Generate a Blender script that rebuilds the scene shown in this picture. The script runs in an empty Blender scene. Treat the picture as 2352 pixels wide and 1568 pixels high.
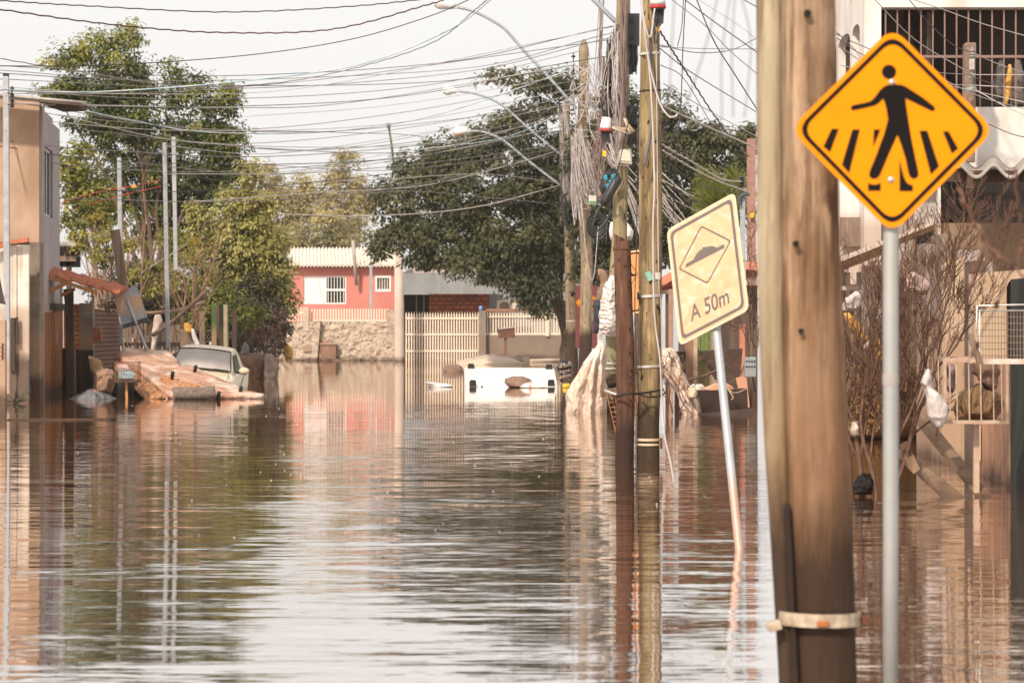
import bpy, math, random
import numpy as np
from mathutils import Vector, Matrix, noise as mnoise
random.seed(7); RNG = np.random.default_rng(11)
sc = bpy.context.scene
COL = sc.collection
F = 6533.0; CX = 1176.0; HY = 745.0; EYE = 1.5      # focal length, centre and horizon in picture units, eye height above the flood

def P(x, y, Z):
    """world point that stands Z metres down the street"""
    return Vector(((x - CX) * Z / F, Z, EYE + (HY - y) * Z / F))
def wl(y):
    """distance of a thing whose waterline is at height y"""
    return EYE * F / (y - HY)
def m(px, Z): return px * Z / F

# ------------------------------------------------------------------ objects
def root_origin(o):
    while o.parent is not None: o = o.parent
    return Vector(o.location)
def tag(o, label=None, cat=None, group=None, kind=None):
    if label: o['label'] = label
    if cat: o['category'] = cat
    if group: o['group'] = group
    if kind: o['kind'] = kind
    return o
def thing(name, label, cat, loc, group=None):
    o = bpy.data.objects.new(name, None); COL.objects.link(o)
    o.empty_display_size = .2; o.location = loc
    return tag(o, label, cat, group)

class MB:
    def __init__(s): s.v = []; s.f = []; s.mi = []
    def add(s, vs, fs):
        b = len(s.v); s.v.extend([Vector(p) for p in vs]); s.f.extend([tuple(b + i for i in q) for q in fs]); return s
    def box(s, x0, x1, y0, y1, z0, z1):
        return s.add([(x0,y0,z0),(x1,y0,z0),(x1,y1,z0),(x0,y1,z0),(x0,y0,z1),(x1,y0,z1),(x1,y1,z1),(x0,y1,z1)],
                     [(0,3,2,1),(4,5,6,7),(0,1,5,4),(1,2,6,5),(2,3,7,6),(3,0,4,7)])
    def pbox(s, xa, ya, xb, yb, Z, d=.1):
        """box whose front face fills the picture rectangle at distance Z, d metres deep"""
        a = P(xa, yb, Z); b = P(xb, ya, Z)
        return s.box(a.x, b.x, Z, Z + d, a.z, b.z)
    def obox(s, c, u, v, w):
        c, u, v, w = map(Vector, (c, u, v, w))
        pts = [c + a*u + b*v + e*w for e in (-1,1) for b in (-1,1) for a in (-1,1)]
        return s.add(pts, [(0,2,3,1),(4,5,7,6),(0,1,5,4),(1,3,7,5),(3,2,6,7),(2,0,4,6)])
    def bar(s, p, q, w, h=None, up=(0,0,1)):
        p, q = Vector(p), Vector(q); h = h or w; d = q - p; dn = d.normalized(); up = Vector(up)
        if abs(dn.dot(up)) > .95: up = Vector((0,1,0))
        a = dn.cross(up).normalized(); b = a.cross(dn).normalized()
        return s.obox((p + q)/2, a*w/2, d/2, b*h/2)
    def prism(s, pts, vec):
        pts = [Vector(p) for p in pts]; n = len(pts); vec = Vector(vec)
        nv = Vector((0,0,0))
        for i in range(n): nv += pts[i].cross(pts[(i+1) % n])
        if nv.dot(vec) > 0: pts = pts[::-1]
        vs = pts + [p + vec for p in pts]
        return s.add(vs, [tuple(range(n)), tuple(range(2*n-1, n-1, -1))] + [(i, i+n, (i+1) % n + n, (i+1) % n) for i in range(n)])
    def pprism(s, pts, Z, d):
        return s.prism([P(x, y, Z) for x, y in pts], (0, d, 0))
    def hull(s, top, bottom):
        """solid between two equal loops"""
        n = len(top)
        return s.add(list(top) + list(bottom), [tuple(range(n)), tuple(range(2*n-1, n-1, -1))] + [(i, i+n, (i+1) % n + n, (i+1) % n) for i in range(n)])
    def tube(s, pts, r, n=8, cap=True, jit=0.0, squash=1.0):
        pts = [Vector(p) for p in pts]; k = len(pts)
        rs = r if isinstance(r, (list, tuple)) else [r]*k
        ref = None; b0 = len(s.v)
        for i, p in enumerate(pts):
            t = (pts[min(i+1, k-1)] - pts[max(i-1, 0)])
            t = t.normalized() if t.length > 1e-9 else Vector((0,0,1))
            if ref is None: ref = Vector((1,0,0)) if abs(t.x) < .9 else Vector((0,1,0))
            a = (ref - t*ref.dot(t)).normalized(); b = t.cross(a); ref = a
            for j in range(n):
                th = 2*math.pi*j/n; rr = rs[i]*(1 + (random.uniform(-jit, jit) if jit else 0))
                s.v.append(p + a*math.cos(th)*rr + b*math.sin(th)*rr*squash)
        for i in range(k-1):
            for j in range(n):
                s.f.append((b0+i*n+j, b0+i*n+(j+1) % n, b0+(i+1)*n+(j+1) % n, b0+(i+1)*n+j))
        if cap:
            s.f.append(tuple(b0+j for j in range(n-1, -1, -1))); s.f.append(tuple(b0+(k-1)*n+j for j in range(n)))
        return s
    def lathe(s, c, prof, n=20, axis=None):
        c = Vector(c); ax = Vector(axis).normalized() if axis else Vector((0,0,1))
        a = ax.orthogonal().normalized(); b = ax.cross(a); b0 = len(s.v)
        for r, z in prof:
            for j in range(n):
                th = 2*math.pi*j/n; s.v.append(c + ax*z + a*math.cos(th)*r + b*math.sin(th)*r)
        for i in range(len(prof)-1):
            for j in range(n): s.f.append((b0+i*n+j, b0+i*n+(j+1) % n, b0+(i+1)*n+(j+1) % n, b0+(i+1)*n+j))
        s.f.append(tuple(b0+j for j in range(n-1, -1, -1))); s.f.append(tuple(b0+(len(prof)-1)*n+j for j in range(n)))
        return s
    def ball(s, c, rx, ry=None, rz=None, nu=16, nv=10, amp=0, fr=3):
        ry = ry or rx; rz = rz or rx; c = Vector(c); b0 = len(s.v)
        for i in range(nv+1):
            ph = math.pi*i/nv
            for j in range(nu):
                th = 2*math.pi*j/nu; d = Vector((math.sin(ph)*math.cos(th), math.sin(ph)*math.sin(th), math.cos(ph)))
                k = 1 + (amp*mnoise.noise(d*fr + c) if amp else 0)
                s.v.append(c + Vector((d.x*rx, d.y*ry, d.z*rz))*k)
        for i in range(nv):
            for j in range(nu): s.f.append((b0+i*nu+j, b0+(i+1)*nu+j, b0+(i+1)*nu+(j+1) % nu, b0+i*nu+(j+1) % nu))
        return s
    def grid(s, fn, nu, nv):
        b0 = len(s.v)
        for i in range(nv+1):
            for j in range(nu+1): s.v.append(Vector(fn(j/nu, i/nv)))
        for i in range(nv):
            for j in range(nu):
                a = b0 + i*(nu+1) + j; s.f.append((a, a+1, a+nu+2, a+nu+1))
        return s
    def bag(s, rows, Z, thick, amp=.02, fr=3.0, n=40, k=24, flat=.0, seed=0, pleat=None):
        """soft closed body whose silhouette has the given left and right edges (y, xl, xr) at distance Z; creased"""
        ys = [r[0] for r in rows]; b0 = len(s.v); so = Vector((seed*3.1, seed*1.7, 0))
        for i in range(n+1):
            y = ys[0] + (ys[-1]-ys[0])*i/n
            xl = np.interp(y, ys, [r[1] for r in rows]); xr = np.interp(y, ys, [r[2] for r in rows])
            cx = (xl+xr)/2; hw = max((xr-xl)/2, .6); e = min(1, 2.2*math.sqrt(max(0, min(i, n-i)/n)) + .08)
            for j in range(k):
                th = 2*math.pi*j/k; p = P(cx + hw*math.cos(th), y, Z)
                p.y += math.sin(th)*thick*e*(1 - flat*abs(math.cos(th)))
                if pleat:
                    c0 = P(cx, y, Z); ph = 2.5*mnoise.noise(Vector((th*.5, c0.z*1.3, seed))); f = pleat[1]*math.cos(pleat[0]*th + ph + c0.z*.8)*min(1, 3*i/n); p.x += (p.x-c0.x)*f*.35; p.y += (p.y-c0.y)*f + f*thick*.5*abs(math.cos(th))
                q = Vector((p.x*fr*1.6, p.y*fr, p.z*fr*.8)) + so
                d = mnoise.noise(q) + .6*mnoise.noise(q*2.3) + .45*(1-2*abs(mnoise.noise(q*1.4+Vector((5,0,9)))))
                p += Vector((math.cos(th)*.6, math.sin(th), .25*math.sin(j)))*amp*d
                s.v.append(p)
        for i in range(n):
            for j in range(k): s.f.append((b0+i*k+j, b0+i*k+(j+1) % k, b0+(i+1)*k+(j+1) % k, b0+(i+1)*k+j))
        s.f.append(tuple(b0+j for j in range(k-1, -1, -1))); s.f.append(tuple(b0+n*k+j for j in range(k)))
        return s
    def build(s, name, mat, parent=None, smooth=False, bevel=0, base=None):
        me = bpy.data.meshes.new(name)
        if parent is not None: org = root_origin(parent)
        elif base is not None: org = Vector(base)
        else:
            a = np.array([tuple(v) for v in s.v]); lo, hi = a.min(0), a.max(0)
            org = Vector(((lo[0]+hi[0])/2, (lo[1]+hi[1])/2, lo[2]))
        me.from_pydata([tuple(v - org) for v in s.v], [], s.f); me.update()
        o = bpy.data.objects.new(name, me); COL.objects.link(o)
        if parent is not None: o.parent = parent
        else: o.location = org
        if mat is not None: me.materials.append(mat)
        if smooth: me.polygons.foreach_set('use_smooth', [True]*len(me.polygons))
        if bevel:
            b = o.modifiers.new('bevel', 'BEVEL'); b.width = bevel; b.segments = 2; b.limit_method = 'ANGLE'; b.angle_limit = .6
        return o

def copy_tree(o, parent=None):
    c = o.copy(); COL.objects.link(c)
    if parent is not None: c.parent = parent
    for ch in [x for x in bpy.data.objects if x.parent == o]: copy_tree(ch, c)
    return c

def spline(pts, n=20):
    """smooth curve through 3-D points (Catmull-Rom)"""
    pts = [Vector(p) for p in pts]
    if len(pts) == 2: return [pts[0].lerp(pts[1], i/n) for i in range(n+1)]
    q = [pts[0]*2 - pts[1]] + pts + [pts[-1]*2 - pts[-2]]; out = []
    k = max(2, n//(len(pts)-1))
    for i in range(1, len(q)-2):
        a, b, c, d = q[i-1], q[i], q[i+1], q[i+2]
        for j in range(k):
            t = j/k
            out.append(.5*((2*b) + (c-a)*t + (2*a-5*b+4*c-d)*t*t + (3*b-a-3*c+d)*t*t*t))
    out.append(pts[-1]); return out

# ------------------------------------------------------------------ materials
MATS = {}
def c4(c): return (c[0], c[1], c[2], 1)
def mat(name, c1, c2=None, rough=.8, scale=3.0, stretch=(1,1,1), detail=6, bump=0, metal=0, spec=.3, mud=None, wet=None,
        grain=None, lo=.35, hi=.65, c3=None, alpha=None, rust=None, crease=None, mudc=(.33,.20,.12)):
    """weathered surface: two or three colours broken up by noise in world space; mud = height of the flood's tide mark"""
    if name in MATS: return MATS[name]
    M = bpy.data.materials.new(name); M.use_nodes = True; nt = M.node_tree; N = nt.nodes; L = nt.links
    b = N['Principled BSDF']; b.inputs['Roughness'].default_value = rough; b.inputs['Metallic'].default_value = metal
    b.inputs['Specular IOR Level'].default_value = spec
    geo = N.new('ShaderNodeNewGeometry'); mp = N.new('ShaderNodeMapping'); L.new(geo.outputs['Position'], mp.inputs['Vector'])
    mp.inputs['Scale'].default_value = stretch
    nz = N.new('ShaderNodeTexNoise'); nz.inputs['Scale'].default_value = scale; nz.inputs['Detail'].default_value = detail
    nz.inputs['Roughness'].default_value = .65; L.new(mp.outputs[0], nz.inputs['Vector'])
    rp = N.new('ShaderNodeValToRGB'); e = rp.color_ramp.elements
    c2 = c2 or tuple(x*.75 for x in c1)
    e[0].position = lo; e[0].color = c4(c2); e[1].position = hi; e[1].color = c4(c1)
    if c3: k = e.new((lo+hi)/2); k.color = c4(c3)
    L.new(nz.outputs['Fac'], rp.inputs[0]); out = rp.outputs[0]; hgt = nz.outputs['Fac']
    def mix(fac, a, col, amount=1.0):
        x = N.new('ShaderNodeMix'); x.data_type = 'RGBA'
        mm = N.new('ShaderNodeMath'); mm.operation = 'MULTIPLY'; mm.inputs[1].default_value = amount; L.new(fac, mm.inputs[0])
        L.new(mm.outputs[0], x.inputs['Factor']); L.new(a, x.inputs['A'])
        x.inputs['B'].default_value = c4(col); return x.outputs['Result']
    def below(z, soft, wob, sc_=1.5):
        sx = N.new('ShaderNodeSeparateXYZ'); L.new(geo.outputs['Position'], sx.inputs[0])
        n2 = N.new('ShaderNodeTexNoise'); n2.inputs['Scale'].default_value = sc_; n2.inputs['Detail'].default_value = 5; L.new(geo.outputs['Position'], n2.inputs['Vector'])
        a = N.new('ShaderNodeMath'); a.operation = 'MULTIPLY_ADD'; a.inputs[1].default_value = wob; L.new(n2.outputs['Fac'], a.inputs[0]); L.new(sx.outputs['Z'], a.inputs[2])
        r = N.new('ShaderNodeMapRange'); r.inputs['From Min'].default_value = z + wob*.5 + soft; r.inputs['From Max'].default_value = z + wob*.5 - soft
        L.new(a.outputs[0], r.inputs['Value']); return r.outputs['Result']
    if grain:
        n3 = N.new('ShaderNodeTexNoise'); n3.inputs['Scale'].default_value = grain[0]; n3.inputs['Detail'].default_value = 4
        mp3 = N.new('ShaderNodeMapping'); L.new(geo.outputs['Position'], mp3.inputs['Vector']); mp3.inputs['Scale'].default_value = grain[1]; L.new(mp3.outputs[0], n3.inputs['Vector'])
        r3 = N.new('ShaderNodeMapRange'); r3.inputs['From Min'].default_value = .5; r3.inputs['From Max'].default_value = .68; L.new(n3.outputs['Fac'], r3.inputs['Value'])
        out = mix(r3.outputs['Result'], out, grain[2], grain[3]); hgt = n3.outputs['Fac']
    if rust:
        n4 = N.new('ShaderNodeTexNoise'); n4.inputs['Scale'].default_value = rust[0]; n4.inputs['Detail'].default_value = 8; L.new(geo.outputs['Position'], n4.inputs['Vector'])
        r4 = N.new('ShaderNodeMapRange'); r4.inputs['From Min'].default_value = rust[1]; r4.inputs['From Max'].default_value = rust[1]+.1; L.new(n4.outputs['Fac'], r4.inputs['Value'])
        out = mix(r4.outputs['Result'], out, rust[2])
    if mud is not None: out = mix(below(mud, .12, .35), out, mudc, .62)
    if wet is not None: out = mix(below(wet, .10, .3, 3), out, (.055,.03,.02), .85)
    L.new(out, b.inputs['Base Color'])
    if alpha is not None: b.inputs['Alpha'].default_value = alpha
    if crease:      # folds of crumpled cloth and film
        mpc = N.new('ShaderNodeMapping'); mpc.inputs['Scale'].default_value = crease[2]; nw = N.new('ShaderNodeTexNoise'); nw.inputs['Scale'].default_value = crease[0]*.8; L.new(geo.outputs['Position'], nw.inputs['Vector'])
        va = N.new('ShaderNodeVectorMath'); va.operation = 'MULTIPLY_ADD'; L.new(nw.outputs['Color'], va.inputs[0]); va.inputs[1].default_value = (.35/crease[0]*3,)*3; L.new(geo.outputs['Position'], va.inputs[2]); L.new(va.outputs[0], mpc.inputs['Vector'])
        vo = N.new('ShaderNodeTexVoronoi'); vo.feature = 'SMOOTH_F1'; vo.inputs['Scale'].default_value = crease[0]; vo.inputs['Smoothness'].default_value = .25; vo.inputs['Detail'].default_value = 2; L.new(mpc.outputs[0], vo.inputs['Vector'])
        hgt = vo.outputs['Distance']; bump = crease[1]
    if bump:
        bp = N.new('ShaderNodeBump'); bp.inputs['Strength'].default_value = 1; bp.inputs['Distance'].default_value = bump
        L.new(hgt, bp.inputs['Height']); L.new(bp.outputs[0], b.inputs['Normal'])
    MATS[name] = M; return M

def brick_mat(name, c1, c2, mortar, w=.3, h=.15, mort=.012, mud=None, axes='xz', bump=.01):
    if name in MATS: return MATS[name]
    M = bpy.data.materials.new(name); M.use_nodes = True; nt = M.node_tree; N = nt.nodes; L = nt.links
    b = N['Principled BSDF']; b.inputs['Roughness'].default_value = .9; b.inputs['Specular IOR Level'].default_value = .2
    geo = N.new('ShaderNodeNewGeometry'); sx = N.new('ShaderNodeSeparateXYZ'); cb = N.new('ShaderNodeCombineXYZ')
    L.new(geo.outputs['Position'], sx.inputs[0])
    if axes == 'xz': L.new(sx.outputs['X'], cb.inputs['X'])
    else:
        ad = N.new('ShaderNodeMath'); ad.operation = 'ADD'; L.new(sx.outputs['X'], ad.inputs[0]); L.new(sx.outputs['Y'], ad.inputs[1]); L.new(ad.outputs[0], cb.inputs['X'])
    L.new(sx.outputs['Z'], cb.inputs['Y'])
    br = N.new('ShaderNodeTexBrick'); br.inputs['Scale'].default_value = 1; br.inputs['Brick Width'].default_value = w; br.inputs['Row Height'].default_value = h
    br.inputs['Mortar Size'].default_value = mort; br.inputs['Color1'].default_value = c4(c1); br.inputs['Color2'].default_value = c4(c2); br.inputs['Mortar'].default_value = c4(mortar)
    L.new(cb.outputs[0], br.inputs['Vector'])
    nz = N.new('ShaderNodeTexNoise'); nz.inputs['Scale'].default_value = 5; nz.inputs['Detail'].default_value = 6; L.new(geo.outputs['Position'], nz.inputs['Vector'])
    mx = N.new('ShaderNodeMix'); mx.data_type = 'RGBA'; mx.blend_type = 'OVERLAY'; mx.inputs['Factor'].default_value = .6
    L.new(br.outputs['Color'], mx.inputs['A']); L.new(nz.outputs['Color'], mx.inputs['B']); hs = N.new('ShaderNodeMix'); hs.data_type = 'RGBA'
    hs.inputs['Factor'].default_value = .35; L.new(mx.outputs['Result'], hs.inputs['A']); L.new(br.outputs['Color'], hs.inputs['B'])
    L.new(hs.outputs['Result'], b.inputs['Base Color'])
    bp = N.new('ShaderNodeBump'); bp.inputs['Distance'].default_value = bump; bp.invert = True; L.new(br.outputs['Fac'], bp.inputs['Height']); L.new(bp.outputs[0], b.inputs['Normal'])
    MATS[name] = M; return M

def leaf_mat(name, stops, trans=.35, rough=.45):
    """leaf colours by the leaf's own age tint; part of the sun comes through"""
    if name in MATS: return MATS[name]
    M = bpy.data.materials.new(name); M.use_nodes = True; nt = M.node_tree; N = nt.nodes; L = nt.links
    b = N['Principled BSDF']; b.inputs['Roughness'].default_value = rough; b.inputs['Specular IOR Level'].default_value = .35
    at = N.new('ShaderNodeAttribute'); at.attribute_name = 'tint'; rp = N.new('ShaderNodeValToRGB'); e = rp.color_ramp.elements
    e[0].position = stops[0][0]; e[0].color = c4(stops[0][1]); e[1].position = stops[-1][0]; e[1].color = c4(stops[-1][1])
    for p, c in stops[1:-1]: k = e.new(p); k.color = c4(c)
    L.new(at.outputs['Fac'], rp.inputs[0]); L.new(rp.outputs[0], b.inputs['Base Color'])
    tr = N.new('ShaderNodeBsdfTranslucent'); L.new(rp.outputs[0], tr.inputs['Color']); ms = N.new('ShaderNodeMixShader'); ms.inputs[0].default_value = trans
    L.new(b.outputs[0], ms.inputs[1]); L.new(tr.outputs[0], ms.inputs[2]); L.new(ms.outputs[0], N['Material Output'].inputs['Surface'])
    MATS[name] = M; return M

# ------------------------------------------------------------------ vegetation
def leaf_mesh(name, cen, nrm, axis, ln, wd, tint, mt, parent):
    """many pointed leaves from arrays: centre, normal, long axis, length, width, tint"""
    org = np.array(root_origin(parent)); n = len(cen)
    side = np.cross(nrm, axis); side /= np.linalg.norm(side, axis=1, keepdims=True) + 1e-9
    a = axis*ln[:,None]/2; s = side*wd[:,None]/2; up = nrm*(wd[:,None]*.18)
    v = np.stack([cen - a, cen + s + up - a*.05, cen + a, cen - s + up - a*.05], 1).reshape(-1, 3) - org
    me = bpy.data.meshes.new(name); me.vertices.add(4*n); me.vertices.foreach_set('co', v.astype(np.float32).ravel())
    me.loops.add(4*n); me.loops.foreach_set('vertex_index', np.arange(4*n, dtype=np.int32))
    me.polygons.add(n); me.polygons.foreach_set('loop_start', np.arange(0, 4*n, 4, dtype=np.int32)); me.polygons.foreach_set('loop_total', np.full(n, 4, np.int32))
    me.update(calc_edges=True)
    at = me.attributes.new('tint', 'FLOAT', 'FACE'); at.data.foreach_set('value', tint.astype(np.float32))
    me.materials.append(mt); o = bpy.data.objects.new(name, me); COL.objects.link(o); o.parent = parent; return o

def crown(parent, blobs, Z, mt, leaf=.16, dens=1.0, clump=.55, droop=.5, aspect=.45, depth=1.0, name='crown', tvar=.16, spread=1.0):
    """leaf clumps set through the volumes given as picture ellipses (x, y, rx, ry[, dz, tint])"""
    C, Nn, A, T, Ls = [], [], [], [], []
    for bl in blobs:
        x, y, rx, ry = bl[:4]; dz = bl[4] if len(bl) > 4 else 0; tb = bl[5] if len(bl) > 5 else .4
        c = np.array(P(x, y, Z)); c[1] += dz; R = np.array([m(rx, Z), m((rx*ry)**.5, Z)*depth, m(ry, Z)])
        nc = max(4, int(dens*2.1*(R[0]*R[2]*math.pi)/(clump*clump)*1.6 + 2))
        d = RNG.normal(size=(nc, 3)); d /= np.linalg.norm(d, axis=1, keepdims=True)
        rad = RNG.random(nc)**.42
        pc = c + d*rad[:,None]*R*spread
        ct = tb + RNG.normal(size=nc)*tvar
        for k in range(nc):
            nl = int(RNG.integers(44, 90)*(clump/.55)**2*(.16/leaf)**1.6)
            r = clump*(.55 + .6*RNG.random())
            g = RNG.normal(size=(nl, 3)); g /= np.linalg.norm(g, axis=1, keepdims=True); g *= (RNG.random(nl)**.5)[:,None]
            p = pc[k] + g*np.array([r, r, r*.62]) ; p[:,2] -= droop*.4*(g[:,0]**2 + g[:,1]**2)*r
            nn = g*.6 + np.array([0, -.15, .75]) + RNG.normal(size=(nl, 3))*.45 + d[k]*.35
            nn /= np.linalg.norm(nn, axis=1, keepdims=True)
            ax = g*np.array([1, 1, .2]) + RNG.normal(size=(nl, 3))*.5 - np.array([0, 0, droop])
            ax -= nn*(ax*nn).sum(1, keepdims=True); ax /= np.linalg.norm(ax, axis=1, keepdims=True) + 1e-9
            C.append(p); Nn.append(nn); A.append(ax); T.append(np.clip(ct[k] + RNG.normal(size=nl)*.07, 0, 1)); Ls.append(leaf*(.65 + .7*RNG.random(nl)))
    C = np.concatenate(C); Ls = np.concatenate(Ls)
    return leaf_mesh(name, C, np.concatenate(Nn), np.concatenate(A), Ls, Ls*aspect, np.concatenate(T), mt, parent)

def limbs(mb, base, tips, r0, seed=0, wob=.12, bend=2.2):
    """tapered limbs from one trunk to every tip"""
    rr = random.Random(seed); base = Vector(base)
    for t in tips:
        t = Vector(t); n = 9; pts = []; L = (t-base).length
        for i in range(n+1):
            u = i/n; p = base.lerp(t, u); p.x = base.x + (t.x-base.x)*u**bend; p.y = base.y + (t.y-base.y)*u**bend
            p.z = base.z + (t.z-base.z)*u
            if 0 < i: p += Vector((rr.uniform(-1,1), rr.uniform(-1,1), 0))*wob*L*.12
            pts.append(p)
        mb.tube(pts, [r0*.62*(1-.9*(i/n)**.7) for i in range(n+1)], 8)

def twig_tree(mb, p, d, L, r, depth, rr, curl=.25, up=.12, split=(2,3), shrink=.72, minr=.0022, ang=.55):
    """branching bare wood"""
    p = Vector(p); d = Vector(d).normalized(); pts = [p.copy()]; n = 4; nodes = []
    for i in range(n):
        d = (d + Vector((rr.uniform(-1,1), rr.uniform(-1,1), rr.uniform(-1,1)))*curl*.5 + Vector((0,0,up))).normalized()
        p = p + d*L/n; pts.append(p.copy()); nodes.append((p.copy(), d.copy()))
    e = max(minr, r*.62)
    mb.tube(pts, [r + (e-r)*i/n for i in range(n+1)], 6 if r > .008 else 4, cap=False)
    if depth <= 0: return
    k = rr.randint(*split)
    for j in range(k):
        q, dd = nodes[-1] if j == 0 else nodes[rr.choice([1,2,3])]
        ax = Vector((rr.uniform(-1,1), rr.uniform(-1,1), rr.uniform(-.6,.8)))
        nd = (dd + ax*ang*(1.0 if j else .5)).normalized()
        twig_tree(mb, q, nd, L*shrink*rr.uniform(.7,1.1), e if j == 0 else e*.75, depth-1, rr, curl, up, split, shrink, minr, ang)
# ================================================================== light, sky, camera
SUN_EL, SUN_AZ = math.radians(40), math.radians(207)     # compass style, 0 = up the street, clockwise
sd = Vector((math.sin(SUN_AZ)*math.cos(SUN_EL), math.cos(SUN_AZ)*math.cos(SUN_EL), math.sin(SUN_EL)))
w = bpy.data.worlds.new("World"); sc.world = w; w.use_nodes = True; nt = w.node_tree; N = nt.nodes; L = nt.links
sky = N.new('ShaderNodeTexSky'); sky.sky_type = 'NISHITA'; sky.sun_disc = False; sky.sun_elevation = SUN_EL; sky.sun_rotation = SUN_AZ
sky.dust_density = 4; sky.air_density = 1.2
hs = N.new('ShaderNodeHueSaturation'); hs.inputs['Saturation'].default_value = .25; L.new(sky.outputs[0], hs.inputs['Color'])
mx = N.new('ShaderNodeMix'); mx.data_type = 'RGBA'; mx.inputs['Factor'].default_value = .8      # thin bright overcast veil
L.new(hs.outputs[0], mx.inputs['A']); mx.inputs['B'].default_value = (7.3, 7.12, 7.0, 1)
bg = N['Background']; bg.inputs['Strength'].default_value = .112; L.new(mx.outputs['Result'], bg.inputs['Color'])
sl = bpy.data.lights.new('sun', 'SUN'); sl.energy = 3.5; sl.angle = math.radians(2.5); sl.color = (1, .88, .75)
so = bpy.data.objects.new('sun', sl); COL.objects.link(so); so.rotation_euler = sd.to_track_quat('Z', 'Y').to_euler(); so.location = (-20, -30, 40)
cam = bpy.data.cameras.new('camera'); co = bpy.data.objects.new('camera', cam); COL.objects.link(co); sc.camera = co
co.location = (0, 0, EYE); co.rotation_euler = (math.radians(90), 0, 0)
cam.sensor_width = 36; cam.lens = F/2352*36; cam.shift_y = -(784-HY)/2352; cam.clip_end = 3000; cam.clip_start = .1
cam.dof.use_dof = True; cam.dof.focus_distance = 33; cam.dof.aperture_fstop = 5.6; cam.dof.aperture_blades = 9
vs = sc.view_settings; vs.view_transform = 'Standard'; vs.look = 'None'; vs.gamma = 1; vs.exposure = .42
sc.cycles.use_denoising = True
sc.cycles.max_bounces = 8; sc.cycles.transparent_max_bounces = 12; sc.cycles.sample_clamp_indirect = 6

# ================================================================== flood water
def water_mat():
    M = bpy.data.materials.new('flood_water'); M.use_nodes = True; nt = M.node_tree; N = nt.nodes; L = nt.links
    b = N.new('ShaderNodeBsdfGlossy'); b.inputs['Color'].default_value = (.98,.955,.935,1); b.inputs['Roughness'].default_value = .02
    df = N.new('ShaderNodeBsdfDiffuse'); df.inputs['Color'].default_value = (.125,.056,.027,1)
    fz = N.new('ShaderNodeFresnel'); fz.inputs['IOR'].default_value = 1.36; fm = N.new('ShaderNodeMapRange'); fm.inputs['From Min'].default_value = .02; fm.inputs['From Max'].default_value = .45; fm.inputs['To Min'].default_value = .05; fm.inputs['To Max'].default_value = .91; L.new(fz.outputs[0], fm.inputs['Value'])
    ms = N.new('ShaderNodeMixShader'); L.new(fm.outputs['Result'], ms.inputs[0]); L.new(df.outputs[0], ms.inputs[1]); L.new(b.outputs[0], ms.inputs[2]); L.new(ms.outputs[0], N['Material Output'].inputs['Surface'])
    geo = N.new('ShaderNodeNewGeometry')
    def rip(sx, sy, scale, amp_x, amp_y, rot=0, detail=2):
        mp = N.new('ShaderNodeMapping'); L.new(geo.outputs['Position'], mp.inputs['Vector']); mp.inputs['Scale'].default_value = (sx, sy, 1); mp.inputs['Rotation'].default_value = (0,0,rot)
        n = N.new('ShaderNodeTexNoise'); n.inputs['Scale'].default_value = scale; n.inputs['Detail'].default_value = detail; n.inputs['Roughness'].default_value = .5; L.new(mp.outputs[0], n.inputs['Vector'])
        s = N.new('ShaderNodeVectorMath'); s.operation = 'SUBTRACT'; L.new(n.outputs['Color'], s.inputs[0]); s.inputs[1].default_value = (.5,.5,.5)
        k = N.new('ShaderNodeVectorMath'); k.operation = 'MULTIPLY'; L.new(s.outputs[0], k.inputs[0]); k.inputs[1].default_value = (amp_x, amp_y, 0); return k.outputs[0]
    def addv(a, b_):
        x = N.new('ShaderNodeVectorMath'); x.operation = 'ADD'; L.new(a, x.inputs[0]); L.new(b_, x.inputs[1]); return x.outputs[0]
    big = rip(.8, 3.8, 1.2, .012, .110, .05); mid = rip(1.0, 6.5, 3.4, .014, .125, -.06); fine = rip(1.3, 8, 9, .010, .065, .1)
    tot = addv(addv(big, mid), fine)
    # breeze: lively by the crossing, sheltered further up the street, with drifting patches
    sx = N.new('ShaderNodeSeparateXYZ'); L.new(geo.outputs['Position'], sx.inputs[0])
    mr = N.new('ShaderNodeMapRange'); mr.interpolation_type = 'SMOOTHSTEP'; mr.inputs['From Min'].default_value = 16; mr.inputs['From Max'].default_value = 62; mr.inputs['To Min'].default_value = 1.0; mr.inputs['To Max'].default_value = .17
    L.new(sx.outputs['Y'], mr.inputs['Value'])
    pm = N.new('ShaderNodeMapping'); L.new(geo.outputs['Position'], pm.inputs['Vector']); pm.inputs['Scale'].default_value = (.12, .2, 1)
    pn = N.new('ShaderNodeTexNoise'); pn.inputs['Scale'].default_value = 1; pn.inputs['Detail'].default_value = 2; L.new(pm.outputs[0], pn.inputs['Vector'])
    pr = N.new('ShaderNodeMapRange'); pr.inputs['From Min'].default_value = .35; pr.inputs['From Max'].default_value = .65; pr.inputs['To Min'].default_value = .55; pr.inputs['To Max'].default_value = 1.25; L.new(pn.outputs['Fac'], pr.inputs['Value'])
    am = N.new('ShaderNodeMath'); am.operation = 'MULTIPLY'; L.new(mr.outputs['Result'], am.inputs[0]); L.new(pr.outputs['Result'], am.inputs[1])
    scl = N.new('ShaderNodeVectorMath'); scl.operation = 'SCALE'; L.new(tot, scl.inputs[0]); L.new(am.outputs[0], scl.inputs['Scale'])
    up = N.new('ShaderNodeVectorMath'); up.operation = 'ADD'; L.new(scl.outputs[0], up.inputs[0]); up.inputs[1].default_value = (0,0,1)
    nn = N.new('ShaderNodeVectorMath'); nn.operation = 'NORMALIZE'; L.new(up.outputs[0], nn.inputs[0]); L.new(nn.outputs[0], b.inputs['Normal']); L.new(nn.outputs[0], fz.inputs['Normal'])
    return M
wb = MB(); wb.add([(-900,-60,0),(900,-60,0),(900,2200,0),(-900,2200,0)], [(0,1,2,3)])
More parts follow.
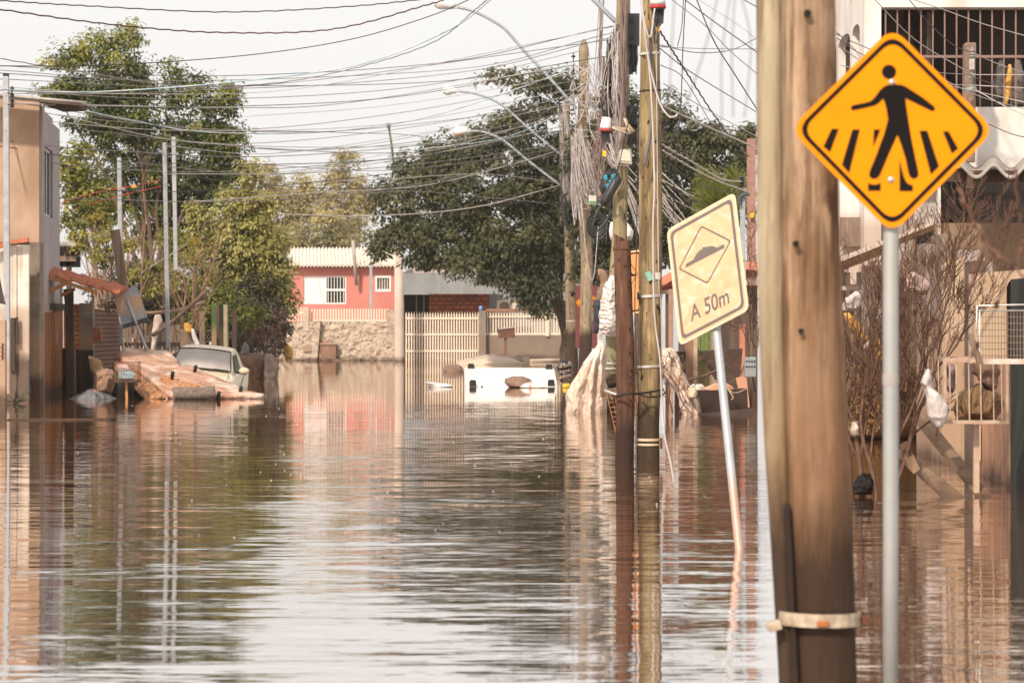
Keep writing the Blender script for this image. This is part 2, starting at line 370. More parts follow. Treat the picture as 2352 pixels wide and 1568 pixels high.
tag(wb.build('flood_water', water_mat()), kind='structure')
gb = MB(); gb.add([(-900,-60,-1.2),(900,-60,-1.2),(900,2200,-1.2),(-900,2200,-1.2)], [(0,1,2,3)])
tag(gb.build('ground', mat('road_bed', (.06,.045,.035))), kind='structure')

mb = MB(); rr = random.Random(77)
for i in range(190):      # bits of foam and leaf drifting on the water
    Zf = 20*(76/20)**rr.random(); x = rr.uniform(0, 1720)*.6 + rr.uniform(0, 1720)*.4; c = P(x, HY, Zf); c.z = .004; r = rr.uniform(.004, .013)*(Zf/40)**.5; n = 7
    k = len(mb.v); mb.v += [c + Vector((math.cos(a)*r*rr.uniform(.7,1.3), math.sin(a)*r*1.4, 0)) for a in [j*2*math.pi/n for j in range(n)]] + [c + Vector((0,0,r*.6))]; mb.f += [(k+j, k+(j+1) % n, k+n) for j in range(n)]
tag(mb.build('foam_specks', mat('foam', (.75,.71,.66), (.55,.45,.36), scale=30), base=(0,40,0)), 'white specks of foam drifting on the flood', 'foam', kind='stuff')

# thin warm-tinted haze, added over the whole street to lift the dark tones
hb = MB().box(-910, 910, -70, 2210, -2.3, 16); M = bpy.data.materials.new('haze'); M.use_nodes = True; nt = M.node_tree; nt.nodes.remove(nt.nodes['Principled BSDF'])
pv = nt.nodes.new('ShaderNodeVolumePrincipled'); pv.inputs['Color'].default_value = (.95,.88,.80,1); pv.inputs['Density'].default_value = .00028; pv.inputs['Anisotropy'].default_value = .1
nt.links.new(pv.outputs[0], nt.nodes['Material Output'].inputs['Volume'])
tag(hb.build('haze', M, base=(0,1000,0)), kind='stuff')
# ================================================================== trees
BARK = mat('bark', (.13,.085,.06), (.07,.045,.03), rough=.9, scale=14, stretch=(1,1,.25), bump=.02)
BARKL = mat('pale_bark', (.30,.20,.13), (.17,.11,.07), rough=.9, scale=14, stretch=(1,1,.3), bump=.01)
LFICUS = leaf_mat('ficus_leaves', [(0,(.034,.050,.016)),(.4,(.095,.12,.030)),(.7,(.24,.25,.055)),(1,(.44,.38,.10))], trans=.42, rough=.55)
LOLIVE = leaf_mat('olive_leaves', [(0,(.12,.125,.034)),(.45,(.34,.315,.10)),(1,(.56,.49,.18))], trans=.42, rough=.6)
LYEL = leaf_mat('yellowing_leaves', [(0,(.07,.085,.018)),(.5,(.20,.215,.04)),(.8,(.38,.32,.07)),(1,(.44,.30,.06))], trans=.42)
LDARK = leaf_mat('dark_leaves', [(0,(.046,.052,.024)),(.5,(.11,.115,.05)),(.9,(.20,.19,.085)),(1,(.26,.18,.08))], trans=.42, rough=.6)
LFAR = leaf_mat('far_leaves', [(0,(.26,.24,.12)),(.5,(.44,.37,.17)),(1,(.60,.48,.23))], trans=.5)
LGREY = leaf_mat('dried_leaves', [(0,(.05,.032,.022)),(.5,(.12,.08,.055)),(1,(.24,.17,.12))], trans=.2)

def tree(name, label, Z, base, blobs, lm, bark, r0, tipsel=None, group=None, cat='tree', **kw):
    b = P(base[0], HY, Z); b.z = -.3; t = thing(name, label, cat, (b.x, Z, 0), group)
    mb = MB(); tips = [P(x[0], x[1], Z) + Vector((0, x[4] if len(x) > 4 else 0, 0)) for x in (blobs if tipsel is None else [blobs[i] for i in tipsel])]
    limbs(mb, b, tips, r0, seed=len(blobs), bend=4.0 if name == 'shade_tree' else 2.2); mb.build('trunk', bark, t, smooth=True)
    crown(t, blobs, Z, lm, **kw); return t

Z = 92
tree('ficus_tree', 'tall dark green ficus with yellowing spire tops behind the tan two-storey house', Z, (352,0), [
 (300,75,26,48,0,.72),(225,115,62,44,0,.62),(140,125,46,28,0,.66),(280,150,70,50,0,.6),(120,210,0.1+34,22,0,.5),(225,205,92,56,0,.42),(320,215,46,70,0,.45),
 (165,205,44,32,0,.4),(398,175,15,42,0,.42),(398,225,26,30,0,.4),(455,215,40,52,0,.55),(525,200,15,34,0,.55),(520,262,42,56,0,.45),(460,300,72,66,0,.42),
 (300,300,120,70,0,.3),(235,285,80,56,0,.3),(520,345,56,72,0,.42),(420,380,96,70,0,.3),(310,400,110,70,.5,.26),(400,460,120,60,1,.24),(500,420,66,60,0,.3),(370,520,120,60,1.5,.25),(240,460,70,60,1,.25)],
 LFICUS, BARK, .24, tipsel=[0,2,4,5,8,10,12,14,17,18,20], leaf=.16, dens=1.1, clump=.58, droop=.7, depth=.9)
tree('leafy_tree', 'yellow-green rounded tree beside the left house window', 78, (235,0), [
 (185,360,44,34,0,.55),(160,400,30,60,0,.55),(205,420,60,56,0,.5),(250,480,66,50,0,.5),(190,500,54,50,0,.5),(170,450,30,60,.5,.5)],
 LYEL, BARKL, .12, leaf=.17, dens=.8, clump=.5, droop=.5, depth=.8)
tree('olive_tree', 'pale olive bushy tree in front of the pink house roof', 84, (560,0), [
 (572,405,34,34,0,.62),(545,455,50,40,0,.55),(585,470,58,50,0,.6),(520,510,62,44,0,.55),(600,540,66,54,0,.55),(545,570,84,56,0,.5),(630,600,42,50,0,.5),(590,625,80,50,0,.45),
 (640,650,34,54,0,.25),(520,625,66,50,0,.45),(600,680,62,40,0,.3),(655,690,16,40,0,.2),(470,560,46,56,0,.5),(450,500,26,40,0,.5)],
 LOLIVE, BARK, .16, tipsel=[0,3,4,5,7,9,12], leaf=.15, dens=1.35, clump=.45, droop=.9, depth=.9)
tree('hedge_shrub', 'low yellowing shrubs grown together above the plank fence', 78, (420,0), [
 (430,640,60,56,0,.55),(500,690,66,50,0,.4),(380,640,40,60,0,.5),(450,710,60,44,0,.3),(400,560,50,50,0,.6),(330,640,36,50,0,.55),(560,720,50,44,0,.3)],
 LYEL, BARKL, .07, cat='shrub', leaf=.13, dens=.8, clump=.4, droop=.5, depth=.8)
tree('feathery_shrub', 'feathery bright green shrub with bare limbs beside the leaning brown post', 70, (255,0), [
 (235,545,80,20,0,.75),(190,570,50,20,0,.7),(250,590,66,22,0,.6),(215,480,30,18,0,.7),(300,560,40,26,0,.5)],
 LYEL, BARKL, .06, cat='shrub', leaf=.10, dens=.7, clump=.3, droop=.2, depth=.8)
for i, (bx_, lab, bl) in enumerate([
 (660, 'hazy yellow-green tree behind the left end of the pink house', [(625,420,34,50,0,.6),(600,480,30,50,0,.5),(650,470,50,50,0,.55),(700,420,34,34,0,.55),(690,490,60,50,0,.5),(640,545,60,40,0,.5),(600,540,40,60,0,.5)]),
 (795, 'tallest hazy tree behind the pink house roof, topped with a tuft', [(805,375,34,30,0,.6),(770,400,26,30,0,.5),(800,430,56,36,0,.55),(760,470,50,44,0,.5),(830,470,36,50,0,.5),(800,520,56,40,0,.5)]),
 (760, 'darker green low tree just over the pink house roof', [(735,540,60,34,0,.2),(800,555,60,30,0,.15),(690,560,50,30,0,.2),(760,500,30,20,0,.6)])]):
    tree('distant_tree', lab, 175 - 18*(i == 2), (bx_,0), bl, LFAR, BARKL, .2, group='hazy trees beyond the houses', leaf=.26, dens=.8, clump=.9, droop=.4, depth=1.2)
Z = 104
tree('shade_tree', 'huge dark shade tree with drooping boughs over the cream gate', Z, (1297,0), [
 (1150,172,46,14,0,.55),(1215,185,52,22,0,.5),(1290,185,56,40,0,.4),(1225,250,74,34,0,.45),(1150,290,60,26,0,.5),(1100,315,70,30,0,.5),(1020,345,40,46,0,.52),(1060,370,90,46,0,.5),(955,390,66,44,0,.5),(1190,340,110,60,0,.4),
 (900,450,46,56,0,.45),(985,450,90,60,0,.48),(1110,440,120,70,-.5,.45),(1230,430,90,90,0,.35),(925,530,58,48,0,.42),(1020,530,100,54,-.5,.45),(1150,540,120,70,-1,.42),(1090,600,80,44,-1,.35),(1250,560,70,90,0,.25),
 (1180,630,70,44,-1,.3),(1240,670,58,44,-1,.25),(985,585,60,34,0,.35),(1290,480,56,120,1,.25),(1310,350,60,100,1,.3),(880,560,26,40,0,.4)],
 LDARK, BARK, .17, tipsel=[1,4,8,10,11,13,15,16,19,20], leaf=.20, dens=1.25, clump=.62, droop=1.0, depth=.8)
Z = 98
tree('shade_tree', 'dark broad tree behind the utility poles, partly hidden by the tall near pole', Z, (1470,0), [
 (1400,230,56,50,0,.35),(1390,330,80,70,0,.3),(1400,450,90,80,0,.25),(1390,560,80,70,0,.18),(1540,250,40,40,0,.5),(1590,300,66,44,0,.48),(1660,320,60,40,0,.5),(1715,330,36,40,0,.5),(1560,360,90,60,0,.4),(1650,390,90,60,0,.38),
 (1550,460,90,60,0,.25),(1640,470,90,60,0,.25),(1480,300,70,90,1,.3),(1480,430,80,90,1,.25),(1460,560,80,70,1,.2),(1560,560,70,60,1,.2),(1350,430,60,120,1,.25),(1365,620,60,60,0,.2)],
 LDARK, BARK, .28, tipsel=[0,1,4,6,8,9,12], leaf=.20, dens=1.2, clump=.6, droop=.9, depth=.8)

# spiky pine, needles fanned from many shoots
Z = 62; t = thing('pine_tree', 'spiky yellow-green pine between the near pole and the speed bump sign', 'tree', (P(1655,HY,Z).x, Z, 0))
mb = MB(); limbs(mb, P(1690, 800, Z), [P(x, y, Z) for x, y in ((1650,430),(1610,460),(1690,420),(1640,490),(1690,480))], .09, 3); mb.build('trunk', BARK, t, smooth=True)
C, A = [], []
for k in range(46):
    _a = random.uniform(0,6.28); _r = random.random()**.7; c = np.array(P(1662+66*_r*math.cos(_a)*random.uniform(.7,1.2), 455+58*_r*math.sin(_a), Z)); c[1] += random.uniform(-.6,.6)
    k2 = RNG.normal(size=(46,3)) + np.array([-.5,-.2,.5]); k2 /= np.linalg.norm(k2, axis=1, keepdims=True); C.append(c + k2*.2); A.append(k2)
C = np.concatenate(C); A = np.concatenate(A); nr = np.cross(A, RNG.normal(size=A.shape)); nr /= np.linalg.norm(nr, axis=1, keepdims=True)
leaf_mesh('crown', C, nr, A, np.full(len(C), .42), np.full(len(C), .016), np.clip(.55 + RNG.normal(size=len(C))*.2, 0, 1), leaf_mat('pine_needles', [(0,(.05,.07,.01)),(.5,(.16,.18,.035)),(1,(.32,.32,.08))]), t)

# bare and withered growth on the left bank
TW = mat('twig', (.33,.20,.13), (.19,.11,.07), rough=.9, scale=12)
TWD = mat('dark_twig', (.17,.10,.075), (.08,.05,.035), rough=.9, scale=12)
def bare(name, label, base, Z, stems, mt, seed, depth=4, L=1.2, r=.03, group=None, cat='shrub', **kw):
    b = P(base[0], HY, Z); b.z = -.1; t = MB(); rr = random.Random(seed)
    for x, y, l in stems:
        q = P(x, y, Z); twig_tree(t, b + Vector((rr.uniform(-.1,.1),rr.uniform(-.1,.1),0)), (q - b) + Vector((0, rr.uniform(-.2,.2), 0)), l*L, r, depth, rr, **kw)
    return tag(t.build(name, mt, smooth=True, base=(b.x, Z, 0)), label, cat, group)
bare('bare_tree', 'bare pale-branched little tree behind the cream car', (436,0), 72, [(432,640,1.4),(400,600,1.3),(470,610,1.2)], TW, 4, depth=5, L=1.15, r=.055, cat='tree', up=.06, ang=.75)
bare('bare_tree', 'leafless branching tree beside the leaning brown post', (300,0), 70, [(300,560,1.5),(250,560,1.4),(340,580,1.4)], TW, 9, depth=5, L=1.3, r=.05, cat='tree', up=.08, ang=.65)
bare('bare_tree', 'thin bare tree silhouetted low against the dark ficus', (262,0), 82, [(258,440,1.7),(235,430,1.5)], TW, 12, depth=4, L=1.2, r=.05, cat='tree', up=.1, ang=.6)
t = thing('withered_bush', 'grey-brown withered bush hanging over the water by the stone wall', 'bush', (P(600,HY,81).x, 81, 0))
mb = MB(); rr = random.Random(5)
for i in range(26):
    q = P(rr.uniform(560,650), rr.uniform(690,760), 81); b = P(rr.uniform(575,640), HY, 81); b.z = -.1
    twig_tree(mb, b, q - b + Vector((0, rr.uniform(-.4,.4), 0)), .65, .012, 4, rr, up=.08, minr=.003)
mb.build('stem', TWD, t, smooth=True)
crown(t, [(600,740,48,44),(620,790,36,40),(575,780,32,40),(640,720,24,40),(560,710,30,30)], 81, LGREY, leaf=.08, dens=.5, clump=.3, droop=.4, name='foliage', depth=.8)

tree('hedge_shrub', 'dark tangled undergrowth closing the gap behind the cream car', 82, (440,0), [
 (330,720,60,60,0,.2),(410,740,60,60,0,.25),(490,760,60,60,0,.2),(560,770,60,60,0,.15),(620,740,46,70,0,.15),(300,640,40,60,0,.3),(600,690,60,60,0,.2),(520,690,60,50,0,.3),(430,680,60,50,0,.35),(240,680,44,70,0,.3)],
 leaf_mat('brush_leaves', [(0,(.035,.030,.016)),(.5,(.085,.07,.035)),(1,(.20,.14,.07))]), BARKL, .06, cat='shrub', leaf=.14, dens=1.2, clump=.42, droop=.5, depth=.6)
# ================================================================== left bank
GALV = mat('galvanised', (.40,.40,.405), (.30,.30,.31), rough=.45, metal=.35, scale=6, mud=.9)
GALVD = mat('galvanised_dull', (.42,.41,.40), (.30,.30,.30), rough=.55, metal=.2, scale=8, mud=1.0)
TAN = mat('tan_plaster', (.43,.29,.20), (.33,.21,.14), rough=.9, scale=1.3, detail=9, bump=.004, mud=2.0, grain=(1.6,(1,1,.5),(.22,.14,.08),.6), lo=.3, hi=.6)
MAUVE = mat('grey_mauve_render', (.40,.36,.37), (.32,.28,.29), rough=.9, scale=2, grain=(9,(1,1,.05),(.24,.19,.16),.7), mud=2.0)
CREAMB = mat('cream_boards', (.68,.62,.55), (.55,.48,.40), rough=.7, scale=3, mud=1.9, grain=(5,(1,1,.15),(.35,.25,.17),.6), wet=.9)
GATEW = mat('brown_gate_boards', (.40,.155,.045), (.27,.095,.028), rough=.75, scale=4, stretch=(1,1,.1), grain=(30,(1,1,.03),(.09,.035,.015),.8), bump=.008, wet=.25)
CONC = mat('old_concrete', (.26,.21,.16), (.15,.115,.085), rough=.95, scale=3, detail=9, bump=.01, mud=1.3, wet=.5)
DKWOOD = mat('dark_wood', (.075,.045,.032), (.035,.022,.017), rough=.85, scale=6, stretch=(1,1,.15), grain=(25,(1,1,.04),(.13,.085,.06),.5), bump=.005)
GREYW = mat('grey_weathered_wood', (.23,.16,.115), (.12,.08,.055), rough=.9, scale=5, stretch=(1,1,.15), grain=(28,(1,1,.04),(.07,.045,.03),.7), bump=.006, wet=.3)
HONEY = mat('honey_timber', (.42,.22,.08), (.28,.13,.045), rough=.75, scale=8, stretch=(1,1,.3))
TILE = mat('clay_tile', (.50,.17,.085), (.34,.10,.05), rough=.85, scale=6, grain=(7,(1,1,1),(.20,.10,.07),.5), bump=.01)
SHEETD = mat('dark_corrugated', (.075,.055,.048), (.045,.034,.03), rough=.6, metal=.2, scale=4, grain=(6,(1,1,.1),(.14,.085,.06),.5))
CORR = mat('fibre_cement', (.42,.38,.34), (.26,.23,.20), rough=.95, scale=4, grain=(5,(1,1,1),(.17,.14,.11),.5))
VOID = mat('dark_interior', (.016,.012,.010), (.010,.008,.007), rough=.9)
GLASS = mat('dusty_glass', (.10,.09,.085), (.06,.055,.05), rough=.12, spec=.7)
ALU = mat('aluminium_frame', (.55,.53,.52), (.45,.43,.42), rough=.4, metal=.3)
BRICKH = brick_mat('hollow_brick', (.48,.17,.07), (.36,.12,.05), (.16,.10,.07), w=.30, h=.105, mort=.018, bump=.03)
BRICKS = brick_mat('small_block', (.31,.15,.105), (.22,.105,.075), (.08,.05,.038), w=.11, h=.10, mort=.02, axes='d', bump=.02)

# --- two-storey house
Zh = 57.0
t = thing('plaster_house', 'tan plastered two-storey house cut off by the edge beside the steel post', 'house', P(40, HY, Zh)*1 - Vector((0,0,EYE)))
def col(mb, pts, zb, zt):                       # upright wall on a ground line
    return mb
a = P(-260, HY, Zh).x; c = P(90, HY, Zh).x; e = P(136, HY, 62.3)
zt = P(0, 205, Zh).z; zt2 = P(90, 228, Zh).z; zf = P(0, 556, Zh).z
mb = MB(); mb.prism([(a,Zh,zf),(c,Zh,zf),(c,Zh,zt2),(a,Zh,zt)], (0, .3, 0)); mb.build('wall', TAN, t)
mb = MB(); mb.prism([(a,Zh+.06,-.3),(c,Zh+.06,-.3),(c,Zh+.06,zf),(a,Zh+.06,zf)], (0,.3,0)); mb.build('lower_wall', CONC, t)
# side wall with the tall window opening: pieces round the hole
def sw(u, z): p = Vector((c,Zh+.02,0)).lerp(Vector((e.x,e.y,0)), u); return Vector((p.x+.012, p.y, z))
zs0, zs1 = P(0,497,59).z, P(0,340,59).z; th = (-.18, .10, 0)
mb = MB()
for u0,u1,z0,z1 in ((0,.22,zf-.2,zt2-.1),(.62,1,zf-1.4,zt2-.25),(.22,.62,zf-1.4,zs0),(.22,.62,zs1,zt2-.15),(0,.22,-.3,zf-.2)):
    mb.prism([sw(u0,z0), sw(u1,z0), sw(u1,z1), sw(u0,z1)], th)
mb.build('side_wall', MAUVE, t)
wn = MB()
for u0,u1,z0,z1 in ((.22,.27,zs0,zs1),(.57,.62,zs0,zs1),(.27,.57,zs0,zs0+.06),(.27,.57,zs1-.06,zs1),(.40,.44,zs0+.06,zs1-.06)): wn.prism([sw(u0,z0)+Vector((-.05,.03,0)), sw(u1,z0)+Vector((-.05,.03,0)), sw(u1,z1)+Vector((-.05,.03,0)), sw(u0,z1)+Vector((-.05,.03,0))], (-.05,.03,0))
wf = wn.build('window', ALU, t)
g = MB(); g.prism([sw(.25,zs0)+Vector((-.09,.05,0)), sw(.6,zs0)+Vector((-.09,.05,0)), sw(.6,zs1)+Vector((-.09,.05,0)), sw(.25,zs1)+Vector((-.09,.05,0))], (-.02,.01,0)); g.build('pane', GLASS, wf)
# corrugated roof with open ribs over the street
def roof(u, v):
    p0 = P(-260, 196, Zh-1.0).lerp(P(188, 236, Zh-1.0), u); q = p0 + Vector((0, .75*v, .05*v)); q.z += .035*math.sin(v*2*math.pi*4) ; return q
mb = MB(); mb.grid(roof, 6, 90); ro = mb.build('roof', CORR, t, smooth=True); sm = ro.modifiers.new('thick', 'SOLIDIFY'); sm.thickness = .03
mb = MB(); mb.prism([P(90,228,Zh-.2),P(182,240,Zh-.2),P(182,248,Zh-.2),P(130,250,Zh-.2),P(90,236,Zh-.2)], (0,.9,0)); mb.build('eave', DKWOOD, t)

# --- cream boarded annexe in front
Za = 55.5; t = thing('boarded_annexe', 'cream boarded lean-to with a tile edge and dark tide marks beside the steel post', 'shed', P(40, 0, Za)*1)
t.location.z = 0
mb = MB()
for i, (x0, x1) in enumerate(((-200,-60),(-58,10),(12,38),(39,66))): mb.pbox(x0, 566 - (3 if i % 2 else 0), x1, 1000, Za + .03*(i % 2), .12)
mb.build('wall', CREAMB, t)
mb = MB(); mb.bar(P(-60, 590, Za-.15), P(22, 556, Za-.15), .10, .09); mb.bar(P(22, 556, Za-.15), P(66, 551, Za-.15), .10, .08); mb.build('roof', TILE, t)
mb = MB(); mb.pbox(20, 690+40, 34, 850, Za-.1, .08); mb.pbox(36,728,41,790,Za-.1,.05); mb.build('panel', DKWOOD, t)
tag(MB().pbox(68, 556, 91, 1000, 56.2, .5).build('gate_pillar', CONC), 'stained grey concrete pillar between the cream lean-to and the brown gate', 'pillar')
tag(MB().pbox(-14, 735, 12, 1100, 48.5, .14).build('gate_post', mat('muddy_cream', (.50,.36,.26), (.38,.25,.17), mud=1.6, scale=3, wet=.4)), 'muddy cream gate post with a rusty chain at the picture edge', 'post')
mb = MB()
for i in range(12): mb.lathe(P(6+1.5*math.sin(i*2), 790+i*3.2, 48.4), [(.012,-.012),(.024,0),(.012,.012)], 8)
tag(mb.build('rusty_chain', mat('rust', (.17,.06,.03), (.09,.035,.02), scale=20)), 'short rusty chain dangling from the muddy cream gate post', 'chain')
def plate(mb, pts, Z, d): return mb.pprism(pts, Z, d)
tag(MB().pprism([(-6,610),(10,690),(13,697),(10,699),(-6,696)], 44, .02).build('sign_back', mat('sign_black_paint', (.06,.04,.035), (.04,.03,.025), rough=.5)), 'dark rounded back of a road sign at the very edge of the picture', 'road sign')

def steel_pole(label, xt, yt, xb, yb, Z, wpx, group='galvanised service poles on the left bank', tilt=0, bolts=3):
    p, q = P(xt, yt, Z), P(xb, yb, Z); q.z = min(q.z, q.z); s = thing('service_pole', label, 'pole', (q.x, Z, max(0, q.z)), group)
    MB().bar(q, p, m(wpx, Z), m(wpx, Z)).build('shaft', GALV, s, bevel=.008)
    mb = MB(); mb.bar(p, p + Vector((0,0,.05)), m(wpx, Z)*.96); mb.build('cap', mat('black_plastic', (.02,.02,.02), rough=.5), s)
    for k in range(bolts):
        c = p.lerp(q, .06 + .11*k); MB().lathe(c + Vector((0, -m(wpx, Z)/2, 0)), [(.014,0),(.014,-.02)], 8, axis=(0,1,0)).build('bolt', GALVD, s)
    return s
s = steel_pole('tall square steel post standing against the tan house', 14, 176, 17, 905, 54, 13)
mb = MB(); mb.bar(P(28,198,53.9), P(28,248,53.9), .025)
for y in (205,219,233,243): mb.lathe(P(28,y,53.9), [(.025,-.035),(.045,-.02),(.03,0),(.045,.02),(.025,.035)], 12)
mb.bar(P(17,214,53.9), P(28,214,53.9), .02); mb.bar(P(17,240,53.9), P(28,240,53.9), .02)
mb.build('insulator_rack', mat('porcelain_dark', (.05,.04,.035), (.03,.025,.02), rough=.3), s)
steel_pole('shorter steel post behind the leaning brown post and road sign', 274, 362, 279, 790, 66, 9.5)
steel_pole('tallest slim steel post rising out of the plank fence', 378, 328, 386, 800, 63, 9.5, bolts=5)
steel_pole('steel post whose foot is lost in the yellowing shrubs', 399, 315, 404, 620, 71, 9)

# --- brown plank gate
Zg = 58.7; g0, g1 = P(97,HY,Zg), P(145,HY,62)
t = thing('plank_gate', 'tall brown plank gate standing in the water under the clay tile canopy', 'gate', (g0.x, Zg, 0)); mb = MB(); n = 7
top = P(0,704,60).z
for i in range(n):
    p = g0.lerp(g1, i/n); q = g0.lerp(g1, (i+.94)/n); mb.prism([(p.x,p.y,-.2),(q.x,q.y,-.2),(q.x,q.y,top-.03*(i % 2)),(p.x,p.y,top-.03*(i % 2))], (-.02,.06+.01*(i % 3),0))
mb.build('boards', GATEW, t)
mb = MB(); mb.bar((g0.x,g0.y-.05,top), (g1.x,g1.y-.05,top), .10, .14); mb.build('rail', DKWOOD, t)
mb = MB(); c = g0.lerp(g1,.66); mb.bar((c.x,c.y-.07,P(0,757,60).z), (c.x,c.y-.07,P(0,786,60).z), .07, .03); mb.bar((c.x-.04,c.y-.07,P(0,775,60).z), (c.x-.04,c.y-.07,P(0,797,60).z), .05, .03); mb.build('handle', ALU, t)
tag(MB().pbox(92,705,97,1000,59.5,.4).build('gate_jamb', VOID), 'black gap post between the concrete pillar and the plank gate', 'post')

# --- clay tile canopy on brackets
t = thing('tile_canopy', 'sloping clay tile canopy on honey-coloured timber brackets over the gate', 'canopy', (P(180,HY,60).x, 60, 0))
A_, B_ = P(94,624,59.3), P(272,671,59.3)
def tiles(u, v):
    p = A_.lerp(B_, u) + Vector((0, 1.5*v, .10*v))
    p.z += .075*abs(math.sin(v*math.pi*5)) - .045*((u*5) % 1.0)
    return p
mb = MB(); mb.grid(tiles, 60, 108); o = mb.build('tile_roof', TILE, t, smooth=False); q = o.modifiers.new('thick','SOLIDIFY'); q.thickness = .03
mb = MB(); mb.bar(A_+Vector((.05,-.02,-.06)), P(95,680,59.3), .07, .07); mb.build('bracket_post', HONEY, t)
mb = MB(); mb.bar(A_+Vector((.1,.0,-.09)), P(222,672,59.3), .08, .08); mb.build('rafter', HONEY, t)
mb = MB(); mb.bar(P(97,677,59.28), P(150,651,59.28), .08, .08); mb.build('brace', HONEY, t)
mb = MB(); mb.bar(P(141,678,60.2), P(172,663,60.2), .07, .07); mb.build('brace', HONEY, t)
mb = MB(); mb.pbox(97,664,138,702,62.5,.1); mb.build('back_board', GREYW, t)

tag(MB().bar(P(159,664,60.6), P(164,1000,60.6), .17, .12).build('timber_post', DKWOOD), 'dark upright timber post carrying the clay tile canopy', 'post')
tag(MB().bar(P(148,664,60.3), P(156,736,60.3), .05, .05).build('timber_strut', DKWOOD), 'short slanting dark strut beside the canopy post', 'strut')
# hollow-brick wall with a rendered pillar
t = thing('hollow_brick_wall', 'orange hollow-brick wall with a grey rendered pillar behind the canopy post', 'wall', (P(180,HY,62.4).x, 62.4, 0))
MB().pbox(146,698,186,1000,62.4,.2).build('wall', BRICKH, t); MB().pbox(182,696,213,1000,62.2,.28).build('pillar', CONC, t)
mb = MB()
for k, (x, y) in enumerate(((217,756),(219,770),(218,781))): mb.obox(P(x,y,62.3), (.14,0,-.02+.02*k), (0,.09,0), (0,0,.045))
mb.build('loose_brick', mat('brick_orange', (.36,.12,.05), (.25,.08,.035), scale=8), t)
def sheet(name, label, xa, xb, yt, Z, nw, mt, tilt=0):
    def fn(u, v):
        p = P(xa + (xb-xa)*u, yt, Z); p.z = p.z*(1-v) - .3*v; p.y += .02*math.sin(u*2*math.pi*nw) - tilt*v; return p
    o = MB().grid(fn, nw*8, 2).build(name, mt, smooth=True); q = o.modifiers.new('thick','SOLIDIFY'); q.thickness = .006
    return tag(o, label, 'metal sheet', 'dark corrugated sheets by the gate')
sheet('corrugated_sheet', 'narrow dark corrugated sheet right beside the brown plank gate', 143, 160, 799, 60.9, 5, SHEETD)
sheet('corrugated_sheet', 'wider dark corrugated sheet below the grey rendered pillar', 175, 214, 803, 61.4, 9, SHEETD)
t = thing('block_screen', 'small-block brown screen wall topped with dry brush beside the rendered pillar', 'wall', (P(245,HY,63).x, 63, 0))
b0_, b1_ = P(212,HY,62.6), P(277,HY,67)
MB().prism([(b0_.x,b0_.y,-.3),(b1_.x,b1_.y,-.3),(b1_.x,b1_.y,P(0,718,67).z),(b0_.x,b0_.y,P(0,708,62.6).z)], (-.1,.16,0)).build('wall', BRICKS, t)
crown(t, [(245,703,34,9,1.5),(225,690,24,9,1.5),(270,700,20,12,2.5)], 63.5, LGREY, leaf=.11, dens=1.6, clump=.16, droop=.3, name='foliage', depth=.5)
t = thing('back_shed', 'little dark shed with a ribbed roof edge behind the tan house', 'shed', (P(153,HY,70).x, 70, 0))
MB().pbox(134,560,171,612,70,1).build('wall', VOID, t)
MB().grid(lambda u,v: P(132+42*u, 556+8*v, 69.6) + Vector((0,.0,.03*math.sin(u*2*math.pi*14))), 112, 1).build('roof', CORR, t)
MB().pbox(134,588,174,600,69.9,.08).build('rail', GREYW, t)
mb = MB(); mb.pbox(136,600,141,700,70,.2); mb.build('leg', GREYW, t); mb = MB(); mb.pbox(152,600,162,700,70,.2); mb.build('leg', DKWOOD, t)

# --- leaning posts and the turned road sign
tag(MB().bar(P(264,528,64), P(288,690,64), .20, .16).build('leaning_post', GREYW), 'brown timber post leaning behind the turned road sign', 'post')
t = thing('turned_road_sign', 'blank grey back of a leaning road sign with a black lower edge', 'road sign', (P(345,HY,60.8).x, 60.8, 0))
cs = [P(260,680,60.6),P(313,654,60.9),P(342,738,60.7),P(283,755,60.4)]
MB().prism(cs, (0,.02,.004)).build('plate', mat('sign_back_steel', (.25,.26,.29), (.19,.20,.22), rough=.5, metal=.3, scale=2.2, detail=8, rust=(1.1,.56,(.40,.24,.13))), t)
lo = [cs[3].lerp(cs[0],.12), cs[2].lerp(cs[1],.12), cs[2], cs[3]]
MB().prism([p + Vector((0,-.006,0)) for p in lo], (0,.004,0)).build('black_edge', mat('black_paint', (.035,.03,.03), rough=.5), t)
MB().tube([P(291,690,60.35), P(342,815,60.9), P(352,835,61)], .035, 10).build('post', GALV, t, smooth=True)
MB().bar(P(279,716,60.33), P(281,692,60.33), .02).build('bracket', ALU, t)

# --- plank fence, green door, posts
t = thing('plank_fence', 'grey plank fence with uneven pickets behind the sunken car', 'fence', (P(380,HY,72).x, 72, 0))
mb = MB(); rr = random.Random(3)
for i in range(17):
    x = 282 + i*8.6; Zp = 69 + i*.35; mb.obox(P(x, 795, Zp) , (.033+.012*rr.random(),0,0), (0,.015,0), (rr.uniform(-.02,.02),0,.55+rr.uniform(-.08,.08)))
mb.build('picket', GREYW, t)
mb = MB(); mb.bar(P(275,790,68.9), P(425,790,74.9), .06, .09); mb.bar(P(275,818,68.9), P(425,815,74.9), .06, .09); mb.build('rail', DKWOOD, t)
tag(MB().pbox(274,818,330,835,66,.3).build('fallen_board', DKWOOD), 'dark fallen boards lying behind the first mattress', 'board')
tag(MB().bar(P(431,755,71.5), P(432,850,71.5), .36, .2).build('stump_post', GREYW), 'thick brown stump post beside the bare pale-branched tree', 'post')
t = thing('green_gate', 'bright green gate half hidden under the withered bush', 'gate', (P(507,HY,77).x, 77, 0))
MB().pbox(486,698,524,900,77,.1).build('panel', mat('green_paint', (.060,.13,.036), (.035,.08,.022), scale=2, rust=(3,.56,(.11,.07,.045)), mud=1.4), t)
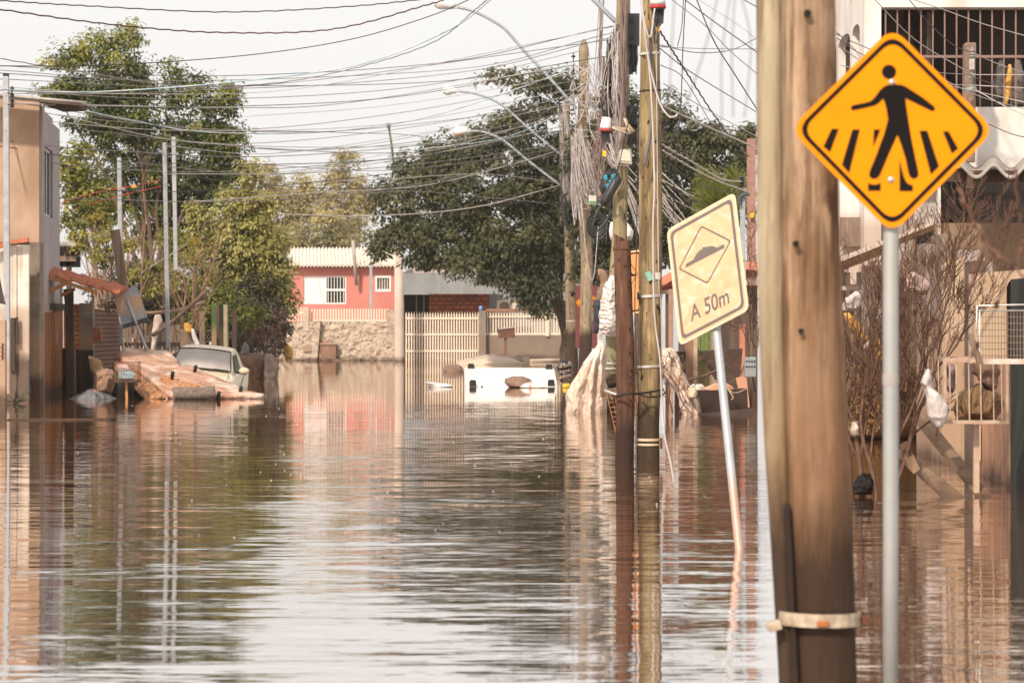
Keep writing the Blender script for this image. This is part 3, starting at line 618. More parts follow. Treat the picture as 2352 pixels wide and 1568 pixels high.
MB().pbox(497,690,503.5,900,76.8,.1).build('frame', mat('maroon_paint', (.10,.045,.04), (.06,.03,.03)), t)
for i, (x, lab) in enumerate(((518,'pale lichened wooden post right of the green gate'),(538,'dark wooden post under the withered bush'),(464,'grey sawn post left of the green gate'))):
    tag(MB().bar(P(x,700+8*i,76), P(x+1,900,76), .10+.02*i, .1).build('fence_post', [mat('pale_post', (.36,.28,.2), (.22,.16,.11), scale=9), DKWOOD, GREYW][i]), lab, 'post', 'wooden fence posts by the green gate')
tag(MB().tube(spline([P(290,722,67), P(400,714,68), P(470,694,70)]), [.045]*20+[.03], 8).build('fallen_branch', TW, smooth=True), 'pale fallen branch lying level across the plank fence', 'branch')
tag(MB().tube(spline([P(350,770,67), P(400,735,67.3), P(478,665,67.8)]), [.05]*20+[.025], 8).build('fallen_branch', TWD, smooth=True), 'dark branch slanting up across the bare pale-branched tree', 'branch')
tag(MB().tube(spline([P(470,832,70), P(488,806,70.2), P(516,800,70.6)]), .05, 8, jit=.2).build('broken_branch', TWD, smooth=True), 'broken brown branch sticking up behind the car roof', 'branch')

CLOTHW = mat('dirty_white_cloth', (.50,.42,.36), (.33,.24,.185), rough=.9, scale=4, detail=8)
CLOTHB = mat('brown_cloth', (.24,.145,.095), (.13,.075,.05), rough=.95, scale=6, detail=8, crease=(4,.12,(1,1,.5)))
YEL = mat('yellow_plastic', (.60,.33,.07), (.45,.22,.04), rough=.45, scale=5)
BLUEG = mat('blue_grey_tarp', (.20,.20,.215), (.11,.10,.105), rough=.5, scale=5, crease=(6,.06,(1,1,.7)))
tag(MB().bag([(722,357,366),(735,353,374),(770,348,362),(800,347,357),(822,348,354)], 68.5, .08, .03, 4).build('hanging_rag', CLOTHW, smooth=True), 'long dirty white rag hanging on the plank fence', 'rag')
tag(MB().bag([(755,440,444),(775,442,452),(800,452,462),(815,461,465)], 71, .06, .02, 5, seed=2).build('plastic_bag', mat('white_film', (.72,.70,.68), (.55,.50,.46), rough=.35), smooth=True), 'white plastic bag dangling beside the stump post', 'bag')
tag(MB().bag([(741,425,432),(748,423,440),(758,424,443),(766,430,440)], 71.2, .1, .03, 5, seed=3).build('yellow_bag', YEL, smooth=True), 'small yellow bag caught on top of the stump post', 'bag')
tag(MB().bag([(790,652,662),(800,650,672),(812,650,675),(825,656,670)], 83, .14, .03, 4, seed=4).build('yellow_bag', YEL, smooth=True), 'yellow bag hung in the withered bush before the stone wall', 'bag')
tag(MB().bag([(787,560,566),(800,556,572),(815,552,574)], 79, .1, .03, 4, seed=5).build('blue_rag', BLUEG, smooth=True), 'dark blue rag hanging under the withered bush', 'rag')
tag(MB().bag([(811,556,595),(822,552,607),(845,550,612),(895,553,606)], 80, .5, .12, 2, seed=6).build('wet_sofa', CLOTHB, smooth=True), 'brown soaked armchair heap in the water under the withered bush', 'armchair')
tag(MB().bag([(812,612,622),(825,608,630),(845,606,640),(895,612,628)], 79.5, .3, .08, 2.5, seed=7).build('torn_sheeting', mat('torn_grey', (.28,.21,.17), (.17,.12,.09)), smooth=True), 'torn grey sheeting folded beside the soaked armchair', 'sheeting')

# --- rubbish raft: box spring, mattress, cage, sacks
SATIN = mat('mattress_ticking', (.54,.32,.225), (.31,.16,.10), rough=.85, scale=2.2, detail=10, grain=(1.7,(1,1,1),(.76,.62,.52),.8), crease=(3.5,.05,(1,1,1)), lo=.3, hi=.7)
def quilt_mat():
    M = bpy.data.materials.new('quilted_side'); M.use_nodes = True; nt = M.node_tree; N = nt.nodes; L = nt.links; b = N['Principled BSDF']; b.inputs['Roughness'].default_value = .85
    g = N.new('ShaderNodeNewGeometry'); mp = N.new('ShaderNodeMapping'); mp.inputs['Rotation'].default_value = (0, math.radians(45), 0); L.new(g.outputs['Position'], mp.inputs['Vector'])
    sx = N.new('ShaderNodeSeparateXYZ'); L.new(mp.outputs[0], sx.inputs[0]); mm = []
    for ch in ('X','Z'):
        a = N.new('ShaderNodeMath'); a.operation = 'MULTIPLY'; a.inputs[1].default_value = 11; L.new(sx.outputs[ch], a.inputs[0])
        f = N.new('ShaderNodeMath'); f.operation = 'PINGPONG'; f.inputs[1].default_value = .5; L.new(a.outputs[0], f.inputs[0]); mm.append(f)
    mn = N.new('ShaderNodeMath'); mn.operation = 'MINIMUM'; L.new(mm[0].outputs[0], mn.inputs[0]); L.new(mm[1].outputs[0], mn.inputs[1])
    rp = N.new('ShaderNodeValToRGB'); rp.color_ramp.elements[0].position = .0; rp.color_ramp.elements[0].color = (.52,.30,.16,1); rp.color_ramp.elements[1].position = .09; rp.color_ramp.elements[1].color = (.36,.155,.07,1)
    L.new(mn.outputs[0], rp.inputs[0]); L.new(rp.outputs[0], b.inputs['Base Color'])
    bp = N.new('ShaderNodeBump'); bp.inputs['Distance'].default_value = .06; L.new(mn.outputs[0], bp.inputs['Height']); L.new(bp.outputs[0], b.inputs['Normal']); return M
QUILT = quilt_mat()
def soft(o, lv=2, amp=.0):
    s_ = o.modifiers.new('sub','SUBSURF'); s_.levels = s_.render_levels = lv; s_.subdivision_type = 'CATMULL_CLARK'; return o
t = thing('mattress', 'sodden pinkish mattress folded over in front of the car bonnet', 'mattress', P(350,918,58.5)*1); t.location.z = 0
def shell(name, rows, mt, thick, parent):
    k = len(rows[0]); mb = MB(); vs = [p for r in rows for p in r]; fs = [(i*k+j, i*k+j+1, (i+1)*k+j+1, (i+1)*k+j) for i in range(len(rows)-1) for j in range(k-1)]
    mb.add(vs, fs); o = mb.build(name, mt, parent, smooth=True); s_ = o.modifiers.new('sub','SUBSURF'); s_.levels = s_.render_levels = 3; s_.subdivision_type = 'SIMPLE'
    tx = bpy.data.textures.get('lumps') or bpy.data.textures.new('lumps', 'CLOUDS'); tx.noise_scale = .35
    dp = o.modifiers.new('lumps','DISPLACE'); dp.texture = tx; dp.strength = .05; dp.mid_level = .5
    q = o.modifiers.new('thick','SOLIDIFY'); q.thickness = thick; q.offset = -1; return o
shell('top', [[P(283,811,60.6),P(330,815,61),P(387,820,61.4)], [P(268,829,59.8),P(340,840,60),P(410,846,60.2)], [P(318,861,58.6),P(360,872,58.8),P(420,866,59.2)], [P(384,915.5,57.5),P(400,916.5,57.45),P(440,917,57.4)]], SATIN, .14, t)
shell('quilted_side', [[P(268,829,59.7),P(318,861,58.5),P(384,915,57.4)], [P(264,838,59.7),P(300,868,58.6),P(362,917,57.35)], [P(262,845,59.7),P(285,872,58.8),P(333,917.5,57.35)]], QUILT, .05, t)
MB().tube([P(268,829,59.68),P(318,861,58.46),P(384,915,57.36)], .018, 8).build('piping', SATIN, t)
t = thing('box_spring', 'pinkish box spring bed base upturned with four black feet, afloat in front', 'bed base', P(480,918,57.8)*1); t.location.z = 0
shell('base', [[P(424,845,59.2),P(442,852,59.3),P(460,861,59.4)], [P(376,869,58.4),P(450,880,58.3),P(535,893,58.6)], [P(395,884,58.0),P(455,897,57.8),P(570,908,58.0)], [P(400,912,57.5),P(490,917,57.3),P(607,915.5,57.4)]], SATIN, .1, t)
shell('quilted_side', [[P(376,861,58.25),P(405,874,58.0),P(462,892,57.5)], [P(371,877,58.25),P(390,893,57.9),P(440,903,57.35)], [P(366,893,58.3),P(383,908,57.9),P(405,914,57.3)]], QUILT, .05, t)
for x, y, Zf, dx, dy in ((395,869,58.0,2,-14),(447,854,58.8,3,-13),(552,903,57.7,2,-14),(500,917,57.1,3,-16)):
    MB().tube([P(x,y,Zf), P(x+dx,y+dy,Zf-.1)], [.036,.042], 12).build('foot', mat('black_plastic', (.02,.02,.02), rough=.5), t)
tag(MB().tube(spline([P(398,905,57.0),P(410,903,57),P(460,903,57),P(494,900,57.05)]), [.07]+[.125]*18+[.10,.06], 16, jit=.04).build('bolster', mat('grey_plush', (.22,.17,.14), (.10,.075,.06), rough=1, scale=14, bump=.01), smooth=True), 'grey plush bolster lying along the box spring at the waterline', 'cushion')
t = thing('bird_cage', 'rusty wire birdcage on a stake stuffed with pale blue cloth', 'birdcage', P(293,918,57)*1); t.location.z = 0
def cage(parent, x0, y0, x1, y1, Z, d, nb, r, mt):
    a, b = P(x0,y1,Z), P(x1,y0,Z); mb = MB()
    for i in range(nb+1):
        x = a.x + (b.x-a.x)*i/nb
        for yy in (Z, Z+d): mb.bar((x,yy,a.z),(x,yy,b.z), r)
    for i in range(5):
        yy = Z + d*i/4
        for x in (a.x,b.x): mb.bar((x,yy,a.z),(x,yy,b.z), r)
    mb.build('bars', mt, parent)
    mb = MB()
    for zz in (a.z,b.z):
        for yy in (Z, Z+d): mb.bar((a.x,yy,zz),(b.x,yy,zz), r*1.8)
        for x in (a.x,b.x): mb.bar((x,Z,zz),(x,Z+d,zz), r*1.8)
    mb.build('frame', mt, parent)
RUSTY = mat('rusty_wire', (.28,.13,.06), (.14,.06,.03), rough=.8, scale=18)
cage(t, 260.5, 832, 317, 876, 57, .4, 15, .008, RUSTY)
MB().pbox(260.5,873,318,878,56.98,.44).build('tray', DKWOOD, t)
MB().bar(P(290,878,57.2), P(292,940,57.2), .05).build('stake', HONEY, t)
tag(MB().bag([(852,272,300),(860,270,311),(872,272,309)], 57.2, .12, .03, 5, seed=8).build('blue_cloth', mat('pale_blue_cloth', (.42,.62,.66), (.28,.42,.46), scale=9), smooth=True), 'pale blue cloth bundled inside the rusty birdcage', 'cloth')
tag(MB().bag([(836,268,290),(846,265,300),(853,268,298)], 57.25, .1, .03, 5, seed=9).build('floral_cloth', mat('pink_cloth', (.60,.34,.28), (.62,.55,.50), scale=14), smooth=True), 'pink patterned cloth above the blue one in the birdcage', 'cloth')
tag(MB().bag([(846,232,250),(860,222,262),(885,218,263),(898,222,256),(905,230,252)], 57.8, .3, .10, 4, seed=10, pleat=(6,.18)).build('brown_sack', mat('brown_sack', (.40,.24,.155), (.22,.125,.08), scale=3, detail=9, crease=(5,.10,(1,1,.5))), smooth=True), 'plump brown sack slumped behind the birdcage', 'sack')
tag(MB().bag([(818,204,210),(830,205,232),(848,207,237),(862,214,226)], 58.4, .12, .04, 4, seed=11).build('straw_hat', mat('ochre_hide', (.45,.29,.14), (.16,.09,.05), scale=3), smooth=True), 'ochre folded sheet sticking up beside the brown sack', 'sheet')
tag(MB().bag([(893,206,218),(899,196,232),(906,182,250),(915,162,264),(935,130,276),(965,120,280)], 57.6, .7, .07, 4, seed=12).build('blue_tarp', BLUEG, smooth=True), 'blue-grey tarp heap at the waterline below the brown sack', 'tarp')
tag(MB().lathe(P(226,902,57.3), [(.05,0),(.10,.03),(.13,.2),(.14,.22)], 16, axis=(-.7,-.3,-.6)).build('clay_pot', mat('terracotta', (.45,.17,.09), (.33,.11,.06), scale=9), smooth=True), 'overturned terracotta pot on the blue-grey tarp', 'flower pot')
tag(MB().lathe(P(279,935,58.0), [(.25,0),(.26,.6),(.24,.66)], 20).build('black_drum', mat('black_rubber', (.02,.017,.015), rough=.6), smooth=True), 'black drum sunk in the water beneath the birdcage', 'drum')
tag(MB().pbox(256,882,380,919,59.5,.4).build('mattress_shade', VOID), 'black slab standing in for the shade under the folded mattress', 'board')  # near-black slab: shade under the mattress put in as colour
t = thing('floating_plank', 'thin dark plank floating flat near the left edge', 'plank', P(130,966,44)*1); t.location.z = 0
MB().bar(Vector((P(0,966,44).x,44.6,.005)), Vector((P(248,963,44).x,44.9,.01)), .06, .03).build('plank', GREYW, t)
MB().bar(Vector((P(230,963,44).x,44.8,.02)), Vector((P(246,963,44).x,44.9,.035)), .09, .04).build('end_block', DKWOOD, t)
t = thing('yucca_plant', 'dark spiky yucca leaves poking out of the water by the steel post', 'plant', P(36,905,54.5)*1); t.location.z = 0
mb = MB()
for i in range(22):
    a = random.uniform(-2.8, .3); q = Vector((math.cos(a)*random.uniform(.2,.42), -random.uniform(0,.2), random.uniform(.05,.34))); b = P(random.choice([30,34,38]),906,54.2); b.z = 0
    mb.add([b+Vector((0,0,.0)), b+q*.5+Vector((-.02,0,.04)), b+q, b+q*.5+Vector((.02,0,.0))], [(0,1,2,3)])
mb.build('leaves', mat('yucca_green', (.05,.055,.035), (.10,.085,.06), scale=9), t)

# --- sunken car
CARP = mat('car_paint', (.80,.69,.50), (.70,.57,.39), rough=.3, spec=.5, scale=1.6, detail=8, grain=(2.5,(1,1,1),(.58,.45,.32),.4), wet=.08)
CGL = mat('muddy_windscreen', (.46,.40,.36), (.33,.28,.25), rough=.3, scale=1.2, spec=.5)
BLK = mat('black_trim', (.025,.02,.018), rough=.5)
ct = thing('sunken_car', 'cream saloon car sunk to its bonnet in the flood', 'car', P(484,HY,61)*1); ct.location.z = 0
CM = Matrix.Translation(P(434,HY,60.2) + Vector((0,0,-EYE-.485))) @ Matrix.Rotation(math.radians(-1), 4, 'Z') @ Matrix.Rotation(math.radians(4.5), 4, 'Y') @ Matrix.Rotation(math.radians(2.5), 4, 'X')
def cm(x, y, z): return CM @ Vector((x, y, z))
mb = MB()
st = [(0,.60,.62),(.25,.72,.74),(.6,.76,.80),(1.25,.80,.90),(2.6,.82,.95),(3.5,.81,.97),(4.1,.74,.93),(4.2,.66,.75)]
rows = []
for y, hw, h in st:
    rows.append([cm(-hw,y,.2),cm(-hw-.02,y,h-.18),cm(-hw+.03,y,h-.05),cm(-hw*.8,y,h),cm(-hw*.4,y,h+.035),cm(0,y,h+.045),cm(hw*.4,y,h+.035),cm(hw*.8,y,h),cm(hw-.03,y,h-.05),cm(hw+.02,y,h-.18),cm(hw,y,.2)])
k = 11; mb.add([p for r in rows for p in r], [(i*k+j,i*k+j+1,(i+1)*k+j+1,(i+1)*k+j) for i in range(len(rows)-1) for j in range(k-1)] + [tuple(range(k-1,-1,-1))])
o = mb.build('body', CARP, ct, smooth=True); soft(o, 2)
mb = MB(); gr = []
for y, hw, h in ((1.22,.70,.90),(1.40,.69,.98),(1.98,.585,1.355),(2.15,.58,1.40),(2.7,.58,1.415),(3.1,.575,1.37),(3.6,.66,1.0),(3.7,.67,.93)):
    gr.append([cm(-.72,y,.86),cm(-hw-.02*(h>1.2),y,h-.07),cm(-hw+.04,y,h-.015),cm(-hw*.6,y,h+.01),cm(0,y,h+.02),cm(hw*.6,y,h+.01),cm(hw-.04,y,h-.015),cm(hw+.02*(h>1.2),y,h-.07),cm(.72,y,.86)])
k = 9; mb.add([p for r in gr for p in r], [(i*k+j,i*k+j+1,(i+1)*k+j+1,(i+1)*k+j) for i in range(len(gr)-1) for j in range(k-1)])
o = mb.build('roof', CARP, ct, smooth=True); soft(o, 2)
MB().grid(lambda u,v: cm((u-.5)*2*(.665-.105*v), 1.30+.66*v-.05*(1-(2*u-1)**2), .955+.385*v+.035*(1-(2*u-1)**2)), 16, 10).build('windscreen', CGL, ct, smooth=True)
fr = [cm((u-.5)*2*(.665-.105*v), 1.295+.66*v-.05*(1-(2*u-1)**2), .962+.385*v+.035*(1-(2*u-1)**2)) for u, v in ([(i/10,0) for i in range(11)]+[(1,j/6) for j in range(1,7)]+[(1-i/10,1) for i in range(1,11)]+[(0,1-j/6) for j in range(1,7)])]
MB().tube(fr, .013, 6).build('windscreen_seal', BLK, ct, smooth=True)
for s_ in (1,-1):
    MB().grid(lambda u,v: cm(s_*(.735-.125*v), 1.62+.98*u+.33*v*(1-u), .93+.34*v), 6, 5).build('side_window', GLASS, ct, smooth=True)
    MB().bar(cm(s_*.835,1.5,.5), cm(s_*.83,2.55,.86), .012, .012).build('door_seam', BLK, ct)
    MB().tube(spline([cm(s_*.60,.20,.74),cm(s_*.68,.7,.83),cm(s_*.62,1.2,.925)]), .007, 6).build('bonnet_seam', BLK, ct)
    MB().ball(cm(s_*.60,.02,.60), .14,.07,.08).build('headlight', mat('lamp_glass', (.75,.72,.66), rough=.15, spec=.6), ct, smooth=True)
for x0 in (-.5,.12):
    MB().tube(spline([cm(x0,1.21,.965),cm(x0+.2,1.22,1.0),cm(x0+.5,1.21,.985)]), .012, 6).build('wiper', BLK, ct)

mi = MB().ball(cm(.92,1.55,.99), .115,.07,.072, 14, 8).build('mirror', CARP, ct, smooth=True)
MB().bar(cm(.72,1.58,.94), cm(.98,1.56,.925), .05, .04).build('mirror_arm', BLK, mi)
# ================================================================== far end of the street
PINK = mat('pink_render', (.57,.215,.17), (.50,.175,.14), rough=.9, scale=.8, detail=9, mud=1.2, mudc=(.42,.20,.14), grain=(1.2,(1,1,.3),(.55,.27,.23),.5))
ROOFC = mat('cream_roof_tile', (.74,.66,.57), (.62,.53,.44), rough=.75, scale=2)
WHITE = mat('white_paint', (.76,.73,.70), (.70,.66,.62), rough=.6, scale=2)
CREAMR = mat('cream_rail', (.74,.60,.47), (.66,.51,.39), rough=.6, scale=3)
STONE = mat('rough_stone', (.50,.40,.315), (.33,.25,.19), rough=1, scale=2.6, detail=10, bump=.04, grain=(4,(1,1,1.4),(.20,.14,.10),.65), rust=(.9,.64,(.33,.14,.10)), wet=.1)
GREYR = mat('grey_render', (.255,.255,.25), (.20,.20,.195), rough=.9, scale=1.2, grain=(3,(1,1,.1),(.30,.29,.275),.5))
GREYC = mat('fence_render', (.25,.205,.165), (.17,.135,.105), rough=.95, scale=2, mud=1.1, wet=.2, mudc=(.20,.14,.10))
BRICKO = brick_mat('orange_block', (.36,.10,.045), (.20,.055,.03), (.07,.04,.03), w=.30, h=.18, mort=.018, bump=.02)
GALV2 = GALV
Zp = 124.0
t = thing('pink_house', 'single-storey pink house with a wavy cream tile roof at the street end', 'house', (P(785,HY,Zp).x, Zp, 0))
mb = MB(); X = lambda x: P(x,HY,Zp).x; Zz = lambda y: P(0,y,Zp).z
def wall_holes(mb, x0, x1, y0, y1, holes, Zd, d):
    """wall built round its openings"""
    xs = sorted({x0,x1,*[h[0] for h in holes],*[h[1] for h in holes]})
    for a, b in zip(xs, xs[1:]):
        hs_ = sorted([h for h in holes if h[0] <= a and h[1] >= b], key=lambda h: h[2]); y = y0
        for h in hs_: mb.pbox(a, y, b, h[2], Zd, d); y = h[3]
        mb.pbox(a, y, b, y1, Zd, d)
wall_holes(mb, 655, 914, 606, 860, [(697,795,634,698),(862,898,633,669)], Zp, .25); mb.build('wall', PINK, t)
def rt(u, v):
    p = P(664+258*u, 612, Zp-.45) + Vector((-.2*v, 3.6*v, .84*v)); p.z += .10*abs(math.sin(u*math.pi*31 + .55*v*3)) - .03*((v*9) % 1.0); return p
mb = MB(); mb.grid(rt, 31*8, 45); o = mb.build('roof', ROOFC, t); q = o.modifiers.new('thick','SOLIDIFY'); q.thickness = .04
mb = MB(); mb.pbox(664,608,920,614,Zp-.35,.1); mb.build('fascia', DKWOOD, t)
f_ = MB(); 
for a in ((697,634,795,637),(697,695,795,698),(697,637,699,695),(792,637,795,695),(747,637,750,695),(750,663,792,668)): f_.pbox(*a, Zp+.05, .08)
wf = f_.build('window', WHITE, t)
mb = MB()
for i in range(14): y = 637.5 + i*4.15; p, q = P(699,y,Zp+.1), P(747,y+3,Zp+.1); mb.add([(p.x,Zp+.10,p.z),(q.x,Zp+.10,p.z),(q.x,Zp+.06,q.z),(p.x,Zp+.06,q.z)], [(0,3,2,1)])
mb.build('shutter', WHITE, wf); MB().pbox(750,637,792,695,Zp+.2,.03).build('pane', VOID, wf)
mb = MB()
for i in range(6): mb.pbox(753+7*i,637,754.6+7*i,695,Zp+.03,.03)
mb.build('grille', WHITE, wf)
f_ = MB()
for a in ((862,633,898,638),(862,664,898,670),(862,638,866,664),(894,638,898,664)): f_.pbox(*a, Zp-.02, .12)
wf = f_.build('window', WHITE, t); MB().pbox(866,638,894,664,Zp+.12,.03).build('pane', mat('ochre_blind', (.22,.15,.09), (.16,.10,.06)), wf)
mb = MB()
for i in range(4): mb.pbox(871+6*i,638,872.3+6*i,664,Zp+.03,.03)
mb.build('grille', WHITE, wf)
MB().tube([P(811,552,Zp-.6),P(814,600,Zp-.5),P(819,655,Zp-.3)], .075, 10).build('flue_pipe', mat('flue', (.42,.36,.32), (.30,.25,.22), scale=3), t, smooth=True)
steel_pole('slim steel service post in front of the pink house wall', 852, 562, 852, 745, 120, 6, group='service posts at the street end', bolts=2)

Zs = 118.5
t = thing('stone_wall', 'rough cream stone retaining wall below the pink house', 'wall', (P(775,HY,Zs).x, Zs, 0))
mb = MB(); mb.grid(lambda u,v: P(600+308*u, 738+95*v, Zs) + Vector((0,(.07*mnoise.noise(Vector((u*26,v*8,0)))-.25*v) + .09*mnoise.noise(Vector((u*70,v*24,3))),0)), 150, 46); mb.build('face', STONE, t, smooth=True)
MB().pbox(600,738,908,860,Zs+.5,.8).build('core', STONE, t)
MB().pprism([(728,736),(736,736),(728,832),(712,832)], Zs-.35, .4).build('buttress', STONE, t)
MB().pprism([(694,800),(697,795),(706,791),(717,795),(717,806),(697,807)], Zs-.3, .06).build('plaque', mat('plaque_stone', (.36,.25,.19), (.28,.19,.14)), t)
t = thing('cream_railing', 'cream picket railing on top of the rough stone wall', 'railing', (P(770,HY,Zs+.2).x, Zs+.2, 1.5))
for x0, x1, yb, yt in ((640,698,756,706),(716,890,738,709)):
    mb = MB(); n = int((x1-x0)/6.2)
    for i in range(n+1): x = x0 + (x1-x0)*i/n; mb.pbox(x-1.45, yt, x+1.45, yb, Zs+.2, .05)
    mb.build('pickets', CREAMR, t); mb = MB(); mb.pbox(x0-2, yb-4, x1+2, yb, Zs+.18, .1); mb.build('rail', CREAMR, t)
mb = MB(); mb.pbox(640,716,698,720,Zs+.18,.1); mb.build('rail', CREAMR, t)
tag(MB().pbox(698,706,709,760,Zs-.1,.5).build('railing_pillar', mat('cream_pillar', (.52,.41,.31), (.42,.32,.24), scale=4)), 'cream concrete pillar splitting the picket railing in two', 'pillar')
tag(MB().pbox(888,712,906,860,Zs-.1,.5).build('wall_pillar', STONE), 'stone pillar ending the wall beside the round concrete pole', 'pillar')
t = thing('meter_box', 'wicker-fronted brown box mounted low on the stone wall', 'box', P(753,820,117.8)*1)
MB().pbox(736,790,771,823,117.9,.35).build('case', mat('box_brown', (.27,.155,.10), (.20,.11,.07), scale=3, grain=(14,(1,1,.05),(.14,.08,.05),.6)), t); MB().pbox(734,788,773,791,117.85,.42).build('lid', mat('box_lid', (.40,.27,.19)), t)
tag(MB().bag([(822,744,760),(828,738,795),(834,745,800)], 117.2, .3, .08, 2).build('brush_heap', TWD, smooth=True), 'dark heap of brush at the waterline under the brown box', 'brush')

tag(MB().tube([P(917,860,116),P(917.5,826,116),P(917,700,116),P(915,572,116)], [.215,.21,.195,.16], 20).build('concrete_pole', mat('pole_concrete', (.52,.42,.345), (.42,.33,.27), rough=.9, scale=1.6, wet=.16, detail=8), smooth=True), 'stout pale round concrete pole between the pink house and the gate', 'pole')

t = thing('grey_house', 'low grey rendered house with a brick carport behind the cream gate', 'house', (P(1110,HY,125).x, 125, 0))
MB().pbox(926,627,1150,675,123,.3).build('lintel', GREYR, t)
MB().pbox(1122,600,1330,860,126,.3).build('wall', GREYR, t)
MB().pbox(985,670,1124,718,124.0,.3).build('brick_wall', BRICKO, t); MB().pbox(985,718,1124,860,124.6,.3).build('carport_shade', mat('carport_shade', (.06,.04,.03), (.03,.02,.016), scale=2), t); MB().pbox(926,630,1124,636,123.3,6).build('carport_slab', GREYR, t)  # dark slab below the bricks stands in for the carport's shade
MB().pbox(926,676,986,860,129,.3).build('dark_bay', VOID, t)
MB().pprism([(922,628),(1330,626),(1290,596),(1000,590)], 128, 4).build('roof', mat('faded_roof', (.50,.40,.36), (.40,.30,.27), scale=2), t)
mb = MB(); mb.pbox(955,678,958,720,124,.1); mb.pbox(972,678,975,720,124,.1); mb.build('prop', GREYW, t)
f_ = MB()
for a in ((1216,690,1262,693),(1216,693,1219,712),(1235,693,1238,712),(1258,693,1262,712)): f_.pbox(*a, 125.8, .15)
wf = f_.build('window', WHITE, t); MB().pbox(1219,693,1258,735,125.95,.03).build('pane', VOID, wf)
MB().pbox(1272,690,1300,735,125.95,.03).build('doorway', VOID, t)
a = thing('air_conditioner', 'cream outdoor air-conditioning unit on the grey house wall', 'air conditioner', P(1165,716,124)*1)
MB().pbox(1141,690,1189,716,124,.8).build('case', mat('ac_cream', (.62,.52,.42), (.55,.44,.35)), a, bevel=.03); MB().lathe(P(1159,704,123.99), [(.22,0),(.22,-.03),(.10,-.04)], 24, axis=(0,1,0)).build('fan_grille', mat('ac_fan', (.20,.15,.12)), a)
Zg = 117.5
t = thing('metal_gate', 'wide cream barred gate with pointed bar tips beside the concrete pole', 'gate', (P(1015,HY,Zg).x, Zg, 0))
mb = MB(); n = 27
for i in range(n+1):
    x = 933 + 165*i/n; mb.pbox(x-1.6, 722, x+1.6, 880, Zg, .05); a_, b_ = P(x-1.3,722,Zg), P(x+1.3,722,Zg); mb.add([(a_.x,Zg,a_.z),(b_.x,Zg,a_.z),((a_.x+b_.x)/2,Zg+.025,a_.z+.12),(a_.x,Zg+.05,a_.z),(b_.x,Zg+.05,a_.z)], [(0,1,2),(3,0,2),(1,4,2),(4,3,2)])
mb.build('bars', CREAMR, t)
for y in (731,768,806): MB().pbox(931,y-2,1100,y+2.2,Zg-.03,.10).build('rail', CREAMR, t)
t = thing('gate_pillar', 'grey square gate pillar topped with a small blue ball', 'pillar', (P(1108,HY,117).x, 117, 0))
MB().pbox(1099,713,1116,860,117,.34).build('shaft', GREYC, t); MB().ball(P(1104,708,117.15), .075,.075,.11).build('finial', mat('blue_gloss', (.16,.32,.62), rough=.3), t, smooth=True)
t = thing('fence_wall', 'low muddy wall carrying a cream barred fence under the shade tree', 'fence', (P(1210,HY,117.3).x, 117.3, 0))
MB().pbox(1116,769,1302,860,117.3,.3).build('base_wall', GREYC, t)
mb = MB(); n = 28
for i in range(n+1): x = 1120 + 178*i/n; mb.pbox(x-1.5, 714, x+1.5, 769, 117.4, .05)
mb.build('bars', CREAMR, t)
for y0, y1, mt in ((709,715,mat('brown_rail', (.30,.15,.10), (.22,.10,.07))),(726,729,CREAMR),(765,769.5,CREAMR)): MB().pbox(1116,y0,1302,y1,117.34,.1).build('rail', mt, t)
po = MB(); po.pbox(1253,712,1261,772,117.2,.2); po.build('post', CREAMR, t); MB().ball(P(1257,709,117.3), .06,.06,.07).build('finial', MATS['blue_gloss'], t, smooth=True)
t = thing('letter_box', 'brown letter box with a pale lid on a thin brick post by the fence', 'letter box', P(1163,HY,115)*1); t.location.z = 0
MB().pbox(1144,753,1183,776,115,.4).build('box', mat('letterbox_brown', (.16,.07,.045), (.11,.05,.03), scale=4), t); MB().pprism([(1143,754),(1183,749),(1184,752),(1144,757)], 114.95, .46).build('lid', CLOTHW, t); MB().pbox(1158,776,1164,870,115.1,.12).build('post', mat('brick_post', (.20,.09,.06), (.14,.07,.05), scale=9), t)

# --- things afloat
FOAMW = mat('white_panel', (.86,.82,.76), (.78,.72,.64), rough=.45, scale=1.5, detail=8, grain=(3,(1,1,6),(.66,.56,.46),.4))
t = thing('chest_freezer', 'white chest freezer floating on its side with four black feet', 'freezer', P(1172,HY,68.5)*1); t.location.z = 0
f0 = [P(1067,843,70.6), P(1273,845,70.6), P(1281,889,68.4), P(1070,890,68.4)]
MB().prism(f0, (0,.75,-.35)).build('cabinet', FOAMW, t, bevel=.03)
for x, y in ((1082,843.5),(1261,845),(1086,881),(1266,880)):
    Zf = 70.5 if y < 860 else 68.55
    mb = MB(); mb.obox(P(x,y,Zf), (.085,0,0), (0,.07,0), (0,0,.06)); mb.obox(P(x,y-7,Zf-.02), (.07,0,0), (0,.06,0), (0,0,.02)); mb.build('foot', BLK, t, bevel=.008)
sm_ = MB(); sm_.bar(f0[0].lerp(f0[3],.30)+Vector((.02,-.004,.004)), f0[1].lerp(f0[2],.30)+Vector((-.02,-.004,.004)), .010, .006); sm_.build('lid_seam', mat('seam_grey', (.30,.25,.21), (.2,.16,.13)), t)
mb = MB(); mb.obox(P(1107,888,68.4), (.02,.02,0), (0,.03,0), (0,0,.03)); mb.build('drain_plug', BLK, t)
PIL = mat('brown_cushion', (.29,.19,.145), (.19,.12,.09), rough=.9, scale=3, grain=(16,(2,1,.4),(.12,.075,.055),.6), bump=.01)
tag(MB().bag([(864,1176,1200),(869,1161,1215),(878,1160,1224),(886,1166,1222),(890,1172,1215)], 68.0, .35, .05, 2, seed=1).build('brown_cushion', PIL, smooth=True), 'plump brown cushion lying against the white freezer', 'cushion')
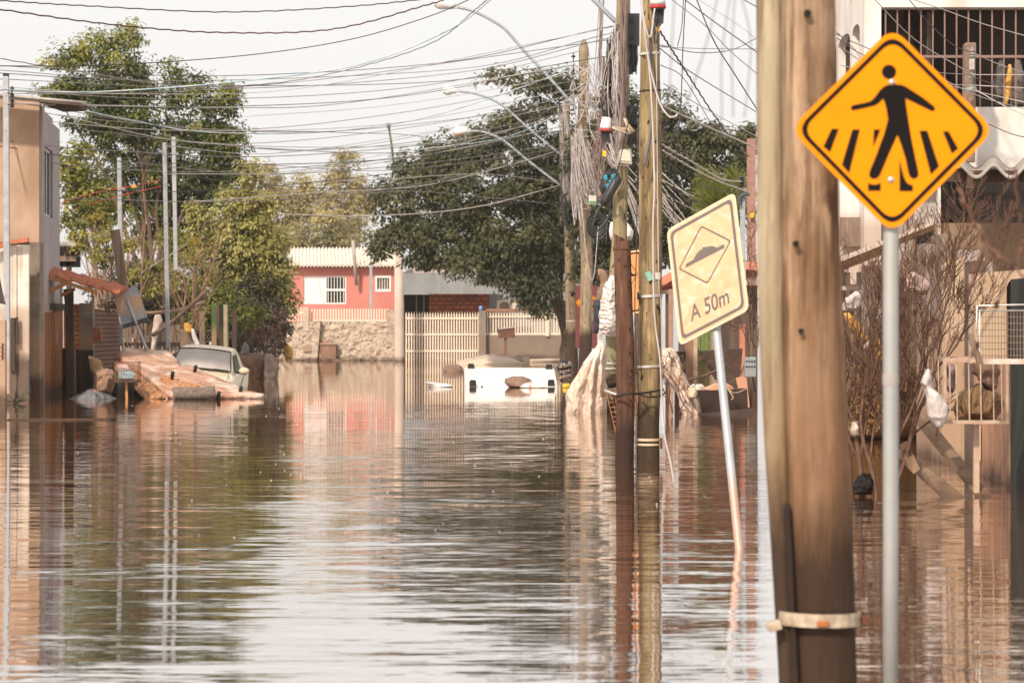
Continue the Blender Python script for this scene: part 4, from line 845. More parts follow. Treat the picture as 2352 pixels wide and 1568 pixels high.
tag(MB().bag([(836,1026,1050),(842,1019,1062),(850,1018,1066),(857,1022,1062)], wl(853), .4, .05, 2, seed=2).build('brown_cushion', PIL, smooth=True), 'brown cushion afloat left of the freezer, by the gate', 'cushion')
tag(MB().bag([(876,1222,1230),(881,1206,1243),(888,1194,1256),(892,1200,1256)], 67.4, .22, .05, 3, seed=3).build('snack_packet', mat('packet', (.68,.62,.57), (.62,.20,.12), scale=6, lo=.38, hi=.44), smooth=True), 'crumpled red and white packet beside the freezer cushion', 'packet')
tag(MB().bag([(877,978,984),(881,980,1024),(886,982,1040),(890,986,1032)], wl(888.5), .3, .05, 3, seed=4).build('white_sheet', mat('white_film', (.72,.70,.68)), smooth=True), 'thin white sheet floating alone mid-street', 'sheet')
t = thing('white_boat', 'pale overturned boat hull floating before the gate pillar', 'boat', P(1130,HY,108)*1); t.location.z = 0
H = [P(1040,840,107),P(1080,828,106),P(1128,826,105.5),P(1185,832,106),P(1214,838,107)]
mb = MB(); rows = []
for u in range(25):
    v = u/24; x = 1042 + 172*v; hh = 30*(1-abs(2*v-1.0)**2.2)*(.9 if v < .5 else .8); wd = .25 + .75*min(1, min(v,1-v)*4); r = []
    for j in range(13):
        th = math.pi*j/12; p = P(x, 840, 107.5); p.y += -math.cos(th)*wd*1.0; p.z = -.15 + math.sin(th)**.7*(m(hh,107.5)+.08) ; r.append(p)
    rows.append(r)
k = 13; mb.add([p for r in rows for p in r], [(i*k+j,i*k+j+1,(i+1)*k+j+1,(i+1)*k+j) for i in range(24) for j in range(12)]); mb.build('hull', mat('boat_cream', (.60,.47,.36), (.52,.38,.28), rough=.5, scale=1.4), t, smooth=True)
MB().tube([P(1050,831,106.2),P(1128,815,106.2),P(1210,826,106.2)], .03, 6).build('keel', mat('keel_cream', (.66,.55,.45)), t, smooth=True)
MB().obox(P(1209,829,107), (.12,0,0), (0,.3,0), (0,0,.14)).build('transom', MATS['boat_cream'], t, bevel=.02)
t = thing('floating_log', 'long pale log floating at the foot of the fence wall', 'log', P(1260,HY,113)*1); t.location.z = 0
MB().tube([P(1219,829,113),P(1300,827,114)], .085, 10, jit=.1).build('log', mat('pale_wood', (.55,.42,.32), (.42,.31,.23)), t, smooth=True)
t = thing('helmet', 'black helmet bobbing beside the freezer corner', 'helmet', P(1298,842,100)*1); t.location.z = 0
MB().ball(P(1299,839,97), .24,.2,.17).build('shell', mat('black_gloss', (.018,.02,.03), rough=.15, spec=.6), t, smooth=True); MB().ball(P(1288,843,96.8), .14,.12,.09).build('visor', mat('black_gloss', (.018,.02,.03)), t, smooth=True)
t = thing('yellow_float', 'small yellow plastic bottle floating right of the freezer', 'bottle', P(1297,889,67.5)*1); t.location.z = 0
MB().lathe(P(1292,887,67.5), [(.03,0),(.065,.02),(.065,.14),(.03,.19)], 14, axis=(1,.2,.05)).build('bottle', mat('yellow_gloss', (.62,.42,.03), (.5,.3,.02), rough=.3), t, smooth=True)
MB().lathe(P(1311,887,67.5), [(.026,0),(.026,.05)], 12, axis=(1,.2,.05)).build('cap', mat('white_gloss', (.7,.66,.55), rough=.3), t)
t = thing('plastic_crate', 'dirty cream plastic crate standing against the pale pole', 'crate', P(1300,HY,80)*1); t.location.z = 0
cr = MB(); A3 = [P(1287,842,76),P(1310,838,77.5)]
for i in range(5):
    for j in range(4):
        u0, v0 = i/5, j/4; c = A3[0].lerp(A3[1], u0+.1); c.z -= .55*(v0); cr.obox(c, (.025,.0,0), (0,.02,0), (0,0,.10 if i in (0,4) else .02))
cr.bar(A3[0], A3[1], .06); cr.bar(A3[0]-Vector((0,0,.3)), A3[1]-Vector((0,0,.3)), .05); cr.bar(A3[0]-Vector((0,0,.6)), A3[1]-Vector((0,0,.6)), .05)
cr.build('lattice', mat('crate_cream', (.36,.27,.19), (.26,.18,.12)), t)
tag(MB().tube([P(905,380,150),P(899,330,150),P(893,292,150)], [.07,.06,.055], 8).build('lamp_post', mat('mossy_post', (.14,.14,.06), (.09,.085,.04)), smooth=True), 'thin mossy post rising above the shade tree, topped by a small lamp', 'lamp post')
o = bpy.data.objects['lamp_post']; MB().pbox(888,283,897,293,149.8,.25).build('lamp_head', mat('lamp_dark', (.12,.09,.08)), o)
# ================================================================== utility poles
def wood_mat(name, c1, c2, c3, wet=None, moss=None, specks=True, fs=26, mud=None):
    if name in MATS: return MATS[name]
    M = bpy.data.materials.new(name); M.use_nodes = True; nt = M.node_tree; N = nt.nodes; L = nt.links
    b = N['Principled BSDF']; b.inputs['Roughness'].default_value = .85; b.inputs['Specular IOR Level'].default_value = .2
    g = N.new('ShaderNodeNewGeometry')
    def nz(sc_, st, det, rough=.6):
        mp = N.new('ShaderNodeMapping'); mp.inputs['Scale'].default_value = st; L.new(g.outputs['Position'], mp.inputs['Vector'])
        n = N.new('ShaderNodeTexNoise'); n.inputs['Scale'].default_value = sc_; n.inputs['Detail'].default_value = det; n.inputs['Roughness'].default_value = rough; L.new(mp.outputs[0], n.inputs['Vector']); return n.outputs['Fac']
    def ramp(f, stops):
        r = N.new('ShaderNodeValToRGB'); e = r.color_ramp.elements; e[0].position, e[0].color = stops[0][0], c4(stops[0][1]); e[1].position, e[1].color = stops[-1][0], c4(stops[-1][1])
        for p, c in stops[1:-1]: k = e.new(p); k.color = c4(c)
        L.new(f, r.inputs[0]); return r.outputs[0]
    def mixc(f, a, bcol, blend='MIX'):
        x = N.new('ShaderNodeMix'); x.data_type = 'RGBA'; x.blend_type = blend; L.new(f, x.inputs['Factor']); L.new(a, x.inputs['A'])
        if isinstance(bcol, tuple): x.inputs['B'].default_value = c4(bcol)
        else: L.new(bcol, x.inputs['B'])
        return x.outputs['Result']
    def rng(f, a, b_, c=0., d=1.):
        r = N.new('ShaderNodeMapRange'); r.inputs['From Min'].default_value = a; r.inputs['From Max'].default_value = b_; r.inputs['To Min'].default_value = c; r.inputs['To Max'].default_value = d; L.new(f, r.inputs['Value']); return r.outputs['Result']
    base = ramp(nz(6, (1,1,.16), 8), [(.34,c2),(.5,c3),(.66,c1)])
    fine = nz(fs, (1,1,.05), 6, .7); out = mixc(rng(fine, .50, .66, 0, .8), base, tuple(x*.42 for x in c2))
    out = mixc(rng(nz(fs*.5, (1,1,.12), 5), .54, .66, 0, .6), out, tuple(x*1.35 for x in c1))
    out = mixc(rng(nz(2.2, (1,1,.6), 6), .56, .66, 0, .5), out, c1)
    if moss: out = mixc(rng(nz(1.6, (1,1,.35), 7), .5, .62, 0, .75), out, moss)
    if specks: out = mixc(rng(nz(18, (1,1,.45), 3), .61, .66), out, (.035,.022,.015))
    if mud is not None:
        sm = N.new('ShaderNodeSeparateXYZ'); L.new(g.outputs['Position'], sm.inputs[0]); w0 = nz(7, (1,1,.2), 5); mm_ = N.new('ShaderNodeMath'); mm_.operation = 'MULTIPLY_ADD'; mm_.inputs[1].default_value = -.8; L.new(w0, mm_.inputs[0]); L.new(sm.outputs['Z'], mm_.inputs[2])
        out = mixc(rng(mm_.outputs[0], mud[0]-.4+.5, mud[0]-.4-.3, 0, .7), out, mud[1])
    if wet is not None:
        sx = N.new('ShaderNodeSeparateXYZ'); L.new(g.outputs['Position'], sx.inputs[0]); w1 = nz(9, (1,1,.25), 5); ma = N.new('ShaderNodeMath'); ma.operation = 'MULTIPLY_ADD'; ma.inputs[1].default_value = -.55; L.new(w1, ma.inputs[0]); L.new(sx.outputs['Z'], ma.inputs[2])
        out = mixc(rng(ma.outputs[0], wet-.27+.16, wet-.27-.12, 0, .9), out, (.030,.017,.012))
    L.new(out, b.inputs['Base Color']); bp = N.new('ShaderNodeBump'); bp.inputs['Distance'].default_value = .012; L.new(fine, bp.inputs['Height']); L.new(bp.outputs[0], b.inputs['Normal'])
    MATS[name] = M; return M
WP = wood_mat('treated_pole', (.37,.275,.15), (.115,.075,.04), (.245,.17,.085), wet=.62, moss=(.21,.17,.075))
WB = wood_mat('brown_pole', (.165,.085,.055), (.075,.036,.023), (.12,.058,.037), wet=.42)
WG = wood_mat('greenish_pole', (.33,.26,.15), (.20,.145,.08), (.27,.21,.12), wet=.65, moss=(.22,.21,.12))
WF = wood_mat('far_pole', (.34,.26,.17), (.19,.13,.085), (.27,.20,.13), wet=1.3, moss=(.20,.16,.10))
def wood_pole(name, label, pts, Z, mt, slant=0, n=32, rough=.035, group=None, seam=None):
    """pts: (x, y, width) down the pole"""
    s = thing(name, label, 'utility pole', Vector((P(pts[-1][0],HY,Z).x, Z, 0)), group); mb = MB(); rows = 60; ys = [p[1] for p in pts]; b0 = 0
    for i in range(rows+1):
        y = ys[0] + (ys[-1]-ys[0])*i/rows; x = np.interp(y, ys, [p[0] for p in pts]); r = m(np.interp(y, ys, [p[2] for p in pts]), Z)/2
        c = P(x, y, Z)
        for j in range(n):
            th = 2*math.pi*j/n; d = Vector((math.cos(th), math.sin(th), 0)); k = 1 + rough*mnoise.noise(Vector((d.x*1.3, d.y*1.3, c.z*.9)) + Vector((x,0,0))) + rough*.5*mnoise.noise(Vector((d.x*4, d.y*4, c.z*.5)))
            if seam is not None:
                dth = (th - seam + math.pi) % (2*math.pi) - math.pi; k -= .22*math.exp(-(dth/.13)**2)*(0.42+.58*min(1,max(0,(1.25-c.z)/.5)))
            q = c + d*r*k
            if slant and i == 0: q.z += slant*d.x*r
            mb.v.append(q)
    for i in range(rows):
        for j in range(n): mb.f.append((i*n+j, i*n+(j+1) % n, (i+1)*n+(j+1) % n, (i+1)*n+j))
    mb.f.append(tuple(range(n-1,-1,-1))); mb.f.append(tuple(rows*n+j for j in range(n)))
    mb.build('shaft', mt, s, smooth=True); return s
STRAP = mat('steel_strap', (.58,.55,.51), (.42,.38,.33), rough=.45, metal=.4, scale=12)
def strap(parent, x, y, w, Z, h=5, tilt=0, mt=None, name='strap'):
    r = m(w, Z)/2*1.03; c = P(x, y, Z); mb = MB(); n = 28; hh = m(h, Z)/2
    for k, (rr, dz) in enumerate(((r,-hh),(r+.006,-hh),(r+.006,hh),(r,hh))):
        for j in range(n):
            th = 2*math.pi*j/n; mb.v.append(c + Vector((math.cos(th)*rr, math.sin(th)*rr, dz + tilt*math.cos(th)*r)))
    for k in range(4):
        for j in range(n): mb.f.append((k*n+j, k*n+(j+1) % n, ((k+1) % 4)*n+(j+1) % n, ((k+1) % 4)*n+j))
    return mb.build(name, mt or STRAP, parent, smooth=False)
Z1 = 31.1
p1 = wood_pole('utility_pole', 'tallest sharp honey-brown wooden pole with steel straps, right beside the brown stub', [(1499,-60,43),(1494,60,43),(1493,180,46),(1494,300,52),(1494,560,53),(1493,800,52),(1489,960,50),(1489,1060,51),(1489,1140,52)], Z1, WP, rough=.05, group=None)
for y, x, wd, h in ((124,1493,45,6),(209,1494,48,3),(680,1493,54,6),(841,1491,52,5.5),(1009,1489,51,6),(1020,1489,51,5)): strap(p1, x, y, wd, Z1, h, .05 if y < 900 else 0, BLK if h == 3 else (STRAP if y < 900 else mat('cream_strap', (.60,.46,.33), (.45,.32,.22), scale=9)))
MB().obox(P(1519,1018,Z1), (.012,0,0), (0,.03,0), (0,0,.06)).build('strap_bolt', mat('rust', (.17,.06,.03)), p1); MB().obox(P(1466,680,Z1-.1), (.012,0,0), (0,.03,0), (0,0,.04)).build('strap_bolt', BLK, p1)
MB().pprism([(1481,627),(1493,622),(1502,641),(1490,646)], Z1-.15, .01).build('number_tag', mat('mint_tag', (.22,.46,.36), (.18,.38,.30)), p1)
MB().pprism([(1504,625),(1517,626),(1516,642),(1505,641)], Z1-.13, .01).build('number_tag', mat('pale_tag', (.55,.50,.44), (.45,.40,.35)), p1)
st = wood_pole('pole_stub', 'dark brown stub pole with a slanted sawn top, side by side with the honey-brown pole', [(1429,547,38),(1431,640,40),(1436,800,42),(1437,900,42),(1434,1060,43),(1434,1140,44)], Z1-.1, WB, slant=-.55)
for k in range(9):
    MB().lathe(P(1446+.4*k, 590+55*k if k < 7 else 640+30*k, Z1-.22), [(.010,0),(.010,.06)], 10, axis=(0,1,0)).build('drill_hole', VOID, st)
strap(st, 1430, 572, 40, Z1-.1, 1.6, 0, mat('rust', (.17,.06,.03)), 'wire_tie')
Z2 = 49.5
p2 = wood_pole('utility_pole', 'slender pole swathed in cables and boxes, rising behind the brown stub', [(1433,-60,32),(1431,60,32),(1428,330,31),(1423,545,34),(1409,700,32),(1404,850,31),(1403,960,32)], Z2, WG, rough=.04)
for y in (98,176,381): strap(p2, np.interp(y,[-60,330,545],[1433,1428,1423]), y, 33, Z2, 3)
strap(p2, 1404, 834, 33, Z2, 5, -.04); strap(p2, 1404, 846, 33, Z2, 4)
p3 = wood_pole('utility_pole', 'pale wooden pole with a pointed top in front of the shade trees', [(1341,112,23),(1341,180,23),(1337,330,24),(1342,470,26),(1348,600,28),(1346,760,29),(1343,870,30)], 78, WF, rough=.03)
tp = MB(); c = P(1341,112,78); tp.lathe(c, [(m(11.5,78),-.02),(m(6,78),.2),(.01,.27)], 16); tp.build('pointed_top', WF, p3)
for y in (194,268,300,314): strap(p3, 1339, y, 25, 78, 3)
p4 = wood_pole('utility_pole', 'further wooden pole by the fence wall, wrapped in white cables', [(1300,238,17),(1302,330,18),(1306,470,21),(1309,600,24),(1313,760,26),(1315,850,27)], 100, WF, rough=.03)
for y in (255,378,388,400): strap(p4, 1303, y, 19, 100, 2.4)
MB().bar(P(1286,260,99.6), P(1288,520,99.6), .05).build('cable_riser', mat('riser_brown', (.22,.16,.12)), p4)
strap(p4, 1313, 737, 26, 100, 3)

# --- street lamps on curved arms
def lamp(label, head, pts, Z, dx, dz, glass, hl=.42):
    s = thing('street_lamp', label, 'street lamp', P(pts[-1][0], pts[-1][1], Z)*1, 'street lamps on the utility poles')
    MB().tube(spline([P(x, y, Z) for x, y in pts], 40), .042, 10).build('arm', mat('lamp_arm', (.40,.42,.45), (.30,.32,.35), rough=.45, metal=.3), s, smooth=True)
    c = P(head[0], head[1], Z); ax = Vector((dx, 0, dz)).normalized(); k = hl
    MB().lathe(c, [(.02,-.02),(.075*k/.42,0),(.11*k/.42,.10),(.155*k/.42,.22*k/.42),(.17*k/.42,k),(.13*k/.42,k+.03)], 18, axis=ax).build('hood', mat('lamp_white', (.82,.82,.82), (.75,.75,.74), rough=.4), s, smooth=True)
    MB().ball(c + ax*k*.72 - Vector((0,0,.07)), .19*k/.42,.14,.13*k/.42).build('lens', glass, s, smooth=True)
    MB().bar(c - ax*.10, c + ax*.03, .09).build('collar', STRAP, s); return s
LENS = mat('lamp_lens', (.70,.70,.68), rough=.2); LENSO = mat('amber_lens', (.55,.34,.16), (.45,.26,.11), rough=.25)
lamp('nearest-looking long lamp arm with a white head cut by the top edge', (1043,15), [(1043,15),(1081,24),(1116,39.5),(1156,64),(1182,92),(1211,125),(1239,154),(1292,213),(1324,250)], 77.6, -1, .42, LENS, .5)
lamp('middle curved lamp arm with a white hood, reaching from the wooden pole by the fence', (1048,210), [(1048,209),(1094,216),(1149,239),(1204,286),(1250,325),(1297,362)], 99.6, -1, .22, LENS, .42)
lamp('lowest curved lamp arm with an amber lens under its white hood', (1073,301), [(1073,301),(1112,304),(1156,323),(1214,370),(1290,428)], 99.4, -1, .02, LENSO, .42)
lamp('lamp arm leaving the top edge from the cable-swathed pole', (1300,-60), [(1300,-60),(1358,-6),(1380,16),(1414,50)], 49.3, -1, .3, LENS)

# --- boxes and closures hung on the poles
BLKP = mat('closure_black', (.030,.030,.032), (.018,.018,.02), rough=.45, spec=.45, scale=4)
BEIGE = mat('beige_plastic', (.58,.53,.44), (.48,.43,.35), rough=.5, scale=2.5)
WHP = mat('white_plastic', (.74,.72,.70), (.66,.63,.60), rough=.4); RED = mat('red_plastic', (.52,.05,.05), (.42,.04,.04), rough=.4); YTAG = mat('yellow_tag', (.75,.48,.03), (.65,.38,.02), rough=.5); TEAL = mat('teal_plastic', (.03,.30,.40), (.02,.22,.30), rough=.4)
ORT = mat('orange_plastic', (.72,.35,.03), (.6,.28,.02), rough=.5)
Zc = 49.0
t = thing('splice_closure', 'big rounded black closure with a tail of black cables high between the poles', 'cable closure', P(1454,106,Zc)*1)
mb = MB(); mb.pbox(1440,31,1469,104,Zc,.22)
for y in (46,50,55,86,90): mb.bar(P(1443,y,Zc-.01), P(1456,y,Zc-.01), .012)
mb.build('case', BLKP, t, bevel=.05); mb = MB()
for k in range(26):
    x = 1443 + 21*random.random(); mb.tube(spline([P(x,103,Zc+.1*random.random()), P(x+random.uniform(-2,2),135,Zc+.1*random.random()), P(x*.75+363.5+random.uniform(-2,2),158+14*random.random(),Zc+.1*random.random())], 8), .013, 5)
mb.build('cable_tail', BLKP, t)
t = thing('splice_closure', 'ribbed black enclosure box hung lower between the two near poles', 'cable closure', P(1452,300,Zc)*1)
mb = MB().pbox(1440,243,1464,286,Zc,.25)
for k in range(7): mb.bar(P(1441,248+k*5.4,Zc-.01), P(1463,248+k*5.4,Zc-.01), .014)
mb.build('case', BLKP, t, bevel=.006); mb = MB()
for k in range(26):
    x = 1443 + 20*random.random(); mb.tube(spline([P(x,285,Zc+.1), P(x+random.uniform(-3,3),310,Zc+.05), P(x+random.uniform(-4,4),322+16*random.random(),Zc+.1)], 8), .014, 5)
mb.build('cable_tail', BLKP, t)
def dome(label, x, y, w, h, Z, tilt, tails=True):
    t = thing('splice_dome', label, 'splice dome', P(x, y, Z)*1); r = m(w, Z)/2; H = m(h, Z); ax = Vector((tilt,0,1))
    MB().lathe(P(x,y,Z), [(r,0),(r*.98,H*.2),(r*.86,H*.8),(r*.75,H*.95),(r*.3,H)], 24, axis=ax).build('shell', WHP, t, smooth=True)
    MB().lathe(P(x,y,Z) - Vector((0,0,.02)), [(r*1.04,-H*.12),(r*1.06,0),(r*1.02,H*.06)], 24, axis=ax).build('ring', RED, t, smooth=True)
    MB().lathe(P(x,y,Z) - Vector((0,0,H*.35)), [(r*.5,-H*.05),(r*.85,.0),(r*.95,H*.22)], 20, axis=ax).build('base', BLKP, t, smooth=True)
    mb = MB()
    for k in range(7): xx = x + (k-3)*w*.11; mb.tube(spline([P(xx,y+2,Z), P(xx-tilt*4,y+h*.5,Z), P(x+(k-3)*2.4+3,y+h*1.1+8*random.random(),Z)], 8), .011, 5)
    mb.build('lead', BLKP, t)
dome('white dome with a red ring hanging left of the cable-swathed pole', 1391, 296, 27, 27, 48.9, .12)
dome('white dome with a red ring at the top edge on the honey-brown pole', 1511, 11, 36, 40, 30.8, .0)
t = thing('junction_box', 'beige junction box fixed below the pair of hanging shoes', 'junction box', P(1436,379,Zc)*1)
MB().pprism([(1424,343),(1450,341),(1452,378),(1421,374)], 48.7, .25).build('case', BEIGE, t, bevel=.02); MB().pprism([(1427,348),(1448,346.5),(1449,372),(1425,369)], 48.68, .03).build('lid', BEIGE, t, bevel=.008)
t = thing('cable_cylinder', 'black cylindrical closure slung aslant under the beige box', 'cable closure', P(1405,440,Zc)*1)
MB().lathe(P(1388,464,48.6), [(.05,-.06),(.075,0),(.082,.03),(.082,.45),(.06,.5)], 20, axis=P(1419,411,48.6)-P(1388,464,48.6)).build('case', BLKP, t, smooth=True)
MB().tube(spline([P(1388,466,48.6),P(1372,486,48.5),P(1362,520,48.5),P(1371,530,48.5),P(1392,508,48.5),P(1406,480,48.6)]), .02, 6).build('lead', BLKP, t, smooth=True)
MB().tube(spline([P(1390,466,48.6),P(1376,480,48.55),P(1366,500,48.5)]), .022, 6).build('lead', BLKP, t, smooth=True)
t = thing('cable_coil', 'black cable coil held by teal clips behind the slanting cylinder', 'cable coil', P(1400,440,Zc)*1); mb = MB()
for k in range(8):
    c = P(1401,418,48.95); rx, rz = .10+.008*k, .16+.010*k; mb.tube([c + Vector((math.cos(a)*rx + math.sin(a)*.06, .01*k, math.sin(a)*rz)) for a in [i*2*math.pi/26 for i in range(27)]], .011, 5, cap=False)
mb.build('cable', BLKP, t)
for x, y in ((1391,408),(1408,406),(1396,428),(1403,419)): MB().obox(P(x,y,48.8), (.028,0,.012), (0,.05,0), (-.012,0,.04)).build('clip', TEAL, t, bevel=.006)
t = thing('cable_coil', 'dark loops of spare cable clipped on the pale pole with the pointed top', 'cable coil', P(1370,520,77)*1); mb = MB()
for k in range(9):
    c = P(1371+random.uniform(-2,2),518+random.uniform(-4,4),77.2); mb.tube([c + Vector((math.cos(a)*(.16+.015*k), .012*k, math.sin(a)*(.24+.012*k))) for a in [i*2*math.pi/26 for i in range(27)]], .016, 5, cap=False)
mb.build('cable', BLKP, t)
t = thing('cable_coil', 'dark loops of spare cable on the further pole by the fence', 'cable coil', P(1318,505,98)*1); mb = MB()
for k in range(8):
    c = P(1322+random.uniform(-6,6),515+random.uniform(-8,8),98.5); mb.tube([c + Vector((math.cos(a)*(.22+.015*k), .012*k, math.sin(a)*(.3+.012*k))) for a in [i*2*math.pi/26 for i in range(27)]], .018, 5, cap=False)
mb.build('cable', BLKP, t)
SHOE = mat('tan_suede', (.42,.30,.20), (.26,.18,.12), scale=20); SOLE = mat('shoe_sole', (.55,.48,.40), (.4,.33,.26))
for lab, x, y, a in (('tan shoe with its sole turned down, hanging lowest of the pair on the cables', 1424, 300, .35), ('tan shoe hanging behind its partner on the cables, toe up', 1440, 290, 1.2)):
    t = thing('shoe', lab, 'shoe', P(x,y,48.5)*1, 'shoes hung on the cables'); R = Matrix.Translation(P(x,y,48.4)) @ Matrix.Rotation(a,4,'Y'); mb = MB()
    for i in range(13):
        v = i/12; hh = .045+.055*max(0,v-.35)*1.6; wd = .045*(1-(2*v-1)**4*.7)
        for j in range(12): th = 2*math.pi*j/12; mb.v.append(R @ Vector((-.14+.28*v, math.cos(th)*wd, hh*.5+math.sin(th)*hh*.5)))
    for i in range(12):
        for j in range(12): mb.f.append((i*12+j, i*12+(j+1) % 12, (i+1)*12+(j+1) % 12, (i+1)*12+j))
    mb.f.append(tuple(range(11,-1,-1))); mb.f.append(tuple(144+j for j in range(12)))
    mb.build('upper', SHOE, t, smooth=True); MB().prism([R @ Vector((-.145+.29*v, s_*.05*(1-(2*v-1)**4*.6), -.012)) for s_, vs_ in ((1,[0,.2,.5,.8,1]),(-1,[1,.8,.5,.2,0])) for v in vs_], R.to_3x3() @ Vector((0,0,.022))).build('sole', SOLE, t)
tag(MB().pprism([(1385,345),(1393,347),(1391,360),(1383,358)], 48.7, .012).build('cable_tag', YTAG), 'yellow plastic tag dangling below the white dome', 'tag', 'tags on the cables')
for lab, pts, Zt in (('orange clamp slanting across the strap of the honey-brown pole', [(1503,54),(1506,51),(1516,71),(1512,74)], 30.8), ('upright thin orange clamp left on the honey-brown pole', [(1487,47),(1490,47),(1492,70),(1489,71)], 30.8)):
    tag(MB().pprism(pts, Zt, .03).build('cable_clamp', ORT), lab, 'clamp', 'orange clamps on the honey-brown pole')
t = thing('peg_pair', 'pair of small black cable pegs hanging on the honey-brown pole', 'clamp', P(1507,100,30.8)*1)
for x in (1504,1509.5): MB().pbox(x-2,80,x+2,100,30.75,.03).build('peg', BLKP, t)
MB().tube([P(1504,57,30.78),P(1506,80,30.76)], .006, 5).build('hook', BLKP, t)
for x, y, a, b, lab in ((1346+24,216,16,14,'small white meter box on the right of the pale pointed pole'),(1362,266,9,17,'narrow grey box hung beside the pale pointed pole')):
    MBx = MB().pbox(x-a/2,y-b/2,x+a/2,y+b/2,77.6,.15).build('service_box', WHP if a > 10 else BEIGE, bevel=.02); tag(MBx, lab, 'junction box', 'boxes on the pale pointed pole')
t = thing('junction_box', 'black junction box with a white lid on the further pole by the fence', 'junction box', P(1317,470,99)*1)
MB().pbox(1309,448,1325,474,99,.3).build('case', BLKP, t, bevel=.02); MB().pbox(1310,437,1323,450,98.95,.3).build('lid', WHP, t, bevel=.01)
t = thing('junction_box', 'cream box with a green band amid the loops of the pale pointed pole', 'junction box', P(1360,463,77)*1)
MB().pbox(1352,449,1370,470,77,.2).build('case', BEIGE, t, bevel=.02); MB().pbox(1353,462,1369,467,76.98,.1).build('band', mat('green_band', (.10,.30,.14)), t)
for x, y, Zi in ((1422,78,49.1),(1430,155,49.1)):
    o = MB(); 
    for k in range(4): o.lathe(P(x,y+k*3.4,Zi), [(.02,-.012),(.045,0),(.02,.012)], 12)
    o.bar(P(x,y-4,Zi), P(x,y+14,Zi), .02); tag(o.build('insulator_rack', mat('porcelain_red', (.30,.10,.06), (.2,.07,.05), rough=.3)), 'rack of small red-brown insulators, %s on the cable-swathed pole' % ('upper' if y < 100 else 'lower'), 'insulator', 'insulator racks on the cable-swathed pole')
for x, Zr, mtp, ys_, lab in ((1317,77.6,'porcelain_dark',(130,170,186,205,222),'dark insulator rod standing left of the pale pointed pole'),(1352,77.5,'porcelain_white',(268,272,276,280),'white stacked insulator on the pale pointed pole')):
    o = MB(); o.bar(P(x,ys_[0]-8,Zr), P(x,ys_[-1]+(30 if x == 1317 else 4),Zr), .03)
    for y in ys_: o.lathe(P(x,y,Zr), [(.03,-.03),(.07,0),(.03,.03)], 12)
    tag(o.build('insulator_rack', mat(mtp, (.62,.60,.57) if 'white' in mtp else (.05,.04,.035), rough=.3)), lab, 'insulator')

# --- plastic sheeting caught on the poles
SHEETW = mat('muddy_sheeting', (.78,.71,.65), (.58,.45,.36), rough=.55, scale=1.6, detail=9, grain=(5,(1,1,.4),(.36,.24,.17),.5), crease=(4.5,.09,(1,1,.45)), mud=.75, mudc=(.52,.35,.24))
SHEETC = mat('clean_sheeting', (.78,.74,.69), (.66,.58,.51), rough=.6, scale=3, detail=9, grain=(10,(1,1,2.2),(.50,.40,.33),.35), crease=(9,.06,(.6,.6,1.8)))
tag(MB().bag([(781,1374,1386),(792,1371,1388),(815,1356,1389),(833,1343,1389),(860,1329,1388),(882,1316,1388),(899,1303,1387),(925,1302,1387),(955,1301,1387),(1000,1300,1388)], 48.3, .30, .06, 3.2, n=90, k=56, seed=21, pleat=(9,.30)).build('draped_sheeting', SHEETW, smooth=True), 'tall cone of muddy white sheeting draped from the pole into the water', 'sheeting')
tag(MB().bag([(632,1404,1414),(648,1394,1416),(662,1388,1418),(690,1381,1420),(720,1377,1421),(752,1376,1423),(765,1383,1424),(774,1402,1424)], 49.2, .22, .045, 6, n=80, k=40, seed=23, pleat=(5,.12)).build('wrapped_sheeting', SHEETC, smooth=True), 'crinkled white sheeting wrapped round the pole beside the brown stub', 'sheeting')
tag(MB().tube(spline([P(1381,768,49),P(1379,776,48.8),P(1381,786,48.6)]), .02, 6).build('sheeting_cord', CLOTHW, smooth=True), 'short white cord between the wrapped sheeting and the draped cone', 'cord')
tag(MB().bag([(799,1512,1542),(806,1512,1551),(820,1513,1557),(840,1516,1563),(861,1524,1570),(882,1542,1581),(902,1558,1584),(915,1562,1594),(930,1565,1604),(951,1570,1602),(985,1572,1602)], 47.8, .3, .07, 3.4, n=90, k=52, seed=25, pleat=(7,.30)).build('draped_sack', mat('cream_sack', (.72,.58,.48), (.52,.36,.26), rough=.7, scale=2, detail=9, grain=(5,(1,1,.4),(.40,.26,.18),.4), crease=(5,.09,(1,1,.4))), smooth=True), 'cream sack cloth trailing from the honey-brown pole to the dark box', 'sack')
tag(MB().bag([(855,1393,1412),(864,1389,1417),(876,1389,1418),(884,1396,1414)], 49.2, .22, .07, 6, seed=27).build('paper_bundle', mat('brown_paper', (.19,.115,.08), (.10,.06,.04), scale=8, bump=.01), smooth=True), 'crumpled brown paper bundle jammed on the pole under the straps', 'bundle')
t = thing('net_basket', 'orange net basket with a metal rim wedged behind the two near poles', 'basket', P(1450,960,31.6)*1); t.location.z = 0
NETM = mat('orange_net', (.42,.20,.09), (.26,.12,.06), scale=9)
mb = MB()
for k in range(15):
    u = k/14
    mb.tube([P(1392+124*u,898,31.5+.25*math.sin(3*u)), P(1416+96*u+6*(k % 2),1000,31.5)], .006, 5)
for k in range(9): y = 902+11*k; mb.tube([P(1393+2.4*k,y,31.5),P(1518-1.2*k,y,31.5)], .005, 5)
mb.build('net', NETM, t); mb = MB(); mb.tube([P(1388,896,31.4),P(1412,905,31.35),P(1500,903,31.38),P(1522,897,31.4)], .014, 8); mb.build('rim', STRAP, t, smooth=True)
tag(MB().bar(P(1379,904,47.6), P(1419,897,47.6), .03, .12).build('driftwood', GREYW), 'splinter of driftwood resting across the net basket', 'driftwood')
